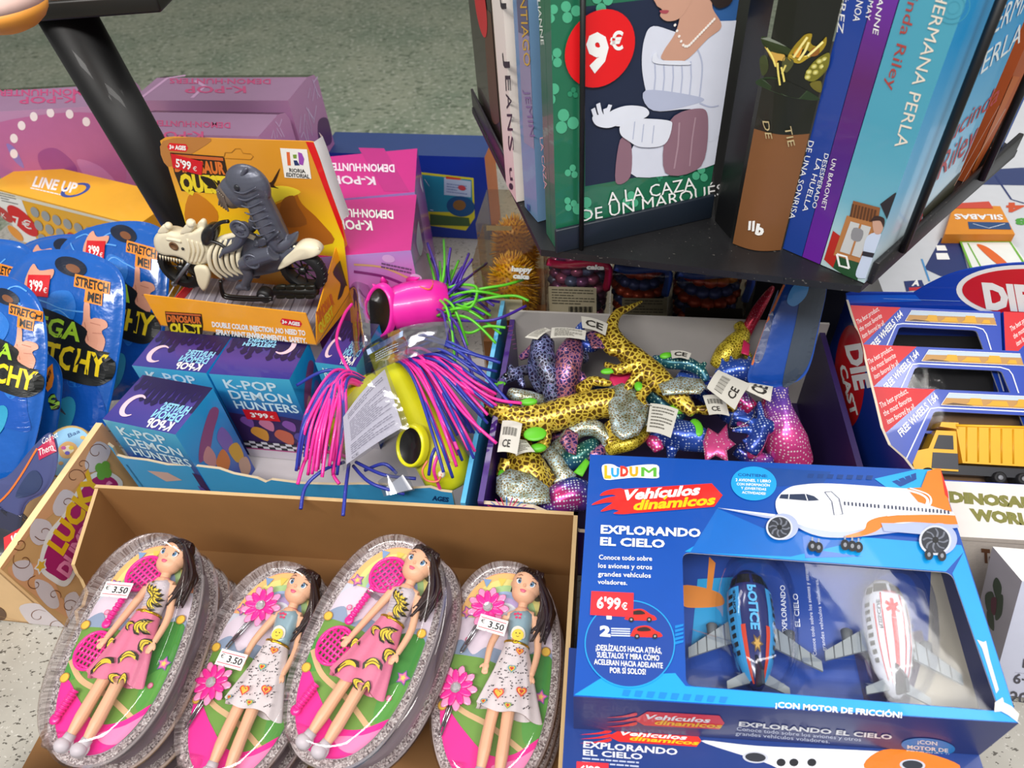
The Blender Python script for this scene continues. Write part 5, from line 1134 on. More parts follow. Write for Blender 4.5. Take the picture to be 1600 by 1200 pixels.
for x, y in ((1180, 1184), (1425, 1196)): pr.ell((x, y), (x+20, y+1), (x, y+9), '#c9cdd8', 3); pr.ell((x, y), (x+16, y+1), (x, y+7), '#2c2f38', 4)
for x in (1220, 1240, 1268): pr.ell((x, y-4), (x+7, y-4), (x, y+2), '#1d1e24', 3)
mb.build('printed_carton', t)

t = thing('toy_plane_box', 'third big blue aeroplane box, lowest of the pile beside the carton', 'toy box', O_ - UPV*0.0635 - U_*0.002, 'blue aeroplane boxes')
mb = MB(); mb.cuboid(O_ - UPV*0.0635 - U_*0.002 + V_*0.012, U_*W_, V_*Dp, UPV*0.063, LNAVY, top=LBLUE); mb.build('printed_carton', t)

# ================================================================ purple tray for the plush (front corner reaches the carton)
PZ = 0.126
PURP = M('#43207a', 0.4, 0, 0.2); GREYB = M('#b9b4b0', 0.6)
pA, pB, pC = P(746, 783, PZ), P(797, 499, PZ), P(1292, 520, PZ)
ub = (pC - pB).normalized(); fb = (pA - pB).normalized(); wb = (pC - pB).length; db = (pA - pB).length
t = thing('purple_tray', 'open purple display tray with a pale inner back, filled with shiny plush reptiles', 'display tray', pB - UPV*PZ)
gz = lambda p, z: Vector((p.x, p.y, z))
mb = MB(); mb.cuboid(gz(pA, 0.001), ub*wb, -fb*db, UPV*0.003, M('#2c1a4a', 0.6)); mb.build('tray_bottom', t)
mb = MB(); mb.cuboid(gz(pB, 0.001), ub*wb, -fb*0.003, UPV*(PZ+0.012), GREYB); mb.build('back_wall', t)
mb = MB(); mb.cuboid(gz(pA, 0.001) , ub*0.006, -fb*db, UPV*(PZ-0.001), PURP)
pr = Pr(mb, pxplane(pA + ub*0.006, ub), ub)
for i in range(6): pr.line([(792+i*2, 510+i*7), (800+i*1.5, 509+i*7)], 0.0012, M('#c04fb8'), 1)
mb.build('left_wall', t)
mb = MB(); mb.cuboid(gz(pA, 0.001) + ub*(wb-0.008), ub*0.006, -fb*db, UPV*(PZ-0.001), M('#2a1a4e', 0.45)); mb.build('right_wall', t)
mb = MB(); fz = lambda x: PZ - 0.004 if x < 0.06 else max(0.085, PZ - 0.004 - (x-0.06)*0.9)
xs = [0.0, 0.02, 0.04, 0.055, 0.07, 0.085, 0.10, wb-0.004]; fw = [gz(pA, 0.001) + ub*x for x in xs]
poly_ = [gz(pA, 0.001), gz(pA, 0.001) + ub*(wb-0.004)] + [gz(pA, fz(x)) + ub*x for x in xs[::-1]]
mb.prism(poly_, -fb*0.004, M('#37176a', 0.4, 0, 0.2), M('#c9b7a0', 0.7))
pr = Pr(mb, pxplane(pA - fb*0.004 + fb*0.004, fb), fb)
for k in range(9): a = 0.5 + k*0.27; pr.line([(792 + 6*math.cos(a), 802 - 4*math.sin(a)), (792 + 34*math.cos(a), 800 - 24*math.sin(a))], 0.0012, M(('#d84fa8', '#4a8ae0', '#e0406a')[k % 3]), 1)
mb.build('front_wall', t)
TRAY_Z = 0.006
# ================================================================ die cast display box
KA = P(1322, 468, 0.17); kd, ku = D(-100), D(-10)
t = thing('die_cast_display', 'blue display carton with a rounded red oval header, holding boxed toy trucks', 'display box', gz(KA, 0))
DB = M('#123fae', 0.32, 0, 0.35); DBD = M('#0e2f86', 0.35, 0, 0.3)
pl = pxplane(KA, -ku)
q = [pl(p) for p in ((1322, 468), (1329, 492), (1336, 512), (1347, 545), (1356, 585), (1366, 625), (1376, 668), (1388, 695), (1412, 716), (1429, 738))]
q = [Vector((p.x, p.y, max(p.z, 0.02))) for p in q]; end = q[-1]
mb = MB(); face = q + [gz(end, 0.001), gz(KA, 0.001)]; mb.prism(face[::-1], ku*0.0025, DBD, M('#d9cdb8', 0.7))
pr = Pr(mb, pl, -ku)
pr.ell((1328, 588), (1352, 590), (1326, 668), M('#c3161c', 0.35, 0, 0.3), 1, 40)
pr.text('DIE', (1322, 540), (1338, 610), (1346, 536), WHITE, 3, 0.05); pr.text('CAST', (1312, 572), (1332, 652), (1322, 568), WHITE, 3, 0.04)
mb.build('side_wall', t)
mb = MB(); L_ = (end - KA).dot(kd); mb.cuboid(gz(KA, 0.001) + kd*L_, ku*0.36, -kd*L_, UPV*0.003, DBD); mb.build('tray_bottom', t)
mb = MB(); mb.cuboid(gz(end, 0.001), ku*0.36, kd*-0.0025, UPV*0.030, DB); mb.build('front_wall', t)
hp = pxplane(KA, kd)
hq = [hp((x, y)) for x, y in [(1322, 478), (1322, 460), (1330, 457)] + [tuple(p) for p in crom([(1428, 458), (1450, 445), (1485, 429), (1530, 418), (1600, 411), (1680, 414)], 5, False)] + [(1690, 492)]]
mb = MB(); hq += [gz(hq[-1], 0.001), gz(KA, 0.001)]; mb.prism(hq, -kd*0.002, DB)
pr = Pr(mb, hp, kd)
pr.ell((1618, 458), (1742, 464), (1617, 502), WHITE, 1, 50); pr.ell((1618, 458), (1733, 464), (1617, 496), M('#cf1a24', 0.35, 0, 0.3), 3, 50); pr.text('DIE CAST', (1540, 480), (1755, 492), (1533, 441), WHITE, 5, 0.06)
pr.poly([(1323, 461), (1430, 460), (1440, 470), (1323, 474)], M('#1a62d8', 0.3, 0, 0.4), 2); pr.line([(1380, 466), (1500, 470)], 0.0006, M('#8fb0e8'), 3)
mb.build('header_card', t)
# boxed trucks, tilted up toward the buyer like shingles
el = math.radians(57); nT = (kd*math.cos(el) + UPV*math.sin(el)).normalized(); yT = UPV - nT*nT.z; yT.normalize()
def truck_box(tl, tr, z, hgt, label, truck=False, cols=True):
    A = P(*tl, z); pln = pxplane(A, nT); B = pln(tr); xw = (B - A); W = xw.length; xw.normalize(); yw = nT.cross(xw)
    t = thing('truck_box', label, 'toy box', A - yw*hgt - nT*0.034, 'boxed toy trucks in the display')
    O = A - yw*hgt; dp = 0.036
    Lc = lambda a, b: O + xw*(W*a) + yw*(hgt*b)
    win = [Lc(*p) for p in roundq([(0.17, 0.03), (0.33, 0.76), (0.84, 0.76), (0.97, 0.03)], 0.03)]
    c = sum(win, Vector())/len(win)
    mb = MB(); bk = [p - nT*dp for p in (O, O+xw*W, O+xw*W+yw*hgt, O+yw*hgt)]; fr = [O, O+xw*W, O+xw*W+yw*hgt, O+yw*hgt]
    for i in range(4): mb.poly([fr[i], bk[i], bk[(i+1) % 4], fr[(i+1) % 4]], DB)
    mb.poly(bk[::-1], M('#8a6a4a' if tl[0] == 1362 else '#08070a', 0.9, 0, 0, 0.0))  # interior shade painted near-black; dump truck's back paler to bounce light
    inn = sorted(win, key=lambda p: math.atan2((p-c).dot(yw), (p-c).dot(xw))); out = []
    for p in inn:
        d = p - c; dx, dy = d.dot(xw), d.dot(yw); cx_, cy_ = (c-O).dot(xw), (c-O).dot(yw)
        ks = [k for k in (((W-cx_)/dx if dx > 1e-7 else (-cx_)/dx if dx < -1e-7 else 9e9), ((hgt-cy_)/dy if dy > 1e-7 else (-cy_)/dy if dy < -1e-7 else 9e9))]; out.append(c + d*min(ks))
    for f_ in fr: j = min(range(len(out)), key=lambda i: (out[i]-f_).length); out[j] = f_.copy()
    mb.ring(out, inn, DB); mb.shell([p - nT*0.002 for p in inn], inn, M('#cfd3da', 0.5))
    pr = Pr(mb, lambda p: Lc(*p), nT); pr.clip = [(0, 0), (1, 0), (1, 1), (0, 1)]
    pr.poly([(0.0, 0.40), (0.0, 1.0), (0.34, 1.0), (0.08, 0.52)], M('#cf1522', 0.45), 1)
    for i, s_ in enumerate(('The best product,', 'the most favorite', 'item favored by all.')):
        x, y = 0.045 + i*0.018, 0.76 - i*0.085; pr.text(s_, (x, y), (x+0.150, y+0.19), (x-0.010, y+0.062), WHITE, 2)
    pr.text('FREE WHEELS 1:64', (0.150, 0.46), (0.355, 0.905), (0.128, 0.525), WHITE, 2, 0.03)
    pr.poly([(0.365, 0.83), (0.41, 0.965), (0.95, 0.965), (0.97, 0.83)], '#b98a4a', 2); pr.poly([(0.392, 0.91), (0.41, 0.965), (0.95, 0.965), (0.955, 0.92)], '#b9c9d6', 3)
    for x, w_, h_ in ((0.54, 0.09, 0.075), (0.66, 0.12, 0.055), (0.79, 0.10, 0.085), (0.90, 0.06, 0.045)): pr.poly([(x-w_/2, 0.845), (x+w_/2, 0.845), (x+w_*0.4, 0.845+h_), (x-w_*0.2, 0.845+h_), (x-w_*0.3, 0.875)], '#d9a21c', 4)
    pr.poly([(0.37, 0.83), (0.43, 0.86), (0.52, 0.845), (0.54, 0.83)], '#5f4426', 4); pr.line([(0.365, 0.83), (0.41, 0.965), (0.95, 0.965), (0.97, 0.83), (0.365, 0.83)], 0.0005, M(WHITE), 5)
    pr.line([(0.12, 0.02), (0.295, 0.74), (0.31, 0.785), (0.35, 0.80), (0.83, 0.80), (0.88, 0.775), (0.90, 0.72), (0.995, 0.05)], 0.0013, M('#dfe6f5'), 2)
    mb.build('printed_carton', t)
    mb = MB(); mb.poly([p - nT*0.0008 for p in inn], clear('#f4f4f6', 0.008, 0.06, 0.10, 40, 0.2)); mb.build('clear_window', t)
    return t, Lc, xw, yw, W, O
def roundq(q, r, n=4):
    out = []
    for i in range(4):
        p, a, b = Vector(q[i]), Vector(q[i-1]), Vector(q[(i+1) % 4]); u, v = p + (a-p).normalized()*r, p + (b-p).normalized()*r
        for k in range(n+1): s_ = k/n; out.append(tuple(u*(1-s_)**2 + p*2*s_*(1-s_) + v*s_*s_))
    return out
YT, YT2, DKG = M('#ffbe1c', 0.35, 0, 0.3), M('#e8a612', 0.4), M('#24262c', 0.35)
def toy_truck(t, Lc, xw, yw, z0, label, wd=0.020):
    mb = MB(); up = lambda a, b, d=0: Lc(a, b) - nT*(z0 + d)
    mb.prism([up(*p) for p in ((0.34, 0.10), (0.90, 0.10), (0.90, 0.20), (0.34, 0.20))], nT*wd*0.8, DKG); tk = mb.build('chassis', t); tk['label'] = label
    mb = MB(); mb.prism([up(*p) for p in ((0.47, 0.22), (0.445, 0.62), (0.88, 0.64), (0.86, 0.54), (0.93, 0.36), (0.88, 0.22))], nT*wd, YT)
    for k in range(6): x = 0.49 + k*0.06; mb.tube([up(x, 0.24) + nT*wd, up(x+0.01, 0.61) + nT*wd], 0.0009, YT2, 6)
    mb.tube([up(0.445, 0.62) + nT*wd, up(0.88, 0.64) + nT*wd], 0.0014, YT, 8); mb.prism([up(*p) for p in ((0.36, 0.60), (0.46, 0.58), (0.46, 0.65), (0.37, 0.65))], nT*wd, YT); mb.build('dump_body', tk)
    mb = MB(); mb.prism([up(*p) for p in ((0.22, 0.13), (0.20, 0.31), (0.30, 0.36), (0.345, 0.56), (0.45, 0.56), (0.45, 0.13))], nT*wd*0.92, YT)
    mb.prism([up(*p) + nT*wd*0.92 for p in ((0.325, 0.36), (0.355, 0.51), (0.43, 0.51), (0.43, 0.36))], nT*0.0006, DKG); mb.prism([up(*p) + nT*wd*0.92 for p in ((0.31, 0.15), (0.45, 0.15), (0.45, 0.32), (0.32, 0.32))], nT*0.0005, M('#3d3f46', 0.4)); mb.build('cab', tk)
    for x in (0.29, 0.66, 0.78):
        mb = MB(); c = up(x, 0.09) + nT*0.0008; mb.lathe(c, nT, [(0.0045, 0), (0.0062, 0.0006), (0.0062, wd*0.96), (0.0045, wd), (0.003, wd*0.97)], M('#131316', 0.6), 20); mb.lathe(c + nT*wd*0.97, nT, [(0.0028, 0), (0.0022, 0.0008)], M('#8b8d92', 0.4), 14); mb.build('wheel', tk)
for tl, tr, z, lab in (((1329, 477), (1563, 487), 0.162, 'topmost truck box in the left column of the die cast display, dark window'), ((1345, 538), (1606, 549), 0.148, 'middle truck box of the left column, dark window, above the yellow dump truck'), ((1362, 604), (1660, 617), 0.132, 'lowest truck box with a yellow dump truck showing behind its window'), ((1568, 487), (1800, 498), 0.162, 'topmost truck box of the right column, cut by the picture edge')):
    big = tl[0] == 1362
    t, Lc, xw, yw, W, O = truck_box(tl, tr, z, 0.095 if not big else 0.098, lab)
    if big: toy_truck(t, Lc, xw, yw, 0.022, 'yellow toy dump truck')
    else: toy_truck(t, Lc, xw, yw, 0.031, 'dark toy truck', 0.012) if False else None

# ================================================================ white dinosaur carton and the 6+ carton
WH, WH2 = M('#e2dcd8', 0.55), M('#c9bfb4', 0.6, var=0.12, scale=400)
zt = 0.15; a = P(1466, 751, zt); U_ = D(-10); V_ = UPV.cross(U_); dpt = (P(1490, 838, zt) - a).dot(-V_); b0 = a - V_*dpt
t = thing('dinosaur_carton', 'white carton with olive letters, between the truck display and the aeroplane box', 'carton', gz(b0, 0))
mb = MB(); mb.cuboid(gz(b0, 0.0005), U_*0.28, V_*dpt, UPV*(zt-0.0005), WH2, top=WH)
pr = Pr(mb, pxplane(a, UPV), UPV); OL = M('#7c7a3c', 0.6, var=0.3, scale=500)
pr.text('DINOSAUR', (1484, 784), (1640, 796), (1482, 768), OL, 1, 0.07); pr.text('WORLD', (1518, 812), (1630, 822), (1514, 795), OL, 1, 0.07)
fn = -V_; pr = Pr(mb, pxplane(b0, fn), fn); pr.text('T-REX', (1534, 877), (1590, 883), (1533, 857), '#6b4428', 1, 0.07); pr.line([(1480, 842), (1610, 851)], 0.0008, M('#a89e96'), 1)
mb.build('printed_carton', t)
Cn, Cb, Cd = P(1597, 908, 0.165), P(1551, 854, 0.168), P(1563, 1031, 0.06)
dn = (Cd - Cn)*1.5; U_ = D(-12)*0.16; base = min((Cn+dn).z, (Cb+dn).z)
t = thing('white_carton', 'white carton with plants on its side and 6+ on its front', 'carton', gz(Cn + dn, base))
mb = MB(); mb.cuboid(Cn + dn, U_, Cb - Cn, -dn, M('#c9cbe0', 0.5), top=M('#e9e6e2', 0.5), front=M('#d5d9ee', 0.5))
# left side print
ln = (Cb - Cn).cross(dn).normalized(); ln = ln if ln.x < 0 else -ln
mb.poly([Cn + ln*EPS, Cb + ln*EPS, Cb + dn + ln*EPS, Cn + dn + ln*EPS], M('#a9a3aa', 0.55))
pr = Pr(mb, pxplane(Cn, ln), ln, 2)
for q_ in ([(1552, 915), (1558, 902), (1566, 918), (1560, 940)], [(1540, 930), (1552, 925), (1556, 950), (1544, 955)], [(1558, 935), (1568, 930), (1566, 960), (1556, 968)], [(1543, 955), (1552, 955), (1554, 985), (1545, 975)]): pr.blob(q_, '#3f4a3c', 1, 4)
pr.blob([(1550, 935), (1558, 935), (1556, 960), (1550, 955)], '#5b2f3c', 2, 4)
nf = U_.cross(-dn).normalized(); nf = nf if nf.y < 0 else -nf
pr = Pr(mb, pxplane(Cn, nf), nf, 2)
for s_, p0, p1, p2 in (('1', (1597, 1042), (1604, 1044), (1599, 1028)), ('6+', (1582, 1066), (1608, 1071), (1585, 1050)), ('20', (1576, 1096), (1603, 1100), (1579, 1078))): pr.text(s_, p0, p1, p2, '#4a4a55', 1, 0.02)
pr.line([(1586, 1050), (1620, 1054)], 0.0005, M('#9a9aa8'), 1)
mb.build('printed_carton', t)

# ================================================================ flat teaching sets behind, seen past the rack
zt = 0.07; a, b, c = P(1398, 462, zt), P(1475, 262, zt), P(1680, 262, zt); V_ = D(79); U_ = D(-11)
Ob = P(1385, 470, zt)
t = thing('card_set', 'flat white and navy teaching set lying behind the truck display', 'game set', gz(Ob, 0))
mb = MB(); mb.cuboid(gz(Ob, 0.0005), U_*0.55, V_*0.62, UPV*(zt-0.0005), M('#c9ccd2', 0.5))
pr = Pr(mb, pxplane(Ob, UPV), UPV)
pr.poly([(1444, 420), (1470, 372), (1500, 378), (1512, 420), (1505, 432), (1470, 432)], '#27366b', 1); pr.poly([(1455, 270), (1600, 262), (1605, 290), (1500, 288)], '#33416f', 1)
pr.poly([(1462, 384), (1476, 384), (1480, 392), (1464, 392)], WHITE, 3); pr.poly([(1462, 396), (1480, 396), (1484, 406), (1464, 406)], WHITE, 3); pr.text('A', (1436, 447), (1424, 447), (1438, 438), WHITE, 4, 0.05); pr.poly([(1412, 440), (1440, 438), (1446, 452), (1416, 456)], '#23346c', 3); pr.poly([(1420, 450), (1446, 449), (1446, 454), (1420, 455)], '#c02a34', 4)
pr.line([(1440, 405), (1452, 440)], 0.0025, M('#4a90c8'), 2)
pr.text('4', (1600, 318), (1572, 318), (1600, 332), '#c8502c', 3, 0.05); pr.text('8', (1606, 342), (1586, 342), (1606, 352), '#4a9a3c', 3, 0.05); pr.line([(1555, 275), (1580, 312), (1600, 318)], 0.003, M('#27366b'), 2)
mb.build('printed_board', t)
z3 = zt + 0.016; oA, oB, oC, oD = [P(*p, z3) for p in ((1476, 366), (1586, 366), (1563, 322), (1490, 320))]
t = thing('card_box', 'small orange card box with upside down white lettering, past the rack corner', 'game box', gz(oA, zt))
mb = MB(); low = lambda p: gz(p, zt + 0.0006)
mb.poly([oA, oB, oC, oD], M('#d98a28', 0.45))
for i, j in ((oA, oB), (oB, oC), (oC, oD), (oD, oA)): mb.poly([i, low(i), low(j), j], M('#c9781c', 0.45))
pr = Pr(mb, pxplane(oA, UPV), UPV)
pr.text('SILABAS', (1566, 336), (1490, 335), (1568, 344), '#e9edf0', 2, 0.03); pr.poly([(1512, 347), (1576, 348), (1580, 359), (1514, 358)], '#2a4a78', 2); pr.poly([(1494, 318), (1545, 315), (1552, 326), (1490, 326)], '#c84a3a', 2); pr.line([(1520, 350), (1545, 357), (1570, 350)], 0.0012, M('#cfd8e6'), 3)
mb.build('printed_carton', t)
z3 = zt + 0.002; q = [P(*p, z3) for p in ((1522, 432), (1620, 432), (1578, 377), (1499, 377))]
mb = MB(); mb.prism(q, UPV*0.0015, M('#e3e6e2', 0.5))
pr = Pr(mb, pxplane(q[0] + UPV*0.0015, UPV), UPV)
pr.line([(1522, 430), (1501, 378), (1578, 378), (1612, 430)], 0.0035, M('#6fae3c'), 1); pr.line([(1512, 380), (1534, 420)], 0.002, M('#6fae3c'), 1); pr.blob([(1526, 382), (1545, 388), (1574, 412), (1560, 414), (1538, 396)], '#d8642c', 2)
o = mb.build('flash_card'); tag(o, 'green edged card with an orange carrot, behind the oval header', 'card')

# ================================================================ clear cartons of squeeze toys under the rack
def happy(tl, tr, bz, h, label, kind, dpt=0.085):
    A, B = P(*tl, bz), P(*tr, bz); U = (B - A); W = U.length; U.normalize(); V = UPV.cross(U); O = A - UPV*h
    t = thing('squeeze_toy_carton', label, 'toy box', O, 'clear cartons under the rack'); CL = clear('#efe9dc', 0.08, 0.06, 0.1, 30, 0.4)
    mb = MB(); mb.cuboid(O, U*W, V*dpt, UPV*h, CL); mb.build('clear_carton', t)
    c = O + U*W*0.5 + V*dpt*0.5 + UPV*(h*0.62); R = min(W, dpt)*0.40
    mb = MB(); rnd = random.Random(len(label))
    if kind == 'spiky':
        ye = M('#e8ae14', 0.35, 0, 0.3, 0.2, 200); mb.ell(c, (R*0.8, R*0.8, h*0.26), ye, n=18, k=10)
        for i in range(420):
            z_ = 1 - 2*(i+0.5)/420; a_ = i*2.399963; d = Vector((math.sqrt(1-z_*z_)*math.cos(a_), math.sqrt(1-z_*z_)*math.sin(a_), z_)); s0 = c + Vector((d.x*R*0.78, d.y*R*0.78, d.z*h*0.25)); e = d + Vector((rnd.uniform(-.2, .2), rnd.uniform(-.2, .2), rnd.uniform(-.2, .2)))
            mb.tube([s0, s0 + e*R*0.30], [R*0.05, R*0.012], ye, 5)
        mb.build('spiky_ball', t)
    else:
        for k in range(9):
            zc = c.z - h*0.3 + k*h*0.085
            for j in range(14):
                a_ = 2*math.pi*(j + 0.5*(k % 2))/14; rr = R*(1.0 - 0.05*abs(k-4)); p = Vector((c.x + rr*math.cos(a_), c.y + rr*math.sin(a_), zc))
                mb.ell(p, (0.010, 0.010, 0.0075), (M('#8a5a9c', 0.25, 0.4), M('#b86aa0', 0.25, 0.4), M('#6a7ab0', 0.25, 0.4))[(k+j) % 3] if kind == 'scales' else (M('#a8402c', 0.3, 0.3), M('#3a4a8c', 0.3, 0.3))[(k) % 2], n=8, k=5)
        mb.build('scaly_toy', t)
        mb = MB(); q = [tl, tr]; mb.tube(crom([O + UPV*h*0.93 + U*W*0.05 - V*-0.004, O + UPV*h*0.90 + U*W*0.3 + V*0.006, O + UPV*h*0.92 + U*W*0.95 + V*0.005, O + UPV*h*0.72 + U*W*0.97 + V*0.005], 5, False), 0.005, M('#c01f5a' if kind == 'scales' else '#2a4aa0', 0.4), 10); mb.build('cord_loop', t)
    mb = MB(); fr = -V
    if kind == 'spiky': mb.cuboid(O + V*0.002 + U*0.002 + UPV*0.001, U*(W-0.004), V*(dpt-0.004), UPV*h*0.30, M('#b8741a', 0.4)); mb.build('orange_card', t)
    mb = MB(); pr = Pr(mb, pxplane(O, fr), fr, 2)
    return t, mb, pr, O, U, V, W
t, mb, pr, O, U, V, W = happy((737, 411), (842, 414), 0.19, 0.187, 'clear carton with a yellow spiky ball, nearest the green rubber strands', 'spiky')
pr.text('happy', (799, 423), (831, 425), (800, 415), WHITE, 1, 0.06); pr.text('cake', (801, 434), (827, 436), (802, 426), WHITE, 1, 0.06); pr.poly([(762, 466), (816, 468), (817, 500), (764, 500)], '#c9bf9c', 1)
mb.build('print', t)
t, mb, pr, O, U, V, W = happy((743, 349), (842, 352), 0.19, 0.187, 'clear carton with a yellow spiky ball, standing behind its twin', 'spiky'); pr.poly([(760, 352), (800, 353), (800, 360), (760, 360)], '#c9bf9c', 1); mb.build('print', t)
t, mb, pr, O, U, V, W = happy((849, 398), (952, 402), 0.19, 0.187, 'clear carton with a lilac scaly toy and barcode label, under the rack corner', 'scales')
pr.text('cake', (916, 420), (944, 421), (917, 413), WHITE, 1, 0.06); pr.poly([(857, 447), (932, 449), (932, 500), (859, 498)], '#b5ab90', 1); pr.lines((862, 451), (928, 453), (863, 476), 6, '#5f5a4c', 3); 
for i in range(16): x = 889 + i*2.4; pr.line([(x, 478), (x, 487)], 0.0006 + 0.0006*(i % 3), M('#2c2a24'), 3)
pr.text('CE', (890, 494), (903, 494), (890, 488), '#2c2a24', 3)
mb.build('print', t)
t, mb, pr, O, U, V, W = happy((957, 406), (1048, 410), 0.19, 0.187, 'clear carton with a red and blue scaly toy, further under the rack', 'dark'); pr.poly([(972, 465), (1042, 466), (1042, 500), (972, 500)], '#6e6754', 1); pr.lines((976, 468), (1036, 469), (976, 494), 6, '#3c382c', 3); mb.build('print', t)
t, mb, pr, O, U, V, W = happy((1056, 414), (1180, 418), 0.19, 0.187, 'dark red scaly toy carton, furthest under the rack', 'dark'); pr.poly([(1070, 480), (1160, 482), (1160, 500), (1070, 500)], '#2c2620', 1); mb.build('print', t)  # label colour taken nearly to black for the shade under the rack

# ================================================================ foil pouches
def pouch(outline, anchor, n, hmax, mat, name, label, cat, group=None, smooth=5, back=None):
    pl = pxplane(anchor, n); n = Vector(n).normalized(); q = [pl(tuple(p)) for p in crom(outline, smooth)]; c = sum(q, Vector())/len(q); N = len(q)
    U = n.orthogonal().normalized(); V = n.cross(U)
    angs = [math.atan2((p-c).dot(V), (p-c).dot(U)) for p in q]; rad = [(p-c).length for p in q]
    def tval(p):
        d = p - c; l = d.length
        if l < 1e-9: return 0.0
        a = math.atan2(d.dot(V), d.dot(U)); best = 9
        for i in range(N):
            j = (i+1) % N; a0, a1 = angs[i], angs[j]; da = (a1-a0+math.pi) % (2*math.pi) - math.pi; db_ = (a-a0+math.pi) % (2*math.pi) - math.pi
            if (da > 0 and 0 <= db_ <= da) or (da < 0 and da <= db_ <= 0):
                u = db_/da if abs(da) > 1e-9 else 0; best = l/(rad[i]*(1-u)+rad[j]*u); break
        return min(best, 1.0) if best < 9 else 0.5
    h = lambda t_: hmax*math.sqrt(max(0.0, 1 - min(1, t_*1.06)**2.4)) if t_ < 0.94 else 0.0
    ph = random.Random(label).uniform(0, 50)
    wob = lambda p: hmax*0.16*noise.noise(Vector(p)*38 + Vector((ph, 0, 0)))
    surf = lambda p: (lambda w_: w_ + n*(h(tval(w_)) + wob(w_)*(1 if tval(w_) < 0.93 else 0.15)))(Vector(pl(p)))
    t = thing(name, label, cat, gz(min(q, key=lambda p: p.z), min(p.z for p in q)), group)
    mb = MB(); rings = []
    for k in [1.0, 0.97, 0.94, 0.90, 0.82, 0.70, 0.55, 0.38, 0.2, 0.05]:
        rings.append([(lambda w_: w_ + n*(h(k) + wob(w_)*(1 if k < 0.93 else 0.15)))(c + (p-c)*k) for p in q])
    bk = [[(c + (p-c)*k) - n*(0.0008 + h(k)*0.6) for p in q] for k in [0.05, 0.4, 0.7, 0.9, 0.97, 1.0]]
    mb.loft(rings[::-1] , mat, False); mb.poly(rings[-1], mat); mb.loft(bk[::-1], back or mat, False); mb.poly(bk[0][::-1], back or mat)
    mb.loft([rings[0], bk[-1]], mat, False)
    pr = Pr(mb, surf, n, 3); pr.tess = 11
    return t, mb, pr, surf, n

t = thing('dark_gap_filler', 'plain black block added for the dark gap under the rack, behind the blue pouch', 'carton', P(1190, 470, 0.0))  # black block added to fill the gap, its colour stands for deep shade
mb = MB(); o_ = P(1186, 424, 0.17); mb.cuboid(gz(o_, 0.0006), D(-10)*0.12, D(80)*0.08, UPV*0.17, M('#141318', 0.5)); mb.build('carton_body', t)
# ================================================================ blue foil pouch leaning under the rack
FB = M('#135bb4', 0.24, 0, 0.6, 0.16, 25, 0.5, 90)
t, mb, pr, sf, n = pouch([(1180, 602), (1168, 588), (1185, 540), (1210, 480), (1232, 436), (1262, 432), (1292, 440), (1280, 510), (1268, 565), (1252, 592), (1215, 605)], P(1225, 560, 0.16), D(-100)*0.75 + UPV*0.55, 0.004, M('#16469c', 0.25, 0, 0.6, 0.2, 25, 0.5, 60), 'toy_pouch', 'blue foil pouch with a grey panel and orange stripe, in the plush tray corner', 'toy pouch')
pr.blob([(1222, 598), (1240, 510), (1258, 440), (1290, 444), (1276, 520), (1262, 570), (1240, 598)], M('#3c4654', 0.25, 0, 0.5), 1); pr.line([(1175, 570), (1200, 500), (1225, 445)], 0.0022, M('#c8642a'), 2, True); pr.blob([(1240, 445), (1262, 440), (1258, 462), (1240, 478), (1228, 470)], M('#5aa4ea', 0.2, 0, 0.6), 2); pr.blob([(1178, 560), (1196, 505), (1216, 452), (1205, 505), (1190, 560)], M('#3c4a78', 0.3, 0, 0.4), 1)
mb.build('foil_pouch', t)
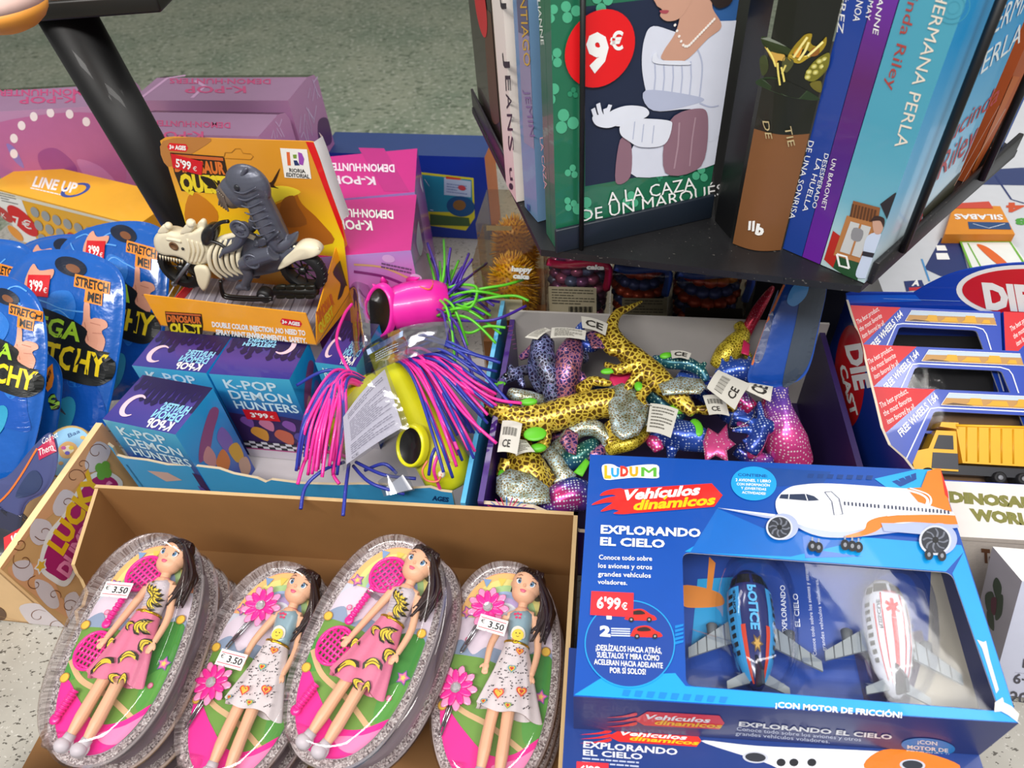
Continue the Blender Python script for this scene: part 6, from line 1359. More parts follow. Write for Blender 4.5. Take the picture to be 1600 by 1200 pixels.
# ================================================================ stretchy toy pouches
NP = D(-100)*0.72 + UPV*0.69
GRP2 = 'blue stretchy toy pouches'
OR_, MG, MY = M('#ef8a1d', 0.4), M('#101414', 0.4), M('#d8dc2a', 0.35)
YG = grad([(0, '#f2e51e'), (0.5, '#c6dc2c'), (1, '#4fb548')], (0, 0, 1), -0.02, 0.13, 0.35)
FLS = M('#d99a80', 0.4); SHK = M('#6d8a94', 0.18, 0, 0.7); SHD = M('#2f4a60', 0.2, 0, 0.6)
def stretchy(outline, anchor, label, X, Y, hm=0.012, sticker=True, words=True, hole=True, sk=True):
    """X, Y: image vectors of the pouch's own right and down; origin X0 in X[2:]"""
    t, mb, pr, sf, n = pouch(outline, anchor, NP, hm, FB, 'stretchy_toy_pouch', label, 'toy pouch', GRP2)
    o = Vector(X[2:]); x_, y_ = Vector(X[:2]), Vector(Y); T = lambda a, b: tuple(o + x_*a + y_*b)
    rnd = random.Random(label)
    LB = M('#6fb4ee', 0.3, 0, 0.4); LB2 = M('#3f8ade', 0.3, 0, 0.4)
    DBL, LBL = M('#1152b0', 0.26, 0, 0.5, 0.12, 25, 0.4, 90), M('#2874cc', 0.24, 0, 0.6, 0.12, 25, 0.4, 90)
    for c_, r_, m_ in (((0.15, 0.50), 0.22, DBL), ((0.75, 0.75), 0.24, DBL), ((0.55, 0.30), 0.16, LBL), ((0.72, 0.62), 0.12, LBL)): pr.blob([T(c_[0] + r_*rnd.uniform(0.6, 1.1)*math.cos(a), c_[1] + r_*0.7*rnd.uniform(0.6, 1.1)*math.sin(a)) for a in [2*math.pi*i/8 for i in range(8)]], m_, 0, 4)
    for k in range(5):
        a0 = rnd.uniform(-0.05, 0.3); b0 = rnd.uniform(0.08, 0.5); pts = [(a0 + 0.14*i, b0 + rnd.uniform(-0.05, 0.05)) for i in range(5)]
        pr.line([T(*p) for p in pts], 0.0022, LB2, 0, True); pr.line([T(*p) for p in pts], 0.0008, LB, 1, True)
    if sk:
        mb2 = MB(); q = [T(*p) for p in ((0.30, 0.50), (0.46, 0.52), (0.52, 0.70), (0.50, 0.90), (0.40, 1.04), (0.22, 1.04), (0.20, 0.80))]
        pr.blob(q, M('#8aa2a6', 0.25, 0, 0.4), 1); pr.blob([T(*p) for p in ((0.36, 0.84), (0.62, 0.74), (0.70, 0.78), (0.62, 0.90), (0.40, 0.98))], '#2f9ac0', 2)
        c0, c1, c2 = T(0.40, 0.52), T(0.34, 0.76), T(0.26, 1.02); pts = [sf(p) + n*0.002 for p in (c0, c1, c2)]
        mb2.tube(crom(pts, 6, False), [0.006, 0.014, 0.0165, 0.015, 0.008], SHK, 16)
        f0 = sf(T(0.42, 0.72)) + n*0.006; mb2.tube([f0, f0 + (sf(T(0.62, 0.84)) - f0)*0.9], [0.006, 0.001], SHD, 10); mb2.build('grey_shark_toy', t)
    if hole: pr.ell(T(0.60, 0.10), T(0.76, 0.12), T(0.59, 0.145), '#0e1a30', 2, 24); pr.ell(T(0.63, 0.11), T(0.70, 0.12), T(0.63, 0.13), '#7a4a2c', 3, 16)
    # hands
    pr.blob([T(*p) for p in ((0.16, 0.20), (0.22, 0.10), (0.30, 0.13), (0.44, 0.12), (0.42, 0.17), (0.32, 0.18), (0.30, 0.26), (0.20, 0.28))], FLS, 3, 4)
    pr.blob([T(*p) for p in ((0.70, 0.56), (0.80, 0.60), (0.92, 0.54), (0.97, 0.46), (0.94, 0.41), (0.99, 0.385), (0.97, 0.355), (0.88, 0.345), (0.84, 0.35), (0.83, 0.29), (0.80, 0.255), (0.775, 0.27), (0.775, 0.36), (0.74, 0.42))], FLS, 3, 4); pr.line([T(0.84, 0.37), T(0.93, 0.38)], 0.0008, M('#b5705a', 0.5), 4); pr.line([T(0.86, 0.42), T(0.94, 0.42)], 0.0008, M('#b5705a', 0.5), 4); pr.line([T(0.79, 0.37), T(0.82, 0.46)], 0.0008, M('#b5705a', 0.5), 4)
    # orange tab
    pr.poly([T(*p) for p in ((0.66, 0.135), (1.0, 0.165), (1.0, 0.225), (0.94, 0.222), (0.94, 0.285), (0.77, 0.27), (0.77, 0.208), (0.66, 0.198))], OR_, 4)
    pr.text('STRETCH', T(0.675, 0.19), T(0.99, 0.217), T(0.675, 0.145), MG, 5, 0.04); pr.text('ME!', T(0.80, 0.262), T(0.93, 0.275), T(0.80, 0.216), MG, 5, 0.04)
    if words:
        pr.blob([T(*p) for p in ((0.06, 0.36), (0.20, 0.305), (0.50, 0.33), (0.80, 0.40), (0.80, 0.47), (1.02, 0.54), (1.02, 0.63), (0.88, 0.68), (0.60, 0.65), (0.30, 0.60), (-0.08, 0.56), (-0.10, 0.46))], MG, 5, 5)
        for s_, p0, p1, p2 in (('MEGA', (0.13, 0.42), (0.74, 0.465), (0.145, 0.33)), ('STRETCHY', (-0.05, 0.545), (0.97, 0.635), (-0.03, 0.43))):
            pr.text(s_, T(*p0), T(*p1), T(*p2), MG, 6, 0.11, 0.1); pr.text(s_, T(*p0), T(*p1), T(*p2), M('#a6d432', 0.35) if s_ == 'MEGA' else M('#f0d21e', 0.35), 7, 0.03, 0.1); pr.line([T(p0[0]+0.01, p0[1]-0.012), T(p1[0]-0.01, p1[1]-0.012)], 0.0015, M('#e6e42a', 0.35) if s_ == 'MEGA' else M('#f2a81e', 0.35), 7.0) if False else None
    if sticker:
        pr.poly([T(*p) for p in ((0.20, 0.155), (0.42, 0.15), (0.42, 0.26), (0.20, 0.255))], '#cf1522', 8); pr.text("3'99", T(0.225, 0.232), T(0.36, 0.232), T(0.225, 0.18), WHITE, 9, 0.03); pr.text('€', T(0.37, 0.238), T(0.405, 0.24), T(0.37, 0.212), WHITE, 9)
    mb.build('foil_pouch', t)
stretchy([(28, 400), (48, 377), (100, 366), (145, 371), (166, 392), (160, 470), (50, 470)], P(100, 400, 0.125), 'blue stretchy toy pouch mostly hidden behind two others, under the yellow game box', (118, 5, 40, 358), (-10, 250), words=False, sk=False, sticker=False)
stretchy([(90, 405), (116, 366), (175, 347), (235, 349), (262, 378), (262, 470), (248, 560), (215, 612), (165, 625), (128, 590), (108, 490)], P(190, 480, 0.135), 'blue stretchy toy pouch leaning closest to the motorbike pack', (135, 12, 118, 330), (-10, 290))
stretchy([(10, 480), (14, 428), (48, 395), (108, 390), (158, 402), (190, 428), (196, 475), (186, 560), (170, 640), (152, 692), (95, 705), (44, 650), (16, 560)], P(110, 540, 0.152), 'blue stretchy toy pouch with a full price sticker, middle of the group', (155, 10, 25, 380), (-8, 315))
stretchy([(-60, 400), (-30, 376), (8, 374), (42, 384), (56, 410), (52, 480), (20, 540), (-50, 540)], P(0, 450, 0.150), 'blue stretchy toy pouch at the left picture edge, only its top corner showing', (125, 8, -85, 365), (-8, 290), words=False, sk=False, hole=False, sticker=False)
stretchy([(-80, 470), (-40, 440), (0, 430), (40, 446), (66, 482), (74, 545), (66, 640), (40, 740), (5, 800), (-60, 810), (-100, 700)], P(10, 600, 0.178), 'blue stretchy toy pouch in front at left, cut by the picture edge', (128, 14, -58, 430), (-8, 262))
# lower pouch seen behind the front ones
t, mb, pr, sf, n = pouch([(60, 556), (84, 560), (97, 590), (92, 650), (80, 705), (50, 760), (10, 800), (20, 700), (40, 620)], P(75, 620, 0.138), NP, 0.006, FB, 'stretchy_toy_pouch', 'blue stretchy toy pouch on its side, between the front pouch and the round tin', 'toy pouch', GRP2)
pr.poly([(74, 580), (84, 568), (88, 590), (86, 604), (80, 612), (74, 600)], OR_, 2); pr.text('ME!', (78, 604), (84, 582), (76, 598), MG, 3, 0.05); pr.text('S', (86, 640), (96, 632), (80, 622), MG, 3, 0.12); pr.text('S', (86, 640), (96, 632), (80, 622), YG, 4, 0.03)
mb.build('foil_pouch', t)
# shark blister lower left
t, mb, pr, sf, n = pouch([(-40, 850), (-40, 760), (10, 745), (50, 700), (78, 676), (90, 700), (86, 740), (70, 770), (40, 790), (20, 850)], P(40, 755, 0.118), NP, 0.004, M('#454c7c', 0.3, 0, 0.4), 'shark_card', 'violet blue shark card with an orange line, under the front pouch', 'toy card')
pr.line([(-30, 808), (20, 768), (62, 700)], 0.0022, M('#d8702a'), 2, True); pr.poly([(63, 700), (84, 680), (90, 705), (66, 718)], M('#b51f4c', 0.35, 0, 0.3), 3); pr.text('Collect', (70, 694), (92, 682), (68, 684), WHITE, 4); pr.text('Them', (66, 712), (86, 702), (64, 701), WHITE, 4)
pr.blob([(30, 775), (48, 740), (62, 735), (70, 752), (58, 770)], '#2c3a60', 2, 4); pr.text('Great', (-2, 790), (16, 805), (0, 781), '#161a2c', 3)
mb.build('printed_card', t)
# ================================================================ wooden-look dumpling tray
WD, WD2 = M('#e7c08c', 0.5, 0, 0, 0.08, 40), M('#d8ab72', 0.5, 0, 0, 0.12, 30)
LZ_ = 0.125; LA, LBc = P(160, 661, LZ_), P(0, 888, LZ_); ld = (LBc - LA).normalized(); lr = -ld.cross(UPV); lr = lr if lr.x < 0 else -lr     # lr: into the tray (left)
Ll = (LBc - LA).length
t = thing('dumpling_tray', 'pale wood look display tray with cloud drawings and big pink lettering, left of the carton', 'display tray', gz(LA, 0))
mb = MB(); mb.cuboid(gz(LBc, 0.001), lr*0.26, -ld*Ll, UPV*0.003, WD2); mb.build('tray_bottom', t)
mb = MB(); mb.cuboid(gz(LBc, 0.001), lr*0.008, -ld*Ll, UPV*(LZ_-0.001), WD2, top=M('#f3d19a', 0.5))
rn = -lr; pr = Pr(mb, pxplane(LA, rn), rn); pr.clip = [pix(p) for p in (LA, LBc, gz(LBc, 0.002), gz(LA, 0.002))]
CW, CP, BRN = M('#dcd3d8', 0.5), M('#e2a878', 0.5), M('#7a4a2c', 0.5)
for q in ([(160, 664), (192, 690), (175, 700), (160, 720), (135, 745), (110, 770), (85, 800), (50, 830), (20, 870), (3, 887)], [(12, 895), (50, 880), (80, 900), (100, 940), (130, 960), (150, 975), (110, 968)]): pr.blob(q, CP, 1, 4)
for q in ([(150, 690), (172, 702), (160, 728), (140, 738), (132, 722)], [(98, 765), (118, 775), (108, 800), (88, 806), (82, 790)], [(52, 812), (76, 815), (82, 838), (60, 852), (46, 838)], [(20, 880), (44, 876), (52, 896), (38, 908), (22, 900)], [(55, 905), (80, 915), (92, 945), (78, 950), (58, 928)], [(100, 935), (118, 925), (126, 950), (108, 968)]): pr.blob(q, CW, 2, 4)
for k, (cx_, cy_, r) in enumerate(((150, 706, 16), (116, 745, 18), (104, 786, 14), (68, 832, 16), (36, 876, 18), (54, 912, 14), (108, 948, 13), (84, 930, 11), (128, 726, 12), (30, 850, 12))):
    pr.line([(cx_ + r*(0.2+0.1*i)*math.cos(0.75*i + k), cy_ + r*(0.2+0.1*i)*0.9*math.sin(0.75*i + k)) for i in range(9)], 0.0008, BRN, 3, True)
pr.blob([(60, 885), (72, 836), (100, 800), (128, 752), (160, 735), (190, 752), (180, 780), (150, 830), (125, 880), (104, 915), (80, 908)], WHITE, 4, 5); pr.blob([(66, 882), (80, 838), (106, 800), (132, 758), (160, 742), (183, 756), (172, 785), (144, 832), (120, 876), (102, 906), (84, 900)], M('#b01f6c', 0.4), 5, 5)
LK = M('#f2c21c', 0.4); DKP = M('#f08cb8', 0.4)
pr.text('LUCKY', (95, 868), (160, 750), (71, 850), LK, 7, 0.05); pr.text('DUMPLINGS', (104, 903), (186, 762), (86, 890), DKP, 7, 0.05)
for i in range(4): a_ = 0.5 + i*1.57; pr.ell((160 + 7*math.cos(a_), 735 + 8*math.sin(a_)), (160 + 7*math.cos(a_) + 7, 735 + 8*math.sin(a_)), (160 + 7*math.cos(a_), 735 + 8*math.sin(a_) + 8), '#6fae3c', 6, 14)
pr.star((62, 884), 0.009, WHITE, 6, 5, 0.6, 0.4); pr.star((62, 884), 0.0065, '#e8b83a', 7, 5, 0.55, 0.4)
mb.build('side_panel', t)
mb = MB(); fo = gz(LBc, 0.001) ; mb.cuboid(fo - ld*0.005 + lr*0.005, lr*0.25, ld*0.005, UPV*(LZ_-0.001), WD, top=M('#f0d2a0', 0.5))
pr = Pr(mb, pxplane(LBc, ld), ld); pr.clip = [pix(p) for p in (LBc, LBc + lr*0.25, gz(LBc, 0.002) + lr*0.25, gz(LBc, 0.002))]
pr.blob([(30, 950), (55, 942), (80, 955), (104, 975), (122, 1005), (60, 985)], CW, 1, 4)
for cx_, cy_, r in ((60, 962, 16), (88, 978, 14), (110, 992, 10)): pr.line([(cx_ + r*(0.25+0.1*i)*math.cos(0.8*i), cy_ + r*(0.2+0.07*i)*math.sin(0.8*i)) for i in range(8)], 0.0008, BRN, 2, True)
pr.line([(0, 962), (40, 972), (118, 995)], 0.0007, M('#b98f60'), 3); pr.ell((-2, 958), (10, 962), (-3, 968), '#5f3d1c', 2)
mb.build('front_panel', t)
# tin and lidded tub inside
c = P(106, 706, 0.108); ax = (UPV*0.8 + D(-95)*0.45).normalized()
t = thing('dumpling_tin', 'round tan tub with pale blue icing printed lid, behind the wooden tray edge', 'tub', gz(c, 0.07))
mb = MB(); mb.lathe(c - ax*0.030, ax, [(0.024, 0), (0.028, 0.003), (0.029, 0.024), (0.029, 0.030)], M('#c8a060', 0.5), 32); mb.build('tub', t)
mb = MB(); mb.lathe(c, ax, [(0.0300, -0.002), (0.0300, 0.0015), (0.0280, 0.0025)], M('#c9a868', 0.45), 32)
pr = Pr(mb, pxplane(c + ax*0.0025, ax), ax)
pr.circ((106, 706), 0.0278, '#8fbfe0', 1, 32)
pr.blob([(92, 700), (104, 690), (118, 694), (122, 706), (110, 716), (96, 714)], '#d9a868', 2, 4); pr.blob([(98, 702), (108, 696), (116, 704), (106, 710)], '#efe0c0', 3, 4)
for x, y, cc in ((100, 700, '#c85aa0'), (112, 700, '#e8c83a'), (106, 708, '#6a5ac8'), (130, 684, '#d9b05a'), (96, 724, '#d9a868')): pr.ell((x, y), (x+4, y), (x, y+3), cc, 4, 12)
pr.text('Baa', (108, 684), (126, 676), (106, 678), '#3a5a8c', 4); mb.build('printed_lid', t)
c = P(-14, 852, 0.085); t = thing('clear_tub', 'clear round tub with a red price tag at the left edge, in the wooden tray', 'tub', gz(c, 0.035)); ax = (UPV*0.86 + D(-80)*0.35).normalized()
mb = MB(); mb.lathe(c - ax*0.05, ax, [(0.032, 0), (0.037, 0.035), (0.038, 0.043), (0.041, 0.045), (0.041, 0.049), (0.036, 0.052)], clear('#c9cad0', 0.15, 0.06, 0.2, 40, 0.55), 40); mb.build('clear_shell', t)
mb = MB(); mb.lathe(c - ax*0.046, ax, [(0.028, 0), (0.033, 0.025), (0.026, 0.036), (0.01, 0.04)], M('#46424c', 0.3, 0, 0.4), 32); mb.build('dark_filling', t)
mb = MB(); o_ = c + ax*0.0045; pr = Pr(mb, pxplane(o_, ax), ax, 0); q = [pxplane(o_, ax)(p) for p in ((6, 840), (34, 824), (32, 852), (8, 872))]; mb.prism(q, ax*0.0004, M('#cf1522', 0.4)); pr.k = 4; pr.text('2', (22, 853), (18, 838), (31, 844), WHITE, 1, 0.04); mb.build('price_tag', t)

# ================================================================ blue tray of small boxes
KZ = 0.102; kA, kB = P(186, 712, KZ), P(706, 769, KZ); ku2 = (kB - kA).normalized(); kin = UPV.cross(ku2)
SB = M('#3f9fd6', 0.4, 0, 0.2)
t = thing('blue_tray', 'pale blue display tray with a torn front edge, holding small boxes and rubber toys', 'display tray', gz(kA, 0))
kw = (kB - kA).length
mb = MB(); mb.cuboid(gz(kA, 0.001), ku2*kw, kin*0.30, UPV*0.003, M('#c9c3c6', 0.5)); mb.build('tray_bottom', t)
fp = pxplane(kA, -kin); edge = [(168, 694), (176, 700), (182, 712), (196, 716), (230, 720), (262, 727), (300, 728), (342, 733), (365, 741), (402, 748), (415, 754), (424, 750), (470, 756), (530, 758), (560, 757), (600, 758), (640, 764), (672, 762), (690, 768), (706, 770)]
q = [fp(p) for p in edge]; n_ = len(q)
mb = MB(); mb.prism([gz(p, 0.001) for p in (q[0], q[-1])] + q[::-1], kin*0.003, SB, M('#cbb89a', 0.8))
pr = Pr(mb, fp, -kin); pr.poly([(230, 735), (262, 738), (285, 750), (260, 752)], '#c9a9a0', 1); pr.text('AGES', (675, 781), (701, 784), (676, 774), '#123a6c', 1, 0.05)
mb.build('front_wall', t)
sA, sB_ = P(727, 786, 0.118), P(789, 470, 0.142); sd_ = (sA - sB_); sd_.z = 0; sd_.normalize()
mb = MB(); a0, b0_ = gz(sA, 0.001), gz(sB_, 0.001); th_ = UPV.cross(sd_)*-0.004 if False else D(-11)*-0.005
v_ = [a0, b0_, sB_, sA]; mb.prism(v_, th_, SB, M('#59b4e4', 0.4)); mb.build('right_wall', t)
mb = MB(); mb.cuboid(gz(kA, 0.001) + ku2*0.0, ku2*0.003, kin*0.26, UPV*0.085, M('#2f86bf', 0.4)); mb.build('left_wall', t)
# small boxes
def tint(stops, O, V, ln_): return grad(stops, tuple(V), 0, ln_, 0.32, 0.3)
GRP3 = 'small blue blind boxes in the tray'
def kbox(fl, fr, z, dpt, label, flip=True, price=False, h=0.148):
    A, B = P(*fl, z), P(*fr, z); U = B - A; W = U.length; U.normalize(); V = UPV.cross(U); O = gz(A, z - h)
    t = thing('blind_box', label, 'toy box', O, GRP3)
    TOPM = grad([(0, '#2a2f8a'), (0.5, '#4a3a92'), (1, '#33246c')], tuple(V), -0.01, dpt, 0.3, 0.35)
    FR = grad([(0, '#4a2f6c'), (0.45, '#2c4a96'), (0.72, '#2f93c8'), (1, '#4bb3d8')], (0, 0, 1), h*0.25, h, 0.3, 0.35); SD = grad([(0, '#2f52b0'), (0.5, '#1f86cf'), (1, '#19a3e4')], (0, 0, 1), h*0.2, h, 0.3, 0.35)
    mb = MB(); mb.cuboid(O, U*W, V*dpt, UPV*h, SD, top=TOPM, front=FR)
    Tt = lambda p: O + UPV*h + U*(W*p[0]) + V*(dpt*p[1])
    pr = Pr(mb, Tt, UPV); pr.clip = [(0, 0), (1, 0), (1, 1), (0, 1)]
    rnd = random.Random(label)
    for k in range(11):                       # dark festoon along the back edge
        x, y = 0.08 + 0.09*k, 0.80 - 0.30*rnd.random()
        pr.blob([(x-0.05, 0.99), (x+0.05, 0.99), (x+0.03, y+0.06), (x+0.05, y), (x, y-0.09), (x-0.05, y), (x-0.03, y+0.08)], '#201548', 1, 3)
    mo = lambda cx_, cy_, s: pr.blob([(cx_ + s*0.13*math.cos(a), cy_ + s*0.24*math.sin(a)) for a in [0.9 + 4.5*i/12 for i in range(13)]] + [(cx_ + s*0.03 + s*0.095*math.cos(a), cy_ + s*0.19*math.sin(a)) for a in [5.2 - 4.1*i/10 for i in range(11)]], '#e9c9d8', 2, 3)
    if flip: mo(0.22, 0.36, 1.0); rows = (('K-POP', 0.90, 0.56, 0.03, 0.21), ('DEMON', 0.93, 0.55, 0.22, 0.38), ('HUNTERS', 0.95, 0.58, 0.39, 0.55)); 
    else: mo(0.74, 0.86, -1.0); rows = (('HUNTERS', 0.20, 0.62, 0.88, 0.78), ('DEMON', 0.24, 0.60, 0.99, 0.90))
    for s_, x0, x1, y0, y1 in rows: pr.text(s_, (x0, y0), (x1, y0), (x0, y1), '#8fd0f0' if s_ != 'K-POP' else WHITE, 3, 0.035)
    fn = -V; pr = Pr(mb, lambda p: O + U*(W*p[0]) + UPV*(h*p[1]), fn); pr.clip = [(0, 0), (1, 0), (1, 1), (0, 1)]
    for s_, x0, x1, y0, y1 in (('K-POP', 0.14, 0.80, 0.855, 0.955), ('DEMON', 0.14, 0.92, 0.735, 0.835), ('HUNTERS', 0.14, 0.96, 0.62, 0.715)): pr.text(s_, (x0, y0), (x1, y0), (x0, y1), '#cfe9f4', 2, 0.02)
    pr.poly([(0, 0.0), (1, 0.0), (1, 0.52), (0.7, 0.56), (0.4, 0.53), (0, 0.56)], '#3a2458', 1)
    for x, y, r_, cc in ((0.2, 0.46, 0.09, '#7d4fa0'), (0.45, 0.44, 0.10, '#c87898'), (0.75, 0.45, 0.09, '#8a52a8'), (0.3, 0.32, 0.12, '#d8963a'), (0.62, 0.30, 0.13, '#c8644a'), (0.85, 0.30, 0.10, '#5a4a9c')): pr.blob([(x-r_, y), (x-r_*0.3, y+r_*0.7), (x+r_*0.9, y+r_*0.3), (x+r_*0.4, y-r_*0.8)], cc, 3, 4)
    for i in range(12):
        for j in range(3): pr.poly([(i/12, 0.12+j*0.03), ((i+1)/12, 0.12+j*0.03), ((i+1)/12, 0.15+j*0.03), (i/12, 0.15+j*0.03)], ('#26222c', '#dcd8de')[(i+j) % 2], 5)
    pr.poly([(0, 0.0), (1, 0.0), (1, 0.11), (0, 0.11)], '#d9cfd6', 5); pr.poly([(0, 0.105), (1, 0.105), (1, 0.12), (0, 0.12)], '#c04a8a', 6)
    pr = Pr(mb, lambda p: O + U*W + V*(dpt*p[0]) + UPV*(h*p[1]), U); pr.clip = [(0, 0), (1, 0), (1, 1), (0, 1)]
    for q_, cc in (([(0.10, 0.62), (0.30, 0.75), (0.75, 0.88), (0.90, 0.80), (0.60, 0.70), (0.35, 0.60)], '#8c4a7c'), ([(0.18, 0.60), (0.38, 0.66), (0.42, 0.52), (0.30, 0.45)], '#c88a8a'), ([(0.35, 0.46), (0.60, 0.50), (0.62, 0.34), (0.42, 0.30)], '#d87a34'), ([(0.60, 0.62), (0.80, 0.66), (0.86, 0.46), (0.66, 0.42)], '#7d62b4'), ([(0.70, 0.44), (0.92, 0.40), (0.9, 0.22), (0.72, 0.26)], '#d9a62c'), ([(0.28, 0.30), (0.50, 0.28), (0.60, 0.10), (0.40, 0.08)], '#3a4a78'), ([(0.75, 0.24), (0.95, 0.20), (0.92, 0.06), (0.7, 0.06)], '#c8a08a'), ([(0.10, 0.12), (0.30, 0.2), (0.5, 0.05), (0.2, 0.03)], '#e0c23a')): pr.blob(q_, cc, 1, 4)
    mb.build('printed_carton', t)
    if price:
        mb = MB(); pr = Pr(mb, lambda p: O + U*(W*p[0]) + UPV*(h*p[1]), fn, 8); pr.poly([(0.22, 0.50), (0.66, 0.50), (0.66, 0.62), (0.22, 0.62)], '#cf1522'); pr.text("3'99", (0.30, 0.535), (0.53, 0.535), (0.30, 0.59), WHITE, 2, 0.03); pr.text('€', (0.55, 0.535), (0.60, 0.535), (0.55, 0.57), WHITE, 2); mb.build('price_sticker', t)
kbox((160, 655), (274, 679), 0.153, 0.070, 'small blue box at the front left of the tray, crescent moon on its top')
kbox((206, 571), (322, 583), 0.153, 0.062, 'small blue box behind the front left one, under the motorbike pack corner')
kbox((326, 584), (452, 593), 0.153, 0.062, 'small blue box with a red price sticker on its front', False, True)
kbox((492, 566), (556, 574), 0.150, 0.075, 'small blue box furthest right, beside the clear bag of the rubber toy')
# ================================================================ yellow motorbike pack on the small boxes
zm = 0.1555
mA, mB_ = P(251, 509, zm), P(495, 540, zm); mU = (mB_ - mA); mW = mU.length; mU.normalize(); mV = UPV.cross(mU); mD = (P(560, 461, zm) - mB_).dot(mV); mF = mB_ + mV*mD
YO, YO2, RD2, INN = M('#f5a51a', 0.35, 0, 0.3), M('#f3b52a', 0.35, 0, 0.3), M('#d8141c', 0.35, 0, 0.3), M('#cfcbd0', 0.5)
t = thing('motorbike_pack', 'open yellow card tray holding a dinosaur skeleton motorbike, with a 5.99 price sticker', 'toy pack', mA)
zf_ = zon(mB_, 490)
mb = MB(); mb.cuboid(mA, mU*mW, mV*mD, UPV*0.0015, M('#8f8b98', 0.45))
pr = Pr(mb, pxplane(mA + UPV*0.0016, UPV), UPV)
rnd = random.Random(4)
for i in range(26):
    x = 250 + 9.5*i; y = 470 + 1.9*i; pr.line([(x + 40, y - 60 + rnd.uniform(-8, 8)), (x + 26, y - 30), (x + 6 + rnd.uniform(-6, 6), y + 12)], 0.0012 + 0.001*rnd.random(), M(('#c9c6cf', '#5f5b68', '#a5a1ae')[i % 3]), 0, True)
mb.build('tray_floor', t)
mb = MB(); h_ = zf_ - zm; mb.cuboid(mA, mU*mW, mV*0.0014, UPV*h_, YO)
pr = Pr(mb, pxplane(mA, -mV), -mV)
def dq_logo(pr, x0, y0, w_, h_, sl=0.0, k=2):
    T = lambda a, b: (x0 + w_*a + sl*h_*b, y0 + h_*b + w_*a*0.06)
    pr.poly([T(0, 0), T(1, 0.02), T(1.02, 0.5), T(0.98, 0.98), T(0.1, 0.96), T(0.02, 0.5)], '#2b1c0e', k)
    pr.text('DINOSAUR', T(0.04, 0.46), T(0.98, 0.46), T(0.04, 0.16), '#d8702a', k+1, 0.05); pr.text('QUEST', T(0.10, 0.94), T(0.98, 0.94), T(0.10, 0.52), '#e8d02a', k+1, 0.06)
    pr.poly([T(0.02, 0.03), T(0.98, 0.05), T(0.98, 0.13), T(0.02, 0.11)], '#c8622a', k+1); pr.blob([T(0.50, 0.55), T(0.72, 0.62), T(0.78, 0.86), T(0.60, 0.78)], '#1a120a', k+2, 3)
dq_logo(pr, 258, 486, 57, 34, 0.08)
pr.text('DOUBLE COLOR INJECTION ,NO NEED TO', (332, 510), (478, 524), (331, 502), WHITE, 2, 0.05); pr.text('SPRAY PAINT.ENVIRONMENTAL SAFETY.', (338, 522), (480, 536), (337, 514), WHITE, 2, 0.05)
def pill(pr, x0, y0, x1, y1, hh, s_): 
    pr.poly([(x0, y0-hh), (x1, y1-hh), (x1+hh*0.6, y1), (x1, y1+hh), (x0, y0+hh), (x0-hh*0.6, y0)], RD2, 1); pr.text(s_, (x0, y0+hh*0.55), (x1, y1+hh*0.55), (x0, y0-hh*0.55), WHITE, 2, 0.05)
pill(pr, 441, 502, 469, 506, 5, '3+ AGES'); mb.build('front_panel', t)
sp = pxplane(mB_, mU)
for side in (0, 1):
    q = [sp(p) for p in ((495, 540), (495, 490), (536, 350), (560, 461))]; q = [p - mU*(mW if side == 0 else 0) for p in q]
    if side == 0: q[1] = q[0] + UPV*0.012; q[2] = q[3] + UPV*0.030
    mb = MB(); mb.prism(q, mU*(0.0014 if side == 0 else -0.0014), YO if side else RD2)
    if side:
        pr = Pr(mb, sp, mU); DK2 = '#3c2c2c'
        pr.blob([(520, 425), (530, 408), (543, 404), (552, 420), (558, 440), (548, 452), (540, 446), (534, 462), (527, 468), (532, 445), (526, 436)], DK2, 1, 3); pr.blob([(538, 412), (548, 418), (552, 436), (542, 434)], '#6a5a62', 2, 3)
        pr.text('DINOSAUR', (497, 506), (522, 474), (493, 488), '#d8702a', 2, 0.05); pr.text('QUEST', (499, 522), (521, 490), (496, 508), '#e8d02a', 2, 0.05)
    mb.build('side_panel', t)
bp = pxplane(mF, -mV)
GOLD = grad([(0, '#c98028'), (0.22, '#f0b41c'), (0.5, '#fbdc1e'), (0.72, '#f8c020'), (1, '#dc962c')], (0, 0, 1), 0.0, 0.15, 0.35, 0.35)
card = [bp(p) for p in [(250, 220), (258, 215), (270, 214), (484, 221)] + [tuple(p) for p in crom([(490, 222), (500, 248), (514, 290), (534, 345)], 4, False)]] + [mF, mF - mU*mW]
mb = MB(); mb.prism(card, mV*0.0012, GOLD)
pr = Pr(mb, bp, -mV)
pr.poly([(478, 221), (490, 222), (500, 248), (514, 290), (534, 345), (540, 380), (528, 350), (506, 292), (490, 250)], RD2, 3)
pr.blob([(255, 220), (330, 216), (300, 240), (262, 260)], '#b5783a', 1, 4); pr.blob([(420, 330), (450, 310), (460, 295), (472, 318), (500, 345), (520, 380), (430, 380)], '#b86a1c', 1, 4); pr.blob([(300, 300), (340, 330), (330, 360), (290, 345)], '#c87d1c', 1, 4)
pr.blob([(390, 300), (440, 290), (470, 300), (440, 312), (400, 325)], '#f5dc3a', 1, 4); pr.blob([(440, 315), (458, 305), (465, 320), (480, 350), (440, 352)], '#9c5a20', 2, 3)
dq_logo(pr, 266, 238, 84, 62, 0.16)
pill(pr, 265, 229, 291, 231, 6, '3+ AGES')
pr.line([(350, 246), (352, 238), (362, 238), (368, 232), (376, 232), (380, 239), (392, 240), (396, 244), (392, 249), (352, 247)], 0.0007, M('#a8721c'), 2)
pr.poly([(438, 231), (480, 233), (487, 279), (445, 277)], '#f0eee8', 2)
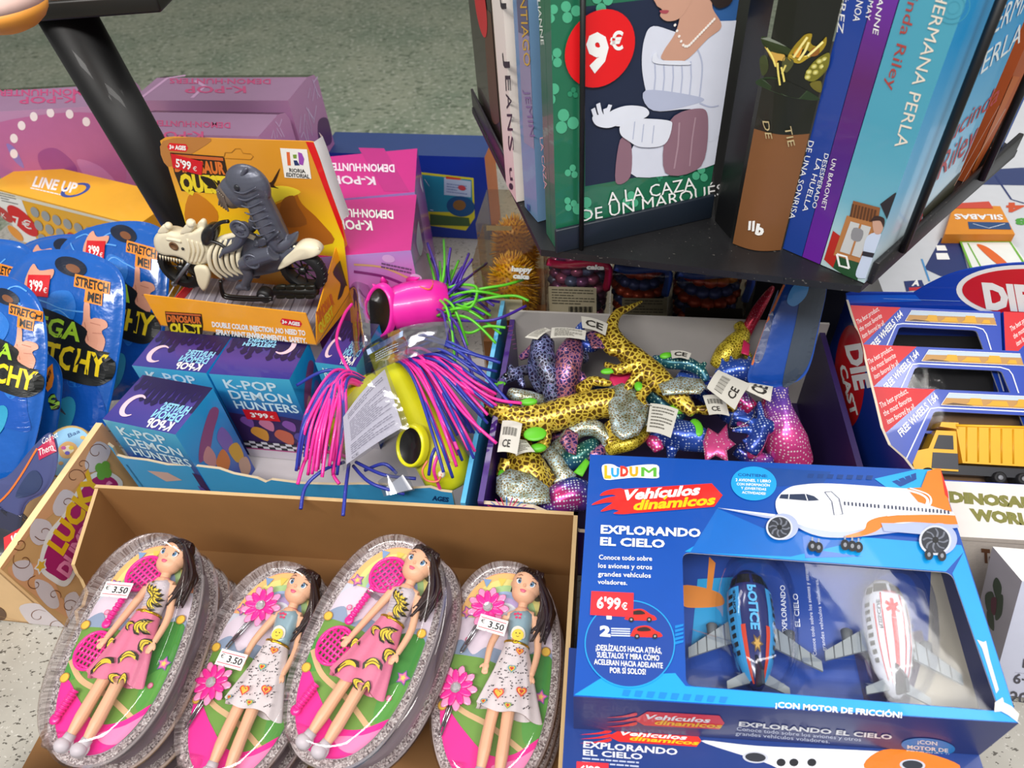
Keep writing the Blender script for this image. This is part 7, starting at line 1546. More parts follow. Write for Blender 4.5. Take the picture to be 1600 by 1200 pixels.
for q_, cc in (([(448, 237), (453, 237), (455, 258), (450, 258)], '#e06a3a'), ([(458, 241), (464, 241), (464, 247), (459, 247)], '#7a9a3a'), ([(459, 250), (464, 250), (469, 258), (461, 258)], '#2a3a6a'), ([(466, 237), (472, 239), (476, 248), (474, 258), (468, 256)], '#9a4ab0')): pr.poly(q_, cc, 3)
pr.text('RIORIA', (453, 268), (478, 270), (452, 262), '#2a2a2a', 3, 0.03); pr.text('EDITORIAL', (448, 275), (484, 278), (448, 269), '#2a2a2a', 3, 0.03)
pr.blob([(414, 287), (424, 284), (430, 275), (438, 262), (432, 280), (428, 289), (436, 294), (424, 292), (418, 294)], '#3a2414', 2, 3)
mb.build('back_card', t)
mb = MB(); e = [bp(p) for p in ((490, 222), (500, 248), (514, 290), (534, 345))]; mb.loft([[p, p + mV*0.014 + mU*0.004, p + mV*0.022 - mU*0.004] for p in crom(e, 4, False)], M('#e6e4e6', 0.5), False, True, False); mb.build('curled_edge', t)
mb = MB(); pr = Pr(mb, bp, -mV, 8); mb.prism([bp(p) - mV*EPS*8 for p in ((268, 239), (318, 252), (316, 273), (271, 261))], -mV*0.0003, M('#cf1522', 0.4)); pr.k = 12
pr.text("5'99", (276, 259), (300, 264), (276, 246), WHITE, 1, 0.03); pr.text('€', (303, 265), (309, 266), (303, 258), WHITE, 1); mb.build('price_sticker', t)
# ---- motorbike: profile plane through the middle of the tray
pm = mA + mV*mD*0.50; mf = pxplane(pm, -mV); S_ = (mf((401, 400)) - mf((400, 400))).length
CRM, BLK2, GUN, GUN2 = M('#e6dcc0', 0.45, var=0.08), M('#101012', 0.35, 0, 0.3), M('#5b5e6c', 0.38, 0.35, 0.2), M('#6f6258', 0.4, 0.2)
def slab(mb, pts, th, m, off=0.0, n=4, sm=True, bev=0.35):
    """rounded solid grown from a side profile, th thick, centred on the bike plane"""
    q = [mf(tuple(p)) for p in crom(pts, n)] if sm else [mf(p) for p in pts]; c = sum(q, Vector())/len(q); k = 1 - bev*0.5
    rings = [[c + (p-c)*s_ + mV*(off + d_*th/2) for p in q] for s_, d_ in ((k*0.8, -1.0), (k, -0.93), (1.0, -0.55), (1.0, 0.55), (k, 0.93), (k*0.8, 1.0))]
    mb.loft(rings, m)
mb = MB(); slab(mb, [(335, 382), (362, 366), (390, 366), (440, 388), (470, 380), (498, 388), (470, 402), (440, 420), (392, 430), (360, 436), (338, 410)], 0.016, GUN); bike = mb.build('toy_motorbike', t); bike['label'] = 'black wheeled motorbike with a cream dinosaur skeleton body'
def wheel(c, r, wd, name='wheel'):
    mb = MB(); cc_ = mf(c); R = r*S_; W = wd
    mb.lathe(cc_ - mV*W/2, mV, [(R*0.66, 0), (R*0.9, 0.0), (R*0.985, W*0.2), (R, W*0.5), (R*0.985, W*0.8), (R*0.9, W), (R*0.66, W), (R*0.62, W*0.8), (R*0.62, W*0.2), (R*0.66, 0)], M('#0e0e10', 0.55), 36, False)
    for k in range(8):
        a = k*math.pi/4; d = mU*math.cos(a) + UPV*math.sin(a); mb.tube([cc_ + d*R*0.12, cc_ + d*R*0.66], 0.0011, BLK2, 6)
    mb.lathe(cc_ - mV*W*0.35, mV, [(R*0.16, 0), (R*0.16, W*0.7)], BLK2, 14)
    for k in range(24):
        a = k*math.pi/12; d = mU*math.cos(a) + UPV*math.sin(a); mb.tube([cc_ + d*R*0.97 - mV*W*0.38, cc_ + d*R*1.01, cc_ + d*R*0.97 + mV*W*0.38], 0.0006, BLK2, 5)
    mb.build(name, bike)
wheel((284, 417), 34, 0.013); wheel((474, 421), 33, 0.014)
mb = MB(); slab(mb, [(244, 372), (248, 362), (256, 357), (268, 357), (280, 360), (292, 358), (300, 352), (306, 356), (318, 352), (324, 360), (331, 376), (334, 394), (330, 406), (316, 410), (302, 408), (292, 400), (276, 395), (260, 394), (248, 388)], 0.019, CRM, 0.0, 3, True, 0.25)
for q_, o_ in (([(252, 359), (256, 350), (261, 347), (266, 350), (268, 358)], -0.005), ([(288, 360), (292, 350), (299, 343), (307, 341), (309, 347), (305, 356)], -0.006), ([(308, 354), (314, 343), (321, 345), (322, 358)], 0.0), ([(318, 366), (330, 360), (338, 372), (334, 384)], -0.004)): slab(mb, q_, 0.007, CRM, o_, 3)
for k in range(4): mb.tube(crom([mf((300 + k*7, 366 + k*2)) - mV*0.0095, mf((304 + k*7, 384)) - mV*0.0102, mf((300 + k*6, 404)) - mV*0.0090], 4, False), [0.0012, 0.0018, 0.0010], CRM, 7)
mb.tube(crom([mf(p) - mV*0.0092 for p in ((268, 366), (278, 367), (290, 370))], 4, False), 0.0022, CRM, 8)
slab(mb, [(312, 408), (328, 408), (336, 420), (332, 438), (326, 446), (318, 436), (314, 422)], 0.006, CRM, -0.010)
for i in range(9): x = 256 + i*4.3; p0, p1 = mf((x, 393 + i*0.9)), mf((x+0.5, 400 + i*0.8)); mb.tube([p0 - mV*0.008, p1 - mV*0.008], [0.0012, 0.0003], CRM, 6)
for px_, py_, r in ((268, 348, 5), (303, 344, 6)): mb.ell(mf((px_, py_)) - mV*0.006, r*S_, CRM, n=12, k=8)
sk_ = mb.build('skull', bike)
mb = MB(); q = mf((279, 377)) - mV*0.0105; mb.lathe(q + mV*0.001, -mV, [(6.5*S_, 0), (6.5*S_, 0.0012), (4.5*S_, 0.0014), (4.2*S_, 0.0004)], M('#6b4a2c', 0.5), 20); mb.ell(mf((293, 381)) - mV*0.010, 2.2*S_, BLK2, n=10, k=6); mb.build('eye_socket', sk_)
mb = MB()
for i in range(6):
    x = 340 + i*9; pts = [mf((x, 372 - i*0.8)) - mV*0.004, mf((x - 5, 388)) - mV*0.0115, mf((x - 1, 410)) - mV*0.0115, mf((x + 11, 430 - i*1.5)) - mV*0.006]; mb.tube(crom(pts, 5, False), [0.0020, 0.0026, 0.0026, 0.0016], CRM, 10)
mb.tube(crom([mf(p) - mV*0.002 for p in ((335, 378), (355, 369), (380, 366), (400, 372))], 4, False), 0.0035, CRM, 10); mb.build('ribs', bike)
mb = MB(); slab(mb, [(436, 417), (444, 400), (456, 388), (470, 378), (484, 377), (497, 382), (503, 392), (490, 397), (468, 402), (450, 412)], 0.020, CRM)
for i in range(7): mb.ell(mf((456 + i*7.2, 386 - 5*math.sin(i*0.5))) - mV*0.004, (0.0022, 0.0022, 0.0028), CRM, n=8, k=6)
mb.build('tail_fairing', bike)
for s_ in (-1, 1):
    mb = MB(); mb.tube([mf((302, 404)) + mV*s_*0.0095, mf((279, 436)) + mV*s_*0.0095], 0.0022, M('#7d8088', 0.3, 0.6), 10); mb.lathe(mf((279, 436)) + mV*s_*0.0095, mV*s_, [(0.0034, -0.0014), (0.0034, 0.0016), (0.0018, 0.0018)], M('#8d9098', 0.3, 0.6), 14); mb.build('fork', bike)
mb = MB(); mb.tube(crom([mf(p) - mV*0.010 for p in ((335, 362), (342, 348), (352, 340), (364, 338))], 4, False), 0.0022, BLK2, 8); mb.tube(crom([mf(p) - mV*0.011 for p in ((336, 368), (350, 372), (362, 381))], 4, False), 0.0020, BLK2, 8); slab(mb, [(320, 360), (328, 348), (342, 348), (344, 362), (336, 376), (324, 376)], 0.016, BLK2, -0.004); mb.build('handlebar', bike)
mb = MB()
for dy in (0, 5): mb.tube(crom([mf(p) - mV*0.011 for p in ((352, 430+dy), (354, 444+dy), (362, 453+dy*0.8), (400, 456+dy*0.8), (432, 456+dy*0.6))], 5, False), 0.0022, BLK2, 8)
for i in range(4):
    for j in range(3): slab(mb, [(440+i*15, 436+j*7), (453+i*15, 436+j*7), (453+i*15, 442+j*7), (440+i*15, 442+j*7)], 0.005, M('#24241f', 0.35, 0.3), -0.0115, 2)
mb.tube([mf((436, 447)) - mV*0.009, mf((500, 446)) - mV*0.009], 0.006, M('#1b1b18', 0.4, 0.2), 12); mb.build('exhaust', bike)
mb = MB(); cc_ = mf((417, 457)) - mV*0.004; mb.lathe(cc_ - mV*0.006, mV, [(0.003, -0.001), (0.0085, 0), (0.0095, 0.003), (0.0095, 0.009), (0.0085, 0.012)], M('#141416', 0.5), 24); mb.lathe(cc_ - mV*0.0068, mV, [(0.0055, 0), (0.005, -0.0006)], M('#8a8c92', 0.3, 0.5), 18); mb.build('stabiliser_wheel', bike)
# ---- rider
MVO = -0.0
mb = MB()
R_ = lambda pts, off=0.0: crom([mf(p) + mV*off for p in pts], 5, False)
mb.tube(R_([(466, 362), (455, 374), (440, 378), (428, 362), (418, 342), (408, 320), (402, 300)]), [0.001, 0.006, 0.0135, 0.0148, 0.0150, 0.0142, 0.0125], GUN, 20)
mb.ell(mf((388, 290)), (29*S_, 0.0135, 28*S_), GUN, mU, mV, UPV, 22, 14); mb.ell(mf((372, 300)), (24*S_, 0.0125, 21*S_), GUN, mU, mV, UPV, 20, 12)
for s_ in (-1, 1):
    mb.tube(R_([(392, 340), (386, 362), (376, 374), (360, 381)], s_*0.015), [0.0068, 0.0062, 0.0046, 0.0036], GUN, 12)
    for k in range(3): mb.tube(R_([(361, 381), (356, 383+k*2), (355, 388+k)], s_*(0.0125 + 0.0022*k)), [0.0019, 0.0017, 0.0010], GUN, 8)
    mb.tube(R_([(436, 384), (410, 392), (388, 404)], s_*0.012), [0.010, 0.011, 0.0075], GUN, 14); mb.tube(R_([(388, 404), (396, 420), (390, 436)], s_*0.012), [0.0070, 0.0058, 0.0048], GUN, 12); mb.tube(R_([(396, 438), (386, 438), (378, 441)], s_*0.012), [0.0055, 0.005, 0.003], GUN, 10)
rid = mb.build('dinosaur_rider', t); rid['label'] = 'grey armoured dinosaur riding the motorbike'
rm = rid.modifiers.new('remesh', 'REMESH'); rm.mode = 'VOXEL'; rm.voxel_size = 0.0009; rm.use_smooth_shade = True; sm_ = rid.modifiers.new('smooth', 'SMOOTH'); sm_.factor = 0.5; sm_.iterations = 2
mb = MB(); mb.ell(mf((361, 304)), (17.5*S_, 0.0128, 18*S_), GUN2, mU, mV, UPV, 20, 12)
for k in range(5): mb.tube(R_([(346+k*3, 288+k*2), (351+k*3, 299+k*3), (350+k*4, 312+k*2)], -0.0105 - 0.0006*k), 0.0011, GUN2, 6)
mb.build('snout', rid)
mb = MB()
for k, (x, y) in enumerate(((391, 263), (381, 283), (384, 279))):
    if k == 0: mb.tube(R_([(384, 268), (389, 260), (392, 258)], -0.007), [0.0026, 0.0024, 0.001], GUN, 10)
for s_ in (-1, 1): mb.ell(mf((380, 284)) + mV*s_*0.0125, (4.5*S_, 0.0022, 4.5*S_), M('#2c2d33', 0.3, 0.3), mU, mV, UPV, 12, 8)
for k in range(8):
    x0, y0 = 395 + k*4.2, 285 + k*11; mb.tube(R_([(x0 - 20 + k*1.5, y0 + 3), (x0 - 4, y0 + 6), (x0 + 15 + k*0.6, y0 - 3)], -0.0138), [0.0006, 0.0014, 0.0006], GUN, 6)
mb.build('armour_ridges', rid)
for s_ in (-1, 1):
    mb = MB()
    for c, r in (((389, 342), 13), ((407, 392), 12)):
        mb = MB(); q = mf(c) + mV*s_*0.0195; mb.lathe(q, mV*s_, [(r*S_, 0), (r*S_, 0.0020), (r*0.8*S_, 0.0026), (r*0.74*S_, 0.0012), (r*0.35*S_, 0.0012), (r*0.3*S_, 0.0024)], GUN, 20)
        for k in range(5): a = k*1.2566; d = mU*math.cos(a) + UPV*math.sin(a); mb.ell(q + d*r*0.55*S_ + mV*s_*0.0012, (0.0012, 0.0012, 0.0012), M('#3a3c46', 0.4, 0.3), n=8, k=5)
        mb.build('joint_disc', rid)
mb = MB(); mb.tube(R_([(408, 372), (425, 366), (446, 350)], -0.0152), 0.0018, M('#4a4c58', 0.4, 0.3), 6); slab(mb, [(414, 362), (424, 358), (428, 368), (417, 372)], 0.003, M('#4a4c58', 0.4, 0.3), -0.0165, 2); mb.build('belt', rid)
# display posts under the bike are hidden by the wheels; the bike stands on the tray floor
# ================================================================ rubber strand toys
SPK, SBL, SGR, SPU = M('#ec2f9c', 0.4, 0, 0.2), M('#2a379f', 0.4, 0, 0.2), M('#63cf2a', 0.4, 0, 0.2), M('#46259a', 0.4, 0, 0.2)
RP, RY = M('#ef28a8', 0.36, 0, 0.3), M('#e2e01f', 0.36, 0, 0.3)
MESH = M('#121214', 0.3, 0, 0.4, 0.6, 500)
def strand(par, pts, m, r=0.0015):
    mb = MB(); mb.tube(crom([P(*p) for p in pts], 7, False), r, m, 7); mb.build('strand', par)
def opening(par, c, rx, ry, ax, up_, m, depth=0.012):
    """rimmed hole closed with dark mesh; ax points out of the hole"""
    ax = ax.normalized(); V = (up_ - ax*up_.dot(ax)).normalized(); U = V.cross(ax); L = lambda k, d: [c + U*rx*k*math.cos(a) + V*ry*k*math.sin(a) + ax*d for a in [2*math.pi*j/30 for j in range(30)]]
    mb = MB(); mb.loft([L(1.16, -0.006), L(1.12, 0.0), L(1.04, 0.0035), L(0.96, 0.003), L(0.92, -0.002)], m, False); mb.build('rim', par)
    mb = MB(); mb.loft([L(0.95, 0.0), L(0.6, -0.003), L(0.2, -0.004)], MESH, False); mb.poly(L(0.2, -0.004), MESH)
    mb.build('dark_mesh', par)
# ---- pink toy (furthest)
t = thing('rubber_strand_toy', 'hot pink rubber creature head with green and purple strands, behind the yellow ones', 'rubber toy', P(640, 520, 0.09), 'rubber strand toys')
c0, c1, c2, c3 = P(612, 484, 0.150), P(640, 478, 0.150), P(672, 474, 0.148), P(696, 476, 0.142)
axp = ((c0 - c2).normalized()*0.75 + (CO - c0).normalized()*0.85).normalized()
mb = MB(); dr_ = (c2 - c0).normalized()
mb.tube(crom([c0, c1, c2, c3, c3 + dr_*0.010], 5, False), [0.0255, 0.0300, 0.0300, 0.0255, 0.008], RP, 28); mb.build('head', t)
opening(t, c0 + axp*0.014 - dr_*0.006, 0.0200, 0.0305, axp, Vector((0.1, 0.3, 1)), RP)
mb = MB()
for x, y, e in ((592, 452, (582, 444)), (600, 441, (597, 430)), (616, 434, (622, 424)), (640, 438, (655, 434))): mb.tube([P(x, y, 0.168), P(*e, 0.178)], [0.0055, 0.0008], RP, 10)
mb.build('spikes', t)
mb = MB(); mb.tube(crom([P(655, 448, 0.178), P(672, 452, 0.177), P(676, 440, 0.175), P(664, 442, 0.176)], 4, False), 0.0012, M('#e06a3a', 0.4), 6); mb.build('painted_mark', t)
rnd = random.Random(11)
for i in range(34):
    a = rnd.uniform(-1.9, 1.45); l = rnd.uniform(55, 115); x0, y0 = 692 + rnd.uniform(-6, 8), 478 + rnd.uniform(-22, 20)
    ex, ey = x0 + l*math.cos(a)*0.95, y0 + l*math.sin(a)*0.8
    if ex > 835: ex = 835
    z0 = 0.150; pts = [(x0 - 8, y0, z0), (x0 + (ex-x0)*0.45, y0 + (ey-y0)*0.35 - 12, z0 + rnd.uniform(0.005, 0.025)), (ex, ey, z0 - rnd.uniform(-0.01, 0.02))]
    strand(t, pts, (SGR, SPU)[i % 2], 0.0017)
for pts, m in ((((700, 480, .15), (740, 455, .165), (790, 445, .165), (818, 437, .16)), SGR), (((700, 490, .15), (745, 470, .165), (800, 462, .165), (826, 470, .16)), SGR), (((705, 500, .15), (770, 500, .16), (822, 478, .16)), SPU), (((695, 500, .14), (730, 520, .145), (760, 510, .15), (790, 512, .15)), SGR), (((690, 460, .15), (682, 420, .165), (668, 380, .17)), SPU), (((705, 460, .15), (700, 420, .17), (704, 388, .175)), SPU), (((712, 462, .15), (722, 430, .17), (738, 405, .175)), SPU), (((700, 470, .15), (735, 480, .17), (745, 450, .17), (720, 445, .165), (700, 450, .16)), SGR), (((695, 505, .14), (720, 545, .14), (745, 600, .135)), SPU)): strand(t, pts, m, 0.0018)
# ---- big yellow toy
t = thing('rubber_strand_toy', 'bright yellow rubber creature with a dark mesh mouth and pink and blue strands, nearest', 'rubber toy', P(680, 740, 0.02), 'rubber strand toys')
pth = [P(588, 545, 0.148), P(612, 580, 0.142), P(640, 630, 0.128), P(672, 690, 0.108), P(700, 738, 0.088), P(712, 762, 0.076)]
mb = MB(); mb.tube(crom(pth, 5, False), [0.010, 0.0185, 0.0225, 0.0275, 0.0285, 0.012], RY, 28); body = mb.build('body', t)
oc = P(642, 697, 0.134); ox = (Vector((-0.75, -0.25, 0.2)) + (CO - oc).normalized()*0.75).normalized(); opening(t, oc, 0.0165, 0.0205, ox, Vector((0.2, 0.5, 0.8)), RY)
mb = MB(); mb.tube(crom([P(668, 720, 0.135), P(660, 735, 0.13), P(666, 750, 0.12), P(684, 752, 0.118), P(690, 740, 0.125)], 5, False), 0.0012, M('#e07a5a', 0.4), 6)
mb.build('painted_mark', t); mb = MB(); mb.ell(P(690, 741, 0.122), 0.004, M('#f0e6d0', 0.3), n=14, k=8); mb.build('painted_eye', t)
rnd = random.Random(5)
for i in range(38):
    x0, y0, z0 = 622 + rnd.uniform(-8, 10), 558 + rnd.uniform(-9, 9), 0.160
    u = rnd.random(); ex, ey = 704 + 106*u + rnd.uniform(-14, 14), 735 - 175*u + rnd.uniform(-25, 25)
    ex = min(ex, 776)
    mx, my = x0 + (ex-x0)*0.42, y0 + (ey-y0)*0.30 - 14 - 8*u
    strand(t, [(x0 - 4, y0, z0 - 0.01), (x0 + (ex-x0)*0.15, y0 + (ey-y0)*0.06 - 8, z0 + 0.008), (mx, my, z0 + rnd.uniform(0.008, 0.026)), (x0 + (ex-x0)*0.78, y0 + (ey-y0)*0.70 - 4, z0 + rnd.uniform(0.0, 0.012)), (ex, ey, z0 - rnd.uniform(0.005, 0.03))], (SBL, SPK)[rnd.random() < 0.52], 0.0017)
for pts, m in ((((622, 556, .16), (660, 545, .18), (720, 590, .175), (770, 622, .16), (815, 630, .15)), SPK), (((622, 560, .16), (655, 555, .18), (720, 640, .17), (776, 693, .15)), SPK), (((620, 548, .16), (660, 530, .18), (720, 548, .178), (782, 567, .165)), SBL), (((620, 545, .16), (665, 524, .18), (730, 560, .175), (800, 634, .15)), SBL), (((670, 742, .12), (674, 715, .14), (680, 700, .145)), SBL), (((688, 765, .10), (678, 735, .13), (684, 712, .14)), SPK)): strand(t, pts, m, 0.0018)
# ---- left yellow toy, mostly under its leaflet
t = thing('rubber_strand_toy', 'yellow rubber creature with a white eye and pink and blue strands, under a leaflet', 'rubber toy', P(545, 745, 0.02), 'rubber strand toys')
mb = MB(); mb.tube(crom([P(585, 596, 0.128), P(560, 622, 0.135), P(542, 650, 0.132), P(535, 685, 0.118), P(548, 712, 0.10)], 5, False), [0.012, 0.018, 0.0200, 0.0175, 0.008], RY, 24); mb.build('body', t)
mb = MB(); e_ = P(523, 641, 0.150); dv = (CO - e_).normalized(); mb.ell(e_, 0.0085, M('#f1efe8', 0.25), n=18, k=12); mb.ell(e_ + dv*0.0062 - Vector((0.0025, 0, 0)), 0.0036, M('#0d0d0f', 0.15), n=14, k=10); mb.ell(e_ + dv*0.0094 - Vector((0.003, 0, -0.001)), 0.0009, M('#ffffff', 0.2), n=8, k=6); mb.build('eye', t)
mb = MB(); mb.tube(crom([P(545, 700, 0.13), P(535, 712, 0.12), P(552, 716, 0.118), P(560, 702, 0.125)], 4, False), 0.0012, M('#e07a5a', 0.4), 6); mb.build('painted_mark', t)
rnd = random.Random(8)
for i in range(28):
    u = rnd.random(); x0, y0, z0 = 566 + rnd.uniform(-8, 6), 598 + rnd.uniform(-6, 8), 0.148
    ex, ey = 462 + 70*u + rnd.uniform(-6, 6), 715 + 28*u + rnd.uniform(-35, 22)
    strand(t, [(x0, y0, z0 - 0.004), (x0 - 26 - 14*(1-u), y0 - 14 + 10*u, z0 + 0.022), (ex + 10 + 6*(1-u), y0 + (ey-y0)*0.42, z0 + 0.018), (ex, ey, z0 - rnd.uniform(0.005, 0.03))], (SBL, SPK)[rnd.random() < 0.55], 0.0018)
for pts, m in ((((560, 598, .15), (540, 570, .17), (526, 530, .175), (538, 492, .175), (550, 475, .175)), SPK), (((556, 602, .15), (530, 580, .165), (500, 582, .165), (464, 602, .15)), SBL), (((538, 722, .12), (505, 735, .13), (478, 760, .125), (470, 795, .125)), SBL), (((545, 725, .12), (540, 765, .135), (536, 806, .13)), SBL), (((548, 715, .12), (510, 706, .13), (480, 715, .13), (465, 757, .12)), SPK), (((552, 728, .11), (580, 755, .12), (632, 772, .11)), SBL), (((556, 722, .11), (600, 742, .118), (650, 748, .11)), SBL), (((570, 735, .10), (600, 725, .11), (620, 740, .10)), SBL), (((535, 700, .12), (520, 735, .12), (530, 756, .115)), SPK)): strand(t, pts, m, 0.0019)
# ---- bags and leaflets
def sheet(t, name, quad, zs, m, printer=None, bend=0.006, two=True, th=0.0003):
    pts = [P(*p, z) for p, z in zip(quad, zs)]; n = (pts[1]-pts[0]).cross(pts[3]-pts[0]).normalized()
    if n.dot(CO - pts[0]) < 0: n = -n
    f = lambda s_, u: (pts[0]*(1-s_)+pts[1]*s_)*(1-u) + (pts[3]*(1-s_)+pts[2]*s_)*u + n*bend*math.sin(math.pi*s_)*(1-0.5*u)
    g_ = [[f(i/10, j/6) for i in range(11)] for j in range(7)]
    mb = MB(); mb.loft(g_, m, False, True, False); mb.loft([[p - n*th for p in r] for r in g_][::-1], m, False, True, False)
    if printer: printer(Pr(mb, lambda p: f(p[0], p[1]), n, 2))
    return mb.build(name, t)
def leaf_print(pr):
    pr.lines((0.10, 0.08), (0.92, 0.08), (0.10, 0.20), 3, '#9a97a2', 0); pr.lines((0.12, 0.26), (0.92, 0.26), (0.12, 0.66), 11, '#a3a0ab', 0, 0.35); pr.lines((0.10, 0.72), (0.90, 0.72), (0.10, 0.92), 5, '#a3a0ab', 0, 0.35); pr.text('CE', (0.10, 0.99), (0.22, 0.99), (0.10, 0.94), '#77757d', 1)
t = thing('leaflet_bag', 'clear bag with a white printed leaflet lying over the left yellow rubber toy', 'leaflet', P(545, 720, 0.12))
sheet(t, 'paper_leaflet', ((536, 652), (601, 577), (629, 668), (541, 726)), (0.170, 0.176, 0.172, 0.158), M('#dcdadf', 0.6), leaf_print)
sheet(t, 'clear_bag', ((522, 648), (602, 568), (640, 668), (536, 736)), (0.1725, 0.180, 0.175, 0.158), clear('#f6f6fa', 0.10, 0.08, 0.5, 30, 0.5), None, 0.009)
t = thing('clear_bag', 'crumpled clear bag with faint blue print, between the pink and yellow rubber toys', 'bag', P(600, 560, 0.15))
sheet(t, 'clear_film', ((566, 545), (705, 502), (692, 548), (572, 588)), (0.168, 0.184, 0.186, 0.170), clear('#e4e8f2', 0.12, 0.08, 0.6, 25, 0.55), lambda pr: (pr.lines((0.15, 0.45), (0.45, 0.45), (0.15, 0.75), 4, '#8f97a8', 0), pr.poly([(0.05, 0.15), (0.5, 0.12), (0.5, 0.3), (0.06, 0.36)], M('#a9bfe0', 0.4), 0)), 0.012)
sheet(t, 'clear_flap', ((545, 452), (575, 440), (580, 540), (552, 560)), (0.160, 0.165, 0.165, 0.155), clear('#eef0f4', 0.14, 0.08, 0.7, 25, 0.6), None, 0.01)
sheet(t, 'clear_corner', ((590, 752), (632, 728), (648, 766), (600, 776)), (0.118, 0.126, 0.116, 0.112), clear('#eef0f4', 0.16, 0.08, 0.6, 25, 0.6), lambda pr: pr.poly([(0.15, 0.55), (0.85, 0.3), (0.95, 0.95), (0.1, 0.98)], M('#d9d9dd', 0.6), 0), 0.004)
# ================================================================ shiny plush reptiles
def scales(name, cell, edge, sc_, metal=0.75, rough=0.3, thr=0.10):
    m, nt, b = newmat(name); b.inputs['Metallic'].default_value = metal; b.inputs['Roughness'].default_value = rough
    tc = node(nt, 'ShaderNodeTexCoord'); v = node(nt, 'ShaderNodeTexVoronoi', feature='DISTANCE_TO_EDGE', Scale=sc_); v2 = node(nt, 'ShaderNodeTexNoise', Scale=sc_*0.25, Detail=2.0)
    nt.links.new(tc.outputs['Object'], v.inputs['Vector']); nt.links.new(tc.outputs['Object'], v2.inputs['Vector'])
    r = ramp(nt, [(0, edge[0]), (thr, edge[1]), (thr + 0.05, cell[0]), (0.5, cell[1])]); nt.links.new(v.outputs['Distance'], r.inputs[0])
    r2 = ramp(nt, [(0.42, '#ffffff'), (0.62, '#b9b08a')]); nt.links.new(v2.outputs['Fac'], r2.inputs[0])
    mx = node(nt, 'ShaderNodeMixRGB', blend_type='MULTIPLY'); mx.inputs[0].default_value = 0.8; nt.links.new(r.outputs[0], mx.inputs[1]); nt.links.new(r2.outputs[0], mx.inputs[2]); nt.links.new(mx.outputs[0], b.inputs['Base Color'])
    bp = node(nt, 'ShaderNodeBump', Strength=0.5, Distance=0.001); nt.links.new(v.outputs['Distance'], bp.inputs['Height']); nt.links.new(bp.outputs[0], b.inputs['Normal']); return m
def dots(name, stops, sc_, gsc=14.0, dot='#ffffff', size=0.30, off=0.0, axis=None, rng=(0, 1)):
    m, nt, b = newmat(name); b.inputs['Metallic'].default_value = 0.4; b.inputs['Roughness'].default_value = 0.3
    tc = node(nt, 'ShaderNodeTexCoord'); v = node(nt, 'ShaderNodeTexVoronoi', Scale=sc_, Randomness=0.25); nz = node(nt, 'ShaderNodeTexNoise', Scale=gsc, Detail=1.0)
    mp = node(nt, 'ShaderNodeMapping'); mp.inputs['Location'].default_value = (off, off*0.7, 0); nt.links.new(tc.outputs['Object'], mp.inputs['Vector'])
    nt.links.new(mp.outputs[0], v.inputs['Vector']); nt.links.new(mp.outputs[0], nz.inputs['Vector'])
    r = ramp(nt, stops)
    if axis:
        vm = node(nt, 'ShaderNodeVectorMath', operation='DOT_PRODUCT'); vm.inputs[1].default_value = Vector(axis); nt.links.new(tc.outputs['Object'], vm.inputs[0]); mr = node(nt, 'ShaderNodeMapRange'); mr.inputs['From Min'].default_value = rng[0]; mr.inputs['From Max'].default_value = rng[1]; nt.links.new(vm.outputs['Value'], mr.inputs['Value']); nt.links.new(mr.outputs[0], r.inputs[0])
    else: nt.links.new(nz.outputs['Fac'], r.inputs[0])
    rd = ramp(nt, [(size - 0.06, '#ffffff'), (size, '#000000')]); nt.links.new(v.outputs['Distance'], rd.inputs[0])
    mx = node(nt, 'ShaderNodeMixRGB'); nt.links.new(rd.outputs[0], mx.inputs[0]); nt.links.new(r.outputs[0], mx.inputs[1]); mx.inputs[2].default_value = lin(dot); nt.links.new(mx.outputs[0], b.inputs['Base Color']); return m
GOLDS = scales('gold_scales', ('#7a5a1e', '#54401a'), ('#fbe46a', '#f0cc3a'), 185, 0.45, 0.3, 0.10)
GOLDY = scales('gold_fine', ('#a08c24', '#86721e'), ('#f8e45a', '#ecd23a'), 330, 0.45, 0.32, 0.13)
SILV = scales('silver_blue_scales', ('#b59a5a', '#4f6f86'), ('#d4e6ec', '#a8cbd6'), 330, 0.45, 0.3, 0.10)
DARKS = scales('dark_iridescent', ('#3a2a52', '#201a38'), ('#9a78bc', '#5a90b0'), 240, 0.45, 0.3)
RAIN = scales('rainbow_scales', ('#4a3a70', '#34286a'), ('#d08a6a', '#a868bc'), 220, 0.45, 0.3)
BLUPK = dots('blue_pink_spangle', [(0.38, '#2a3f9a'), (0.5, '#6a3f9c'), (0.62, '#d8306f')], 300, 25, '#e4e9fa', 0.34)
PKB = dots('pink_blue_spangle', [(0.0, '#e0387a'), (0.45, '#d84a94'), (0.62, '#7a4ab4'), (0.8, '#3a5ac0')], 300, 9, '#ffe4ec', 0.34, 3.0, (0, 0.45, 0.9), (0.0, 0.14))
BLUD = dots('blue_spangle', [(0.35, '#22398c'), (0.65, '#3a60c4')], 300, 14, '#c4d4f8', 0.32, 1.0)
GRND = dots('green_spangle', [(0.35, '#1f6a4a'), (0.65, '#2a4f8a')], 300, 14, '#c4ecd8', 0.32, 2.0)
PINKS = dots('pink_spangle', [(0.35, '#d8306f'), (0.65, '#e85a9a')], 300, 14, '#ffe4ec', 0.34)
LIME, PINKF = M('#63c42a', 0.45), M('#c8285a', 0.45)
SCL = 0.00070
GRP5 = 'shiny plush reptiles in the purple tray'
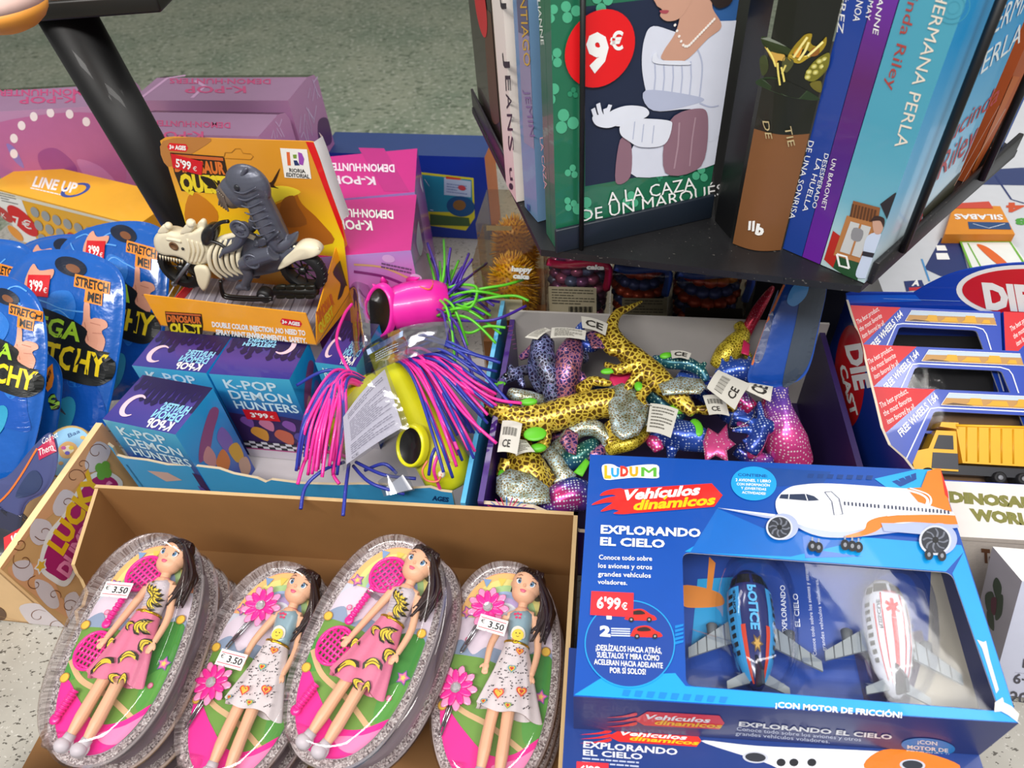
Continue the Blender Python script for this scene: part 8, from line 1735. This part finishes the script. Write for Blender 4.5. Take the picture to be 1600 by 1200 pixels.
def plush(label, path, mat, legs=(), head=None, foot=None, extra=(), eyes=(), tongue=None, vox=0.0016, cat='plush toy', name='plush_reptile'):
    """path: (u, v, z, radius in pixels); legs: lists of the same"""
    p0 = [P(a, b, c) for a, b, c, r in path]; base = min(p0, key=lambda p: p.z)
    t = thing(name, label, cat, gz(base, max(0.004, base.z - 0.02)), GRP5)
    mb = MB(); mb.tube(crom(p0, 5, False), [r*SCL for a, b, c, r in path], mat, 20)
    for l in legs: mb.tube(crom([P(a, b, c) for a, b, c, r in l], 4, False), [r*SCL for a, b, c, r in l], mat, 12)
    for (u, v, z, rx, ry, rz) in (head or ()): mb.ell(P(u, v, z), (rx*SCL, ry*SCL, rz*SCL), mat, n=16, k=10)
    o = mb.build('body', t); m_ = o.modifiers.new('remesh', 'REMESH'); m_.mode = 'VOXEL'; m_.voxel_size = vox; m_.use_smooth_shade = True; s_ = o.modifiers.new('smooth', 'SMOOTH'); s_.factor = 0.5; s_.iterations = 3
    for i, (u, v, z, rx, ry, rz) in enumerate(foot or ()):
        mb = MB(); mb.ell(P(u, v, z), (rx*SCL, ry*SCL, rz*SCL), LIME, n=14, k=8); mb.build('lime_lining', t)
    for nm, outline, z, th, m in extra:
        mb = MB(); q = [P(a, b, z + (c_ if len(w_) > 2 else 0)) for w_ in outline for a, b, c_ in [(w_[0], w_[1], w_[2] if len(w_) > 2 else 0)]]
        c = sum(q, Vector())/len(q); up_ = (CO - c).normalized(); N_ = len(q)
        mb.loft([[c + (p-c)*k + up_*d for p in q] for k, d in ((0.9, -th), (1.0, -th*0.5), (1.0, th*0.2), (0.75, th*0.8), (0.2, th))], m); mb.build(nm, t)
    for u, v, z in eyes:
        mb = MB(); e = P(u, v, z); mb.ell(e, 0.0028, M('#0c0c0e', 0.1, 0, 0.6), n=12, k=8); mb.ell(e + (CO-e).normalized()*0.0024 + Vector((0.0006, 0, 0.0008)), 0.0006, M('#ffffff', 0.2), n=6, k=5); mb.build('eye', t)
    return t
def ptag(par, quad, z, kind, loop=None):
    pts = [P(*p, z + 0.002*i) for i, p in enumerate(quad)]; n = (pts[1]-pts[0]).cross(pts[3]-pts[0]).normalized()
    if n.dot(CO - pts[0]) < 0: n = -n
    f = lambda p: (pts[0]*(1-p[0])+pts[1]*p[0])*(1-p[1]) + (pts[3]*(1-p[0])+pts[2]*p[0])*p[1] + n*0.002*math.sin(3.1*p[0])
    mb = MB(); g_ = [[f((i/5, j/4)) for i in range(6)] for j in range(5)]; TG = M('#d9d6cc', 0.6); mb.loft(g_, TG, False, True, False); mb.loft([[p - n*0.0004 for p in r] for r in g_][::-1], TG, False, True, False)
    pr = Pr(mb, f, n, 2)
    if kind == 'bar':
        for i in range(14): pr.line([(0.15 + i*0.05, 0.22), (0.15 + i*0.05, 0.48)], 0.0004 + 0.0004*(i % 3 == 0), M('#4a4842'), 0)
        pr.text('CE', (0.2, 0.86), (0.6, 0.86), (0.2, 0.62), '#3a3834', 1, 0.02)
    elif kind == 'ce': pr.text('CE', (0.15, 0.80), (0.85, 0.80), (0.15, 0.25), '#3a3834', 1, 0.03)
    else: pr.lines((0.1, 0.12), (0.9, 0.12), (0.1, 0.92), 7, '#77746c', 0, 0.4)
    mb.build('paper_tag', par)
    if loop: mb = MB(); mb.tube(crom([P(*p) for p in loop], 5, False), 0.0006, clear('#dddddd', 0.4, 0.1), 6); mb.build('tag_loop', par)
T0 = 0.085
# filling at the bottom of the pile (further toys of the same kinds, partly seen)
G1 = plush('gold scaled plush lizard lying across the front of the pile, tail to the left', [(755, 612, .125, 3), (762, 632, .125, 9), (785, 646, .122, 16), (830, 658, .118, 24), (880, 646, .118, 26), (925, 633, .120, 24), (962, 630, .122, 24)], GOLDS,
  [[(850, 672, .115, 12), (852, 690, .110, 9), (842, 700, .108, 9), (832, 698, .108, 5)], [(905, 612, .125, 12), (925, 596, .128, 9), (944, 598, .128, 7), (956, 600, .126, 4)], [(835, 640, .13, 10), (825, 628, .135, 7)], [(955, 660, .115, 12), (960, 685, .110, 9), (948, 694, .108, 6)]],
  foot=[(826, 628, .138, 14, 7, 5), (840, 700, .112, 14, 8, 6), (836, 678, .128, 18, 14, 4)], extra=[('frill', [(952, 606), (972, 598), (1000, 612), (1014, 632), (1010, 655), (998, 680), (972, 688), (956, 676), (950, 640)], .134, 0.006, SILV)])
ptag(G1, ((1016, 630), (1060, 640), (1048, 684), (1010, 674)), .142, 'lines', ((1000, 640, .14), (1010, 632, .145), (1018, 634, .144)))
ptag(G1, ((785, 657), (816, 662), (808, 710), (777, 706)), .132, 'bar', ((800, 650, .13), (798, 656, .134)))
G2 = plush('gold scaled plush lizard with raised curled tail and lime mouth, back of the pile', [(1005, 470, .165, 2), (985, 480, .165, 5), (965, 490, .162, 8), (956, 512, .155, 11), (966, 536, .148, 15), (990, 560, .142, 20), (1020, 585, .138, 21), (1048, 612, .136, 17), (1072, 634, .134, 13), (1082, 648, .132, 6)], GOLDS,
  [[(990, 570, .145, 11), (965, 578, .142, 9), (952, 572, .140, 6), (944, 568, .140, 4)], [(985, 545, .146, 10), (955, 548, .150, 9), (942, 530, .152, 7), (925, 524, .150, 5)], [(1015, 600, .138, 11), (1000, 622, .134, 9), (1010, 640, .132, 6)], [(1000, 585, .14, 10), (985, 600, .136, 8), (978, 612, .134, 5)]],
  foot=[(950, 580, .142, 12, 6, 4), (998, 604, .140, 7, 10, 5), (1058, 640, .128, 22, 9, 5)], extra=[('frill', [(1028, 600), (1062, 588), (1096, 592), (1104, 604), (1094, 616), (1060, 616), (1036, 618)], .148, 0.006, SILV)], eyes=[(1052, 612, .146), ])
ptag(G2, ((1104, 606), (1122, 578), (1172, 600), (1148, 640)), .150, 'bar', ((1080, 615, .145), (1096, 610, .15), (1106, 606, .15)))
G3 = plush('gold and blue scaled plush lizard in the front left corner, tail end down', [(800, 672, .100, 10), (812, 700, .096, 22), (826, 735, .090, 30), (842, 770, .080, 24), (858, 800, .07, 12)], GOLDS,
  [[(792, 720, .096, 12), (782, 745, .09, 8)], [(850, 735, .09, 10), (866, 752, .086, 6)]], extra=[('frill', [(776, 745), (795, 732), (830, 740), (858, 762), (860, 786), (830, 790), (790, 786), (775, 770)], .108, 0.007, SILV)], foot=[(784, 742, .097, 6, 10, 5)])
ptag(G3, ((900-100, 690), (822, 688), (836, 706), (806, 712)), .118, 'lines')
DR1 = plush('dark purple iridescent plush dragon arching at the back left of the pile', [(868, 640, .10, 16), (862, 600, .125, 18), (848, 560, .142, 21), (848, 536, .146, 19), (838, 560, .135, 14), (838, 590, .12, 13), (850, 610, .11, 11)], DARKS, [[(905, 540, .135, 12), (912, 565, .13, 10)], ], vox=0.002)
DR2 = plush('violet and teal striped plush dragon beside the dark arching one', [(880, 625, .11, 18), (884, 590, .13, 22), (890, 556, .142, 23), (898, 536, .140, 16), (906, 522, .135, 8)], RAIN, [[(905, 585, .125, 9), (915, 600, .12, 7)]])
ptag(DR2, ((862, 512), (916, 517), (914, 531), (860, 528)), .158, 'lines'); ptag(DR1, ((820, 527), (852, 512), (862, 516), (840, 530)), .156, 'none' if False else 'lines')
DK3 = plush('small dark plush lizard with a lime snout at the left wall of the tray', [(835, 585, .115, 6), (822, 578, .12, 9), (806, 584, .122, 10), (790, 592, .122, 9), (778, 598, .12, 5)], DARKS, [[(812, 590, .118, 7), (818, 606, .112, 5)], [(800, 580, .125, 6), (796, 570, .128, 4)]], foot=[(781, 600, .124, 10, 5, 4)], eyes=[(790, 586, .131)])
PT = plush('gold and teal plush lizard peering out under the dark dragons', [(850, 625, .105, 8), (828, 622, .112, 12), (808, 618, .115, 12), (795, 612, .116, 8)], SILV, [[(825, 630, .108, 7), (815, 640, .104, 5)]], vox=0.002)
RB = plush('rainbow plush dragon with red wing behind the upper gold lizard', [(935, 535, .14, 10), (920, 540, .142, 12), (905, 520, .148, 9), (912, 506, .15, 6)], BLUD, extra=[('wing', [(915, 520), (940, 512), (958, 530), (948, 545), (925, 545)], .152, 0.004, RAIN), ('red_lining', [(955, 570), (985, 575), (990, 600), (965, 610), (952, 595)], .126, 0.004, PINKF)])
ptag(RB, ((908, 494), (950, 506), (946, 524), (910, 512)), .160, 'ce')
BL2 = plush('blue spangled plush dinosaur lying in the middle, pink frilled end to the right', [(1010, 690, .098, 12), (1040, 676, .106, 22), (1075, 682, .106, 24), (1105, 690, .104, 17), (1125, 690, .10, 10)], BLUD, [[(1050, 700, .098, 10), (1048, 716, .09, 6)]], extra=[('pink_frill', [(1098, 690), (1106, 668), (1122, 678), (1136, 662), (1138, 684), (1150, 694), (1136, 704), (1138, 722), (1118, 712), (1102, 722)], .120, 0.010, PINKS)], foot=[(1088, 668, .118, 10, 18, 5)])
BP = plush('big pink and blue spangled plush dinosaur standing at the right of the tray', [(1240, 724, .07, 30), (1228, 690, .095, 33), (1218, 655, .112, 27), (1216, 620, .124, 16), (1222, 590, .128, 11), (1230, 560, .128, 9)], PKB, [[(1215, 660, .118, 14), (1188, 672, .120, 12), (1165, 668, .120, 7), (1152, 660, .12, 4)], [(1188, 676, .118, 10), (1168, 690, .114, 6)], [(1190, 680, .115, 10), (1180, 706, .105, 9), (1168, 712, .10, 6)]], vox=0.002)
BA = plush('blue spangled plush claw and arm in front of the big pink dinosaur', [(1206, 668, .128, 10), (1190, 668, .130, 14), (1182, 690, .126, 12), (1172, 708, .118, 10)], BLUD, [[(1186, 664, .132, 7), (1165, 655, .134, 6), (1146, 652, .133, 3)], [(1180, 672, .13, 7), (1158, 672, .132, 5), (1144, 672, .13, 3)], [(1190, 660, .134, 7), (1188, 642, .136, 5), (1186, 628, .136, 3)], [(1182, 684, .127, 6), (1160, 690, .125, 3)]])
BS = plush('blue spiny plush dragon under the two crossed tags at right', [(1120, 590, .118, 10), (1140, 580, .125, 16), (1162, 578, .126, 18), (1180, 590, .122, 14), (1190, 610, .115, 9)], BLUD, [[(1130+i*14, 572, .13, 6), (1128+i*14, 558 - (i % 2)*4, .136, 1.5)] for i in range(5)], vox=0.002)
ptag(BS, ((1158, 606), (1172, 598), (1208, 604), (1204, 628)), .150, 'ce', ((1160, 612, .15), (1140, 668, .14), (1178, 650, .148), (1168, 612, .15)))
YB = plush('yellow spangled plush duck shape with a red throat against the back wall', [(1122, 575, .105, 16), (1134, 555, .118, 20), (1150, 538, .125, 20), (1160, 520, .130, 13), (1152, 505, .135, 8)], GOLDY, [[(1160, 545, .12, 8), (1172, 560, .112, 6)]], extra=[('red_throat', [(1162, 530), (1172, 538), (1170, 556), (1158, 552)], .138, 0.003, PINKF)])
RT = plush('red spangled plush tail rising beside the blue pouch', [(1158, 540, .11, 8), (1168, 515, .132, 10), (1184, 485, .150, 10), (1200, 460, .16, 7), (1208, 448, .162, 4)], dots('red_spangle', [(0.35, '#a81f3a'), (0.65, '#d8304a')], 430, 14, '#f0b9c4', 0.22), vox=0.0016)
SV = plush('silver gold plush lizard curled under the frilled gold one', [(865, 700, .088, 9), (885, 690, .098, 14), (900, 672, .104, 15), (925, 668, .106, 14), (945, 680, .102, 12), (960, 700, .094, 9)], SILV, [[(880, 700, .09, 7), (870, 720, .084, 5)], [(945, 690, .098, 7), (952, 712, .09, 5)]], extra=[('brown_fin', [(874, 690), (886, 668), (904, 678), (900, 712), (886, 706)], .118, 0.004, RAIN)])
YT_ = plush('yellow fine scaled plush tail curling by the blue aeroplane box', [(950, 705, .10, 9), (962, 698, .106, 12), (985, 692, .11, 12), (1005, 680, .112, 9), (1012, 668, .112, 5)], GOLDY)
GN = plush('green spangled plush dragon low in the pile left of the aeroplane box', [(880, 725, .08, 14), (900, 715, .088, 18), (920, 700, .092, 14), (930, 690, .09, 8)], GRND, [[(890, 735, .08, 8), (875, 745, .076, 5)]], extra=[('lime_wing', [(896, 738), (915, 716), (922, 722), (910, 745)], .104, 0.003, LIME)])
SV2 = plush('silver plush lizard with spread feet at the front, above the pink spangled one', [(852, 700, .09, 8), (868, 720, .09, 13), (882, 745, .084, 13), (890, 765, .078, 8)], SILV, [[(862, 715, .092, 6), (848, 712, .09, 4)], [(880, 745, .088, 6), (866, 755, .084, 4)], [(885, 735, .09, 6), (900, 745, .086, 4)]])
PB2 = plush('pink and blue spangled plush dinosaur at the front, over the tray edge', [(850, 800, .078, 16), (872, 782, .086, 24), (898, 772, .088, 26), (920, 780, .082, 20)], BLUPK, [[(905, 765, .094, 8), (916, 752, .096, 5)]])
BR2 = plush('brown gold plush lizard at the bottom right, beside the spiny blue one', [(1085, 640, .122, 6), (1110, 640, .122, 9), (1130, 632, .122, 9), (1150, 640, .118, 6)], GOLDS, vox=0.0014)
ptag(BR2, ((1098, 618), (1132, 620), (1140, 650), (1108, 648)), .138, 'bar')
GB = plush('green and blue plush lizard along the back wall behind the upper gold lizard', [(1020, 560, .13, 6), (1045, 566, .132, 11), (1072, 568, .132, 12), (1095, 580, .128, 9), (1104, 596, .122, 6)], GRND, [[(1094, 580, .13, 5), (1102, 566, .134, 4)]], foot=[(1042, 556, .138, 12, 7, 5)])
ptag(GB, ((1048, 548), (1080, 552), (1076, 562), (1050, 560)), .150, 'ce')
RL = plush('dark plush lizard in the shade under the gold ones', [(965, 610, .10, 10), (990, 640, .10, 16), (1020, 655, .10, 14), (1045, 650, .102, 8)], DARKS, vox=0.002)
PBK = plush('pink lined plush fin under the hanging white tag', [(1010, 680, .10, 8), (1022, 690, .104, 12), (1030, 705, .1, 8)], PKB)
FL1 = plush('rainbow plush lizard buried at the left of the pile', [(820, 625, .09, 16), (850, 640, .09, 20), (880, 690, .075, 22), (900, 740, .06, 20)], RAIN, vox=0.0025)
FL2 = plush('dark spangled plush dragon buried at the back right of the pile', [(1060, 590, .10, 18), (1110, 615, .10, 20), (1150, 650, .095, 18), (1180, 640, .09, 16)], BLUD, vox=0.0025)
FL3 = plush('green plush lizard buried at the middle of the pile', [(930, 600, .10, 18), (960, 640, .095, 20), (1010, 610, .11, 16), (1060, 660, .085, 20)], GRND, vox=0.0025)

for lab, path, m in (('small violet plush dragon tail curling at the back left corner of the tray', [(812, 560, .125, 5), (830, 548, .135, 9), (845, 530, .14, 8), (842, 515, .145, 5)], RAIN),
  ('blue pink spangled plush dinosaur back right of the upper gold lizard', [(1090, 600, .10, 14), (1120, 606, .112, 18), (1150, 620, .11, 16), (1176, 640, .105, 12)], BLUPK),
  ('pink spangled plush leg at the right wall, below the blue pouch', [(1200, 640, .1, 12), (1206, 610, .118, 12), (1212, 590, .122, 8)], PINKS),
  ('silver blue plush lizard between the silver frill and the white tag', [(1005, 690, .09, 8), (1012, 660, .108, 10), (1020, 640, .112, 8)], SILV),
  ('dark dragon plush coil in front of the arching one, near the tray wall', [(800, 640, .09, 8), (820, 650, .10, 11), (845, 655, .1, 10), (860, 665, .096, 7)], DARKS),
  ('blue plush arm resting on the tray edge at the far right', [(1150, 700, .09, 12), (1176, 716, .085, 14), (1205, 722, .08, 12)], BLUPK),
  ('rainbow plush tail between the two silver lizards', [(905, 700, .085, 8), (925, 712, .09, 11), (945, 700, .092, 9), (955, 690, .094, 5)], RAIN),
  ('green plush lizard leg beneath the left gold lizard', [(800, 690, .085, 8), (815, 712, .085, 9), (835, 716, .085, 6)], GRND)):
    plush(lab, path, m, vox=0.002)
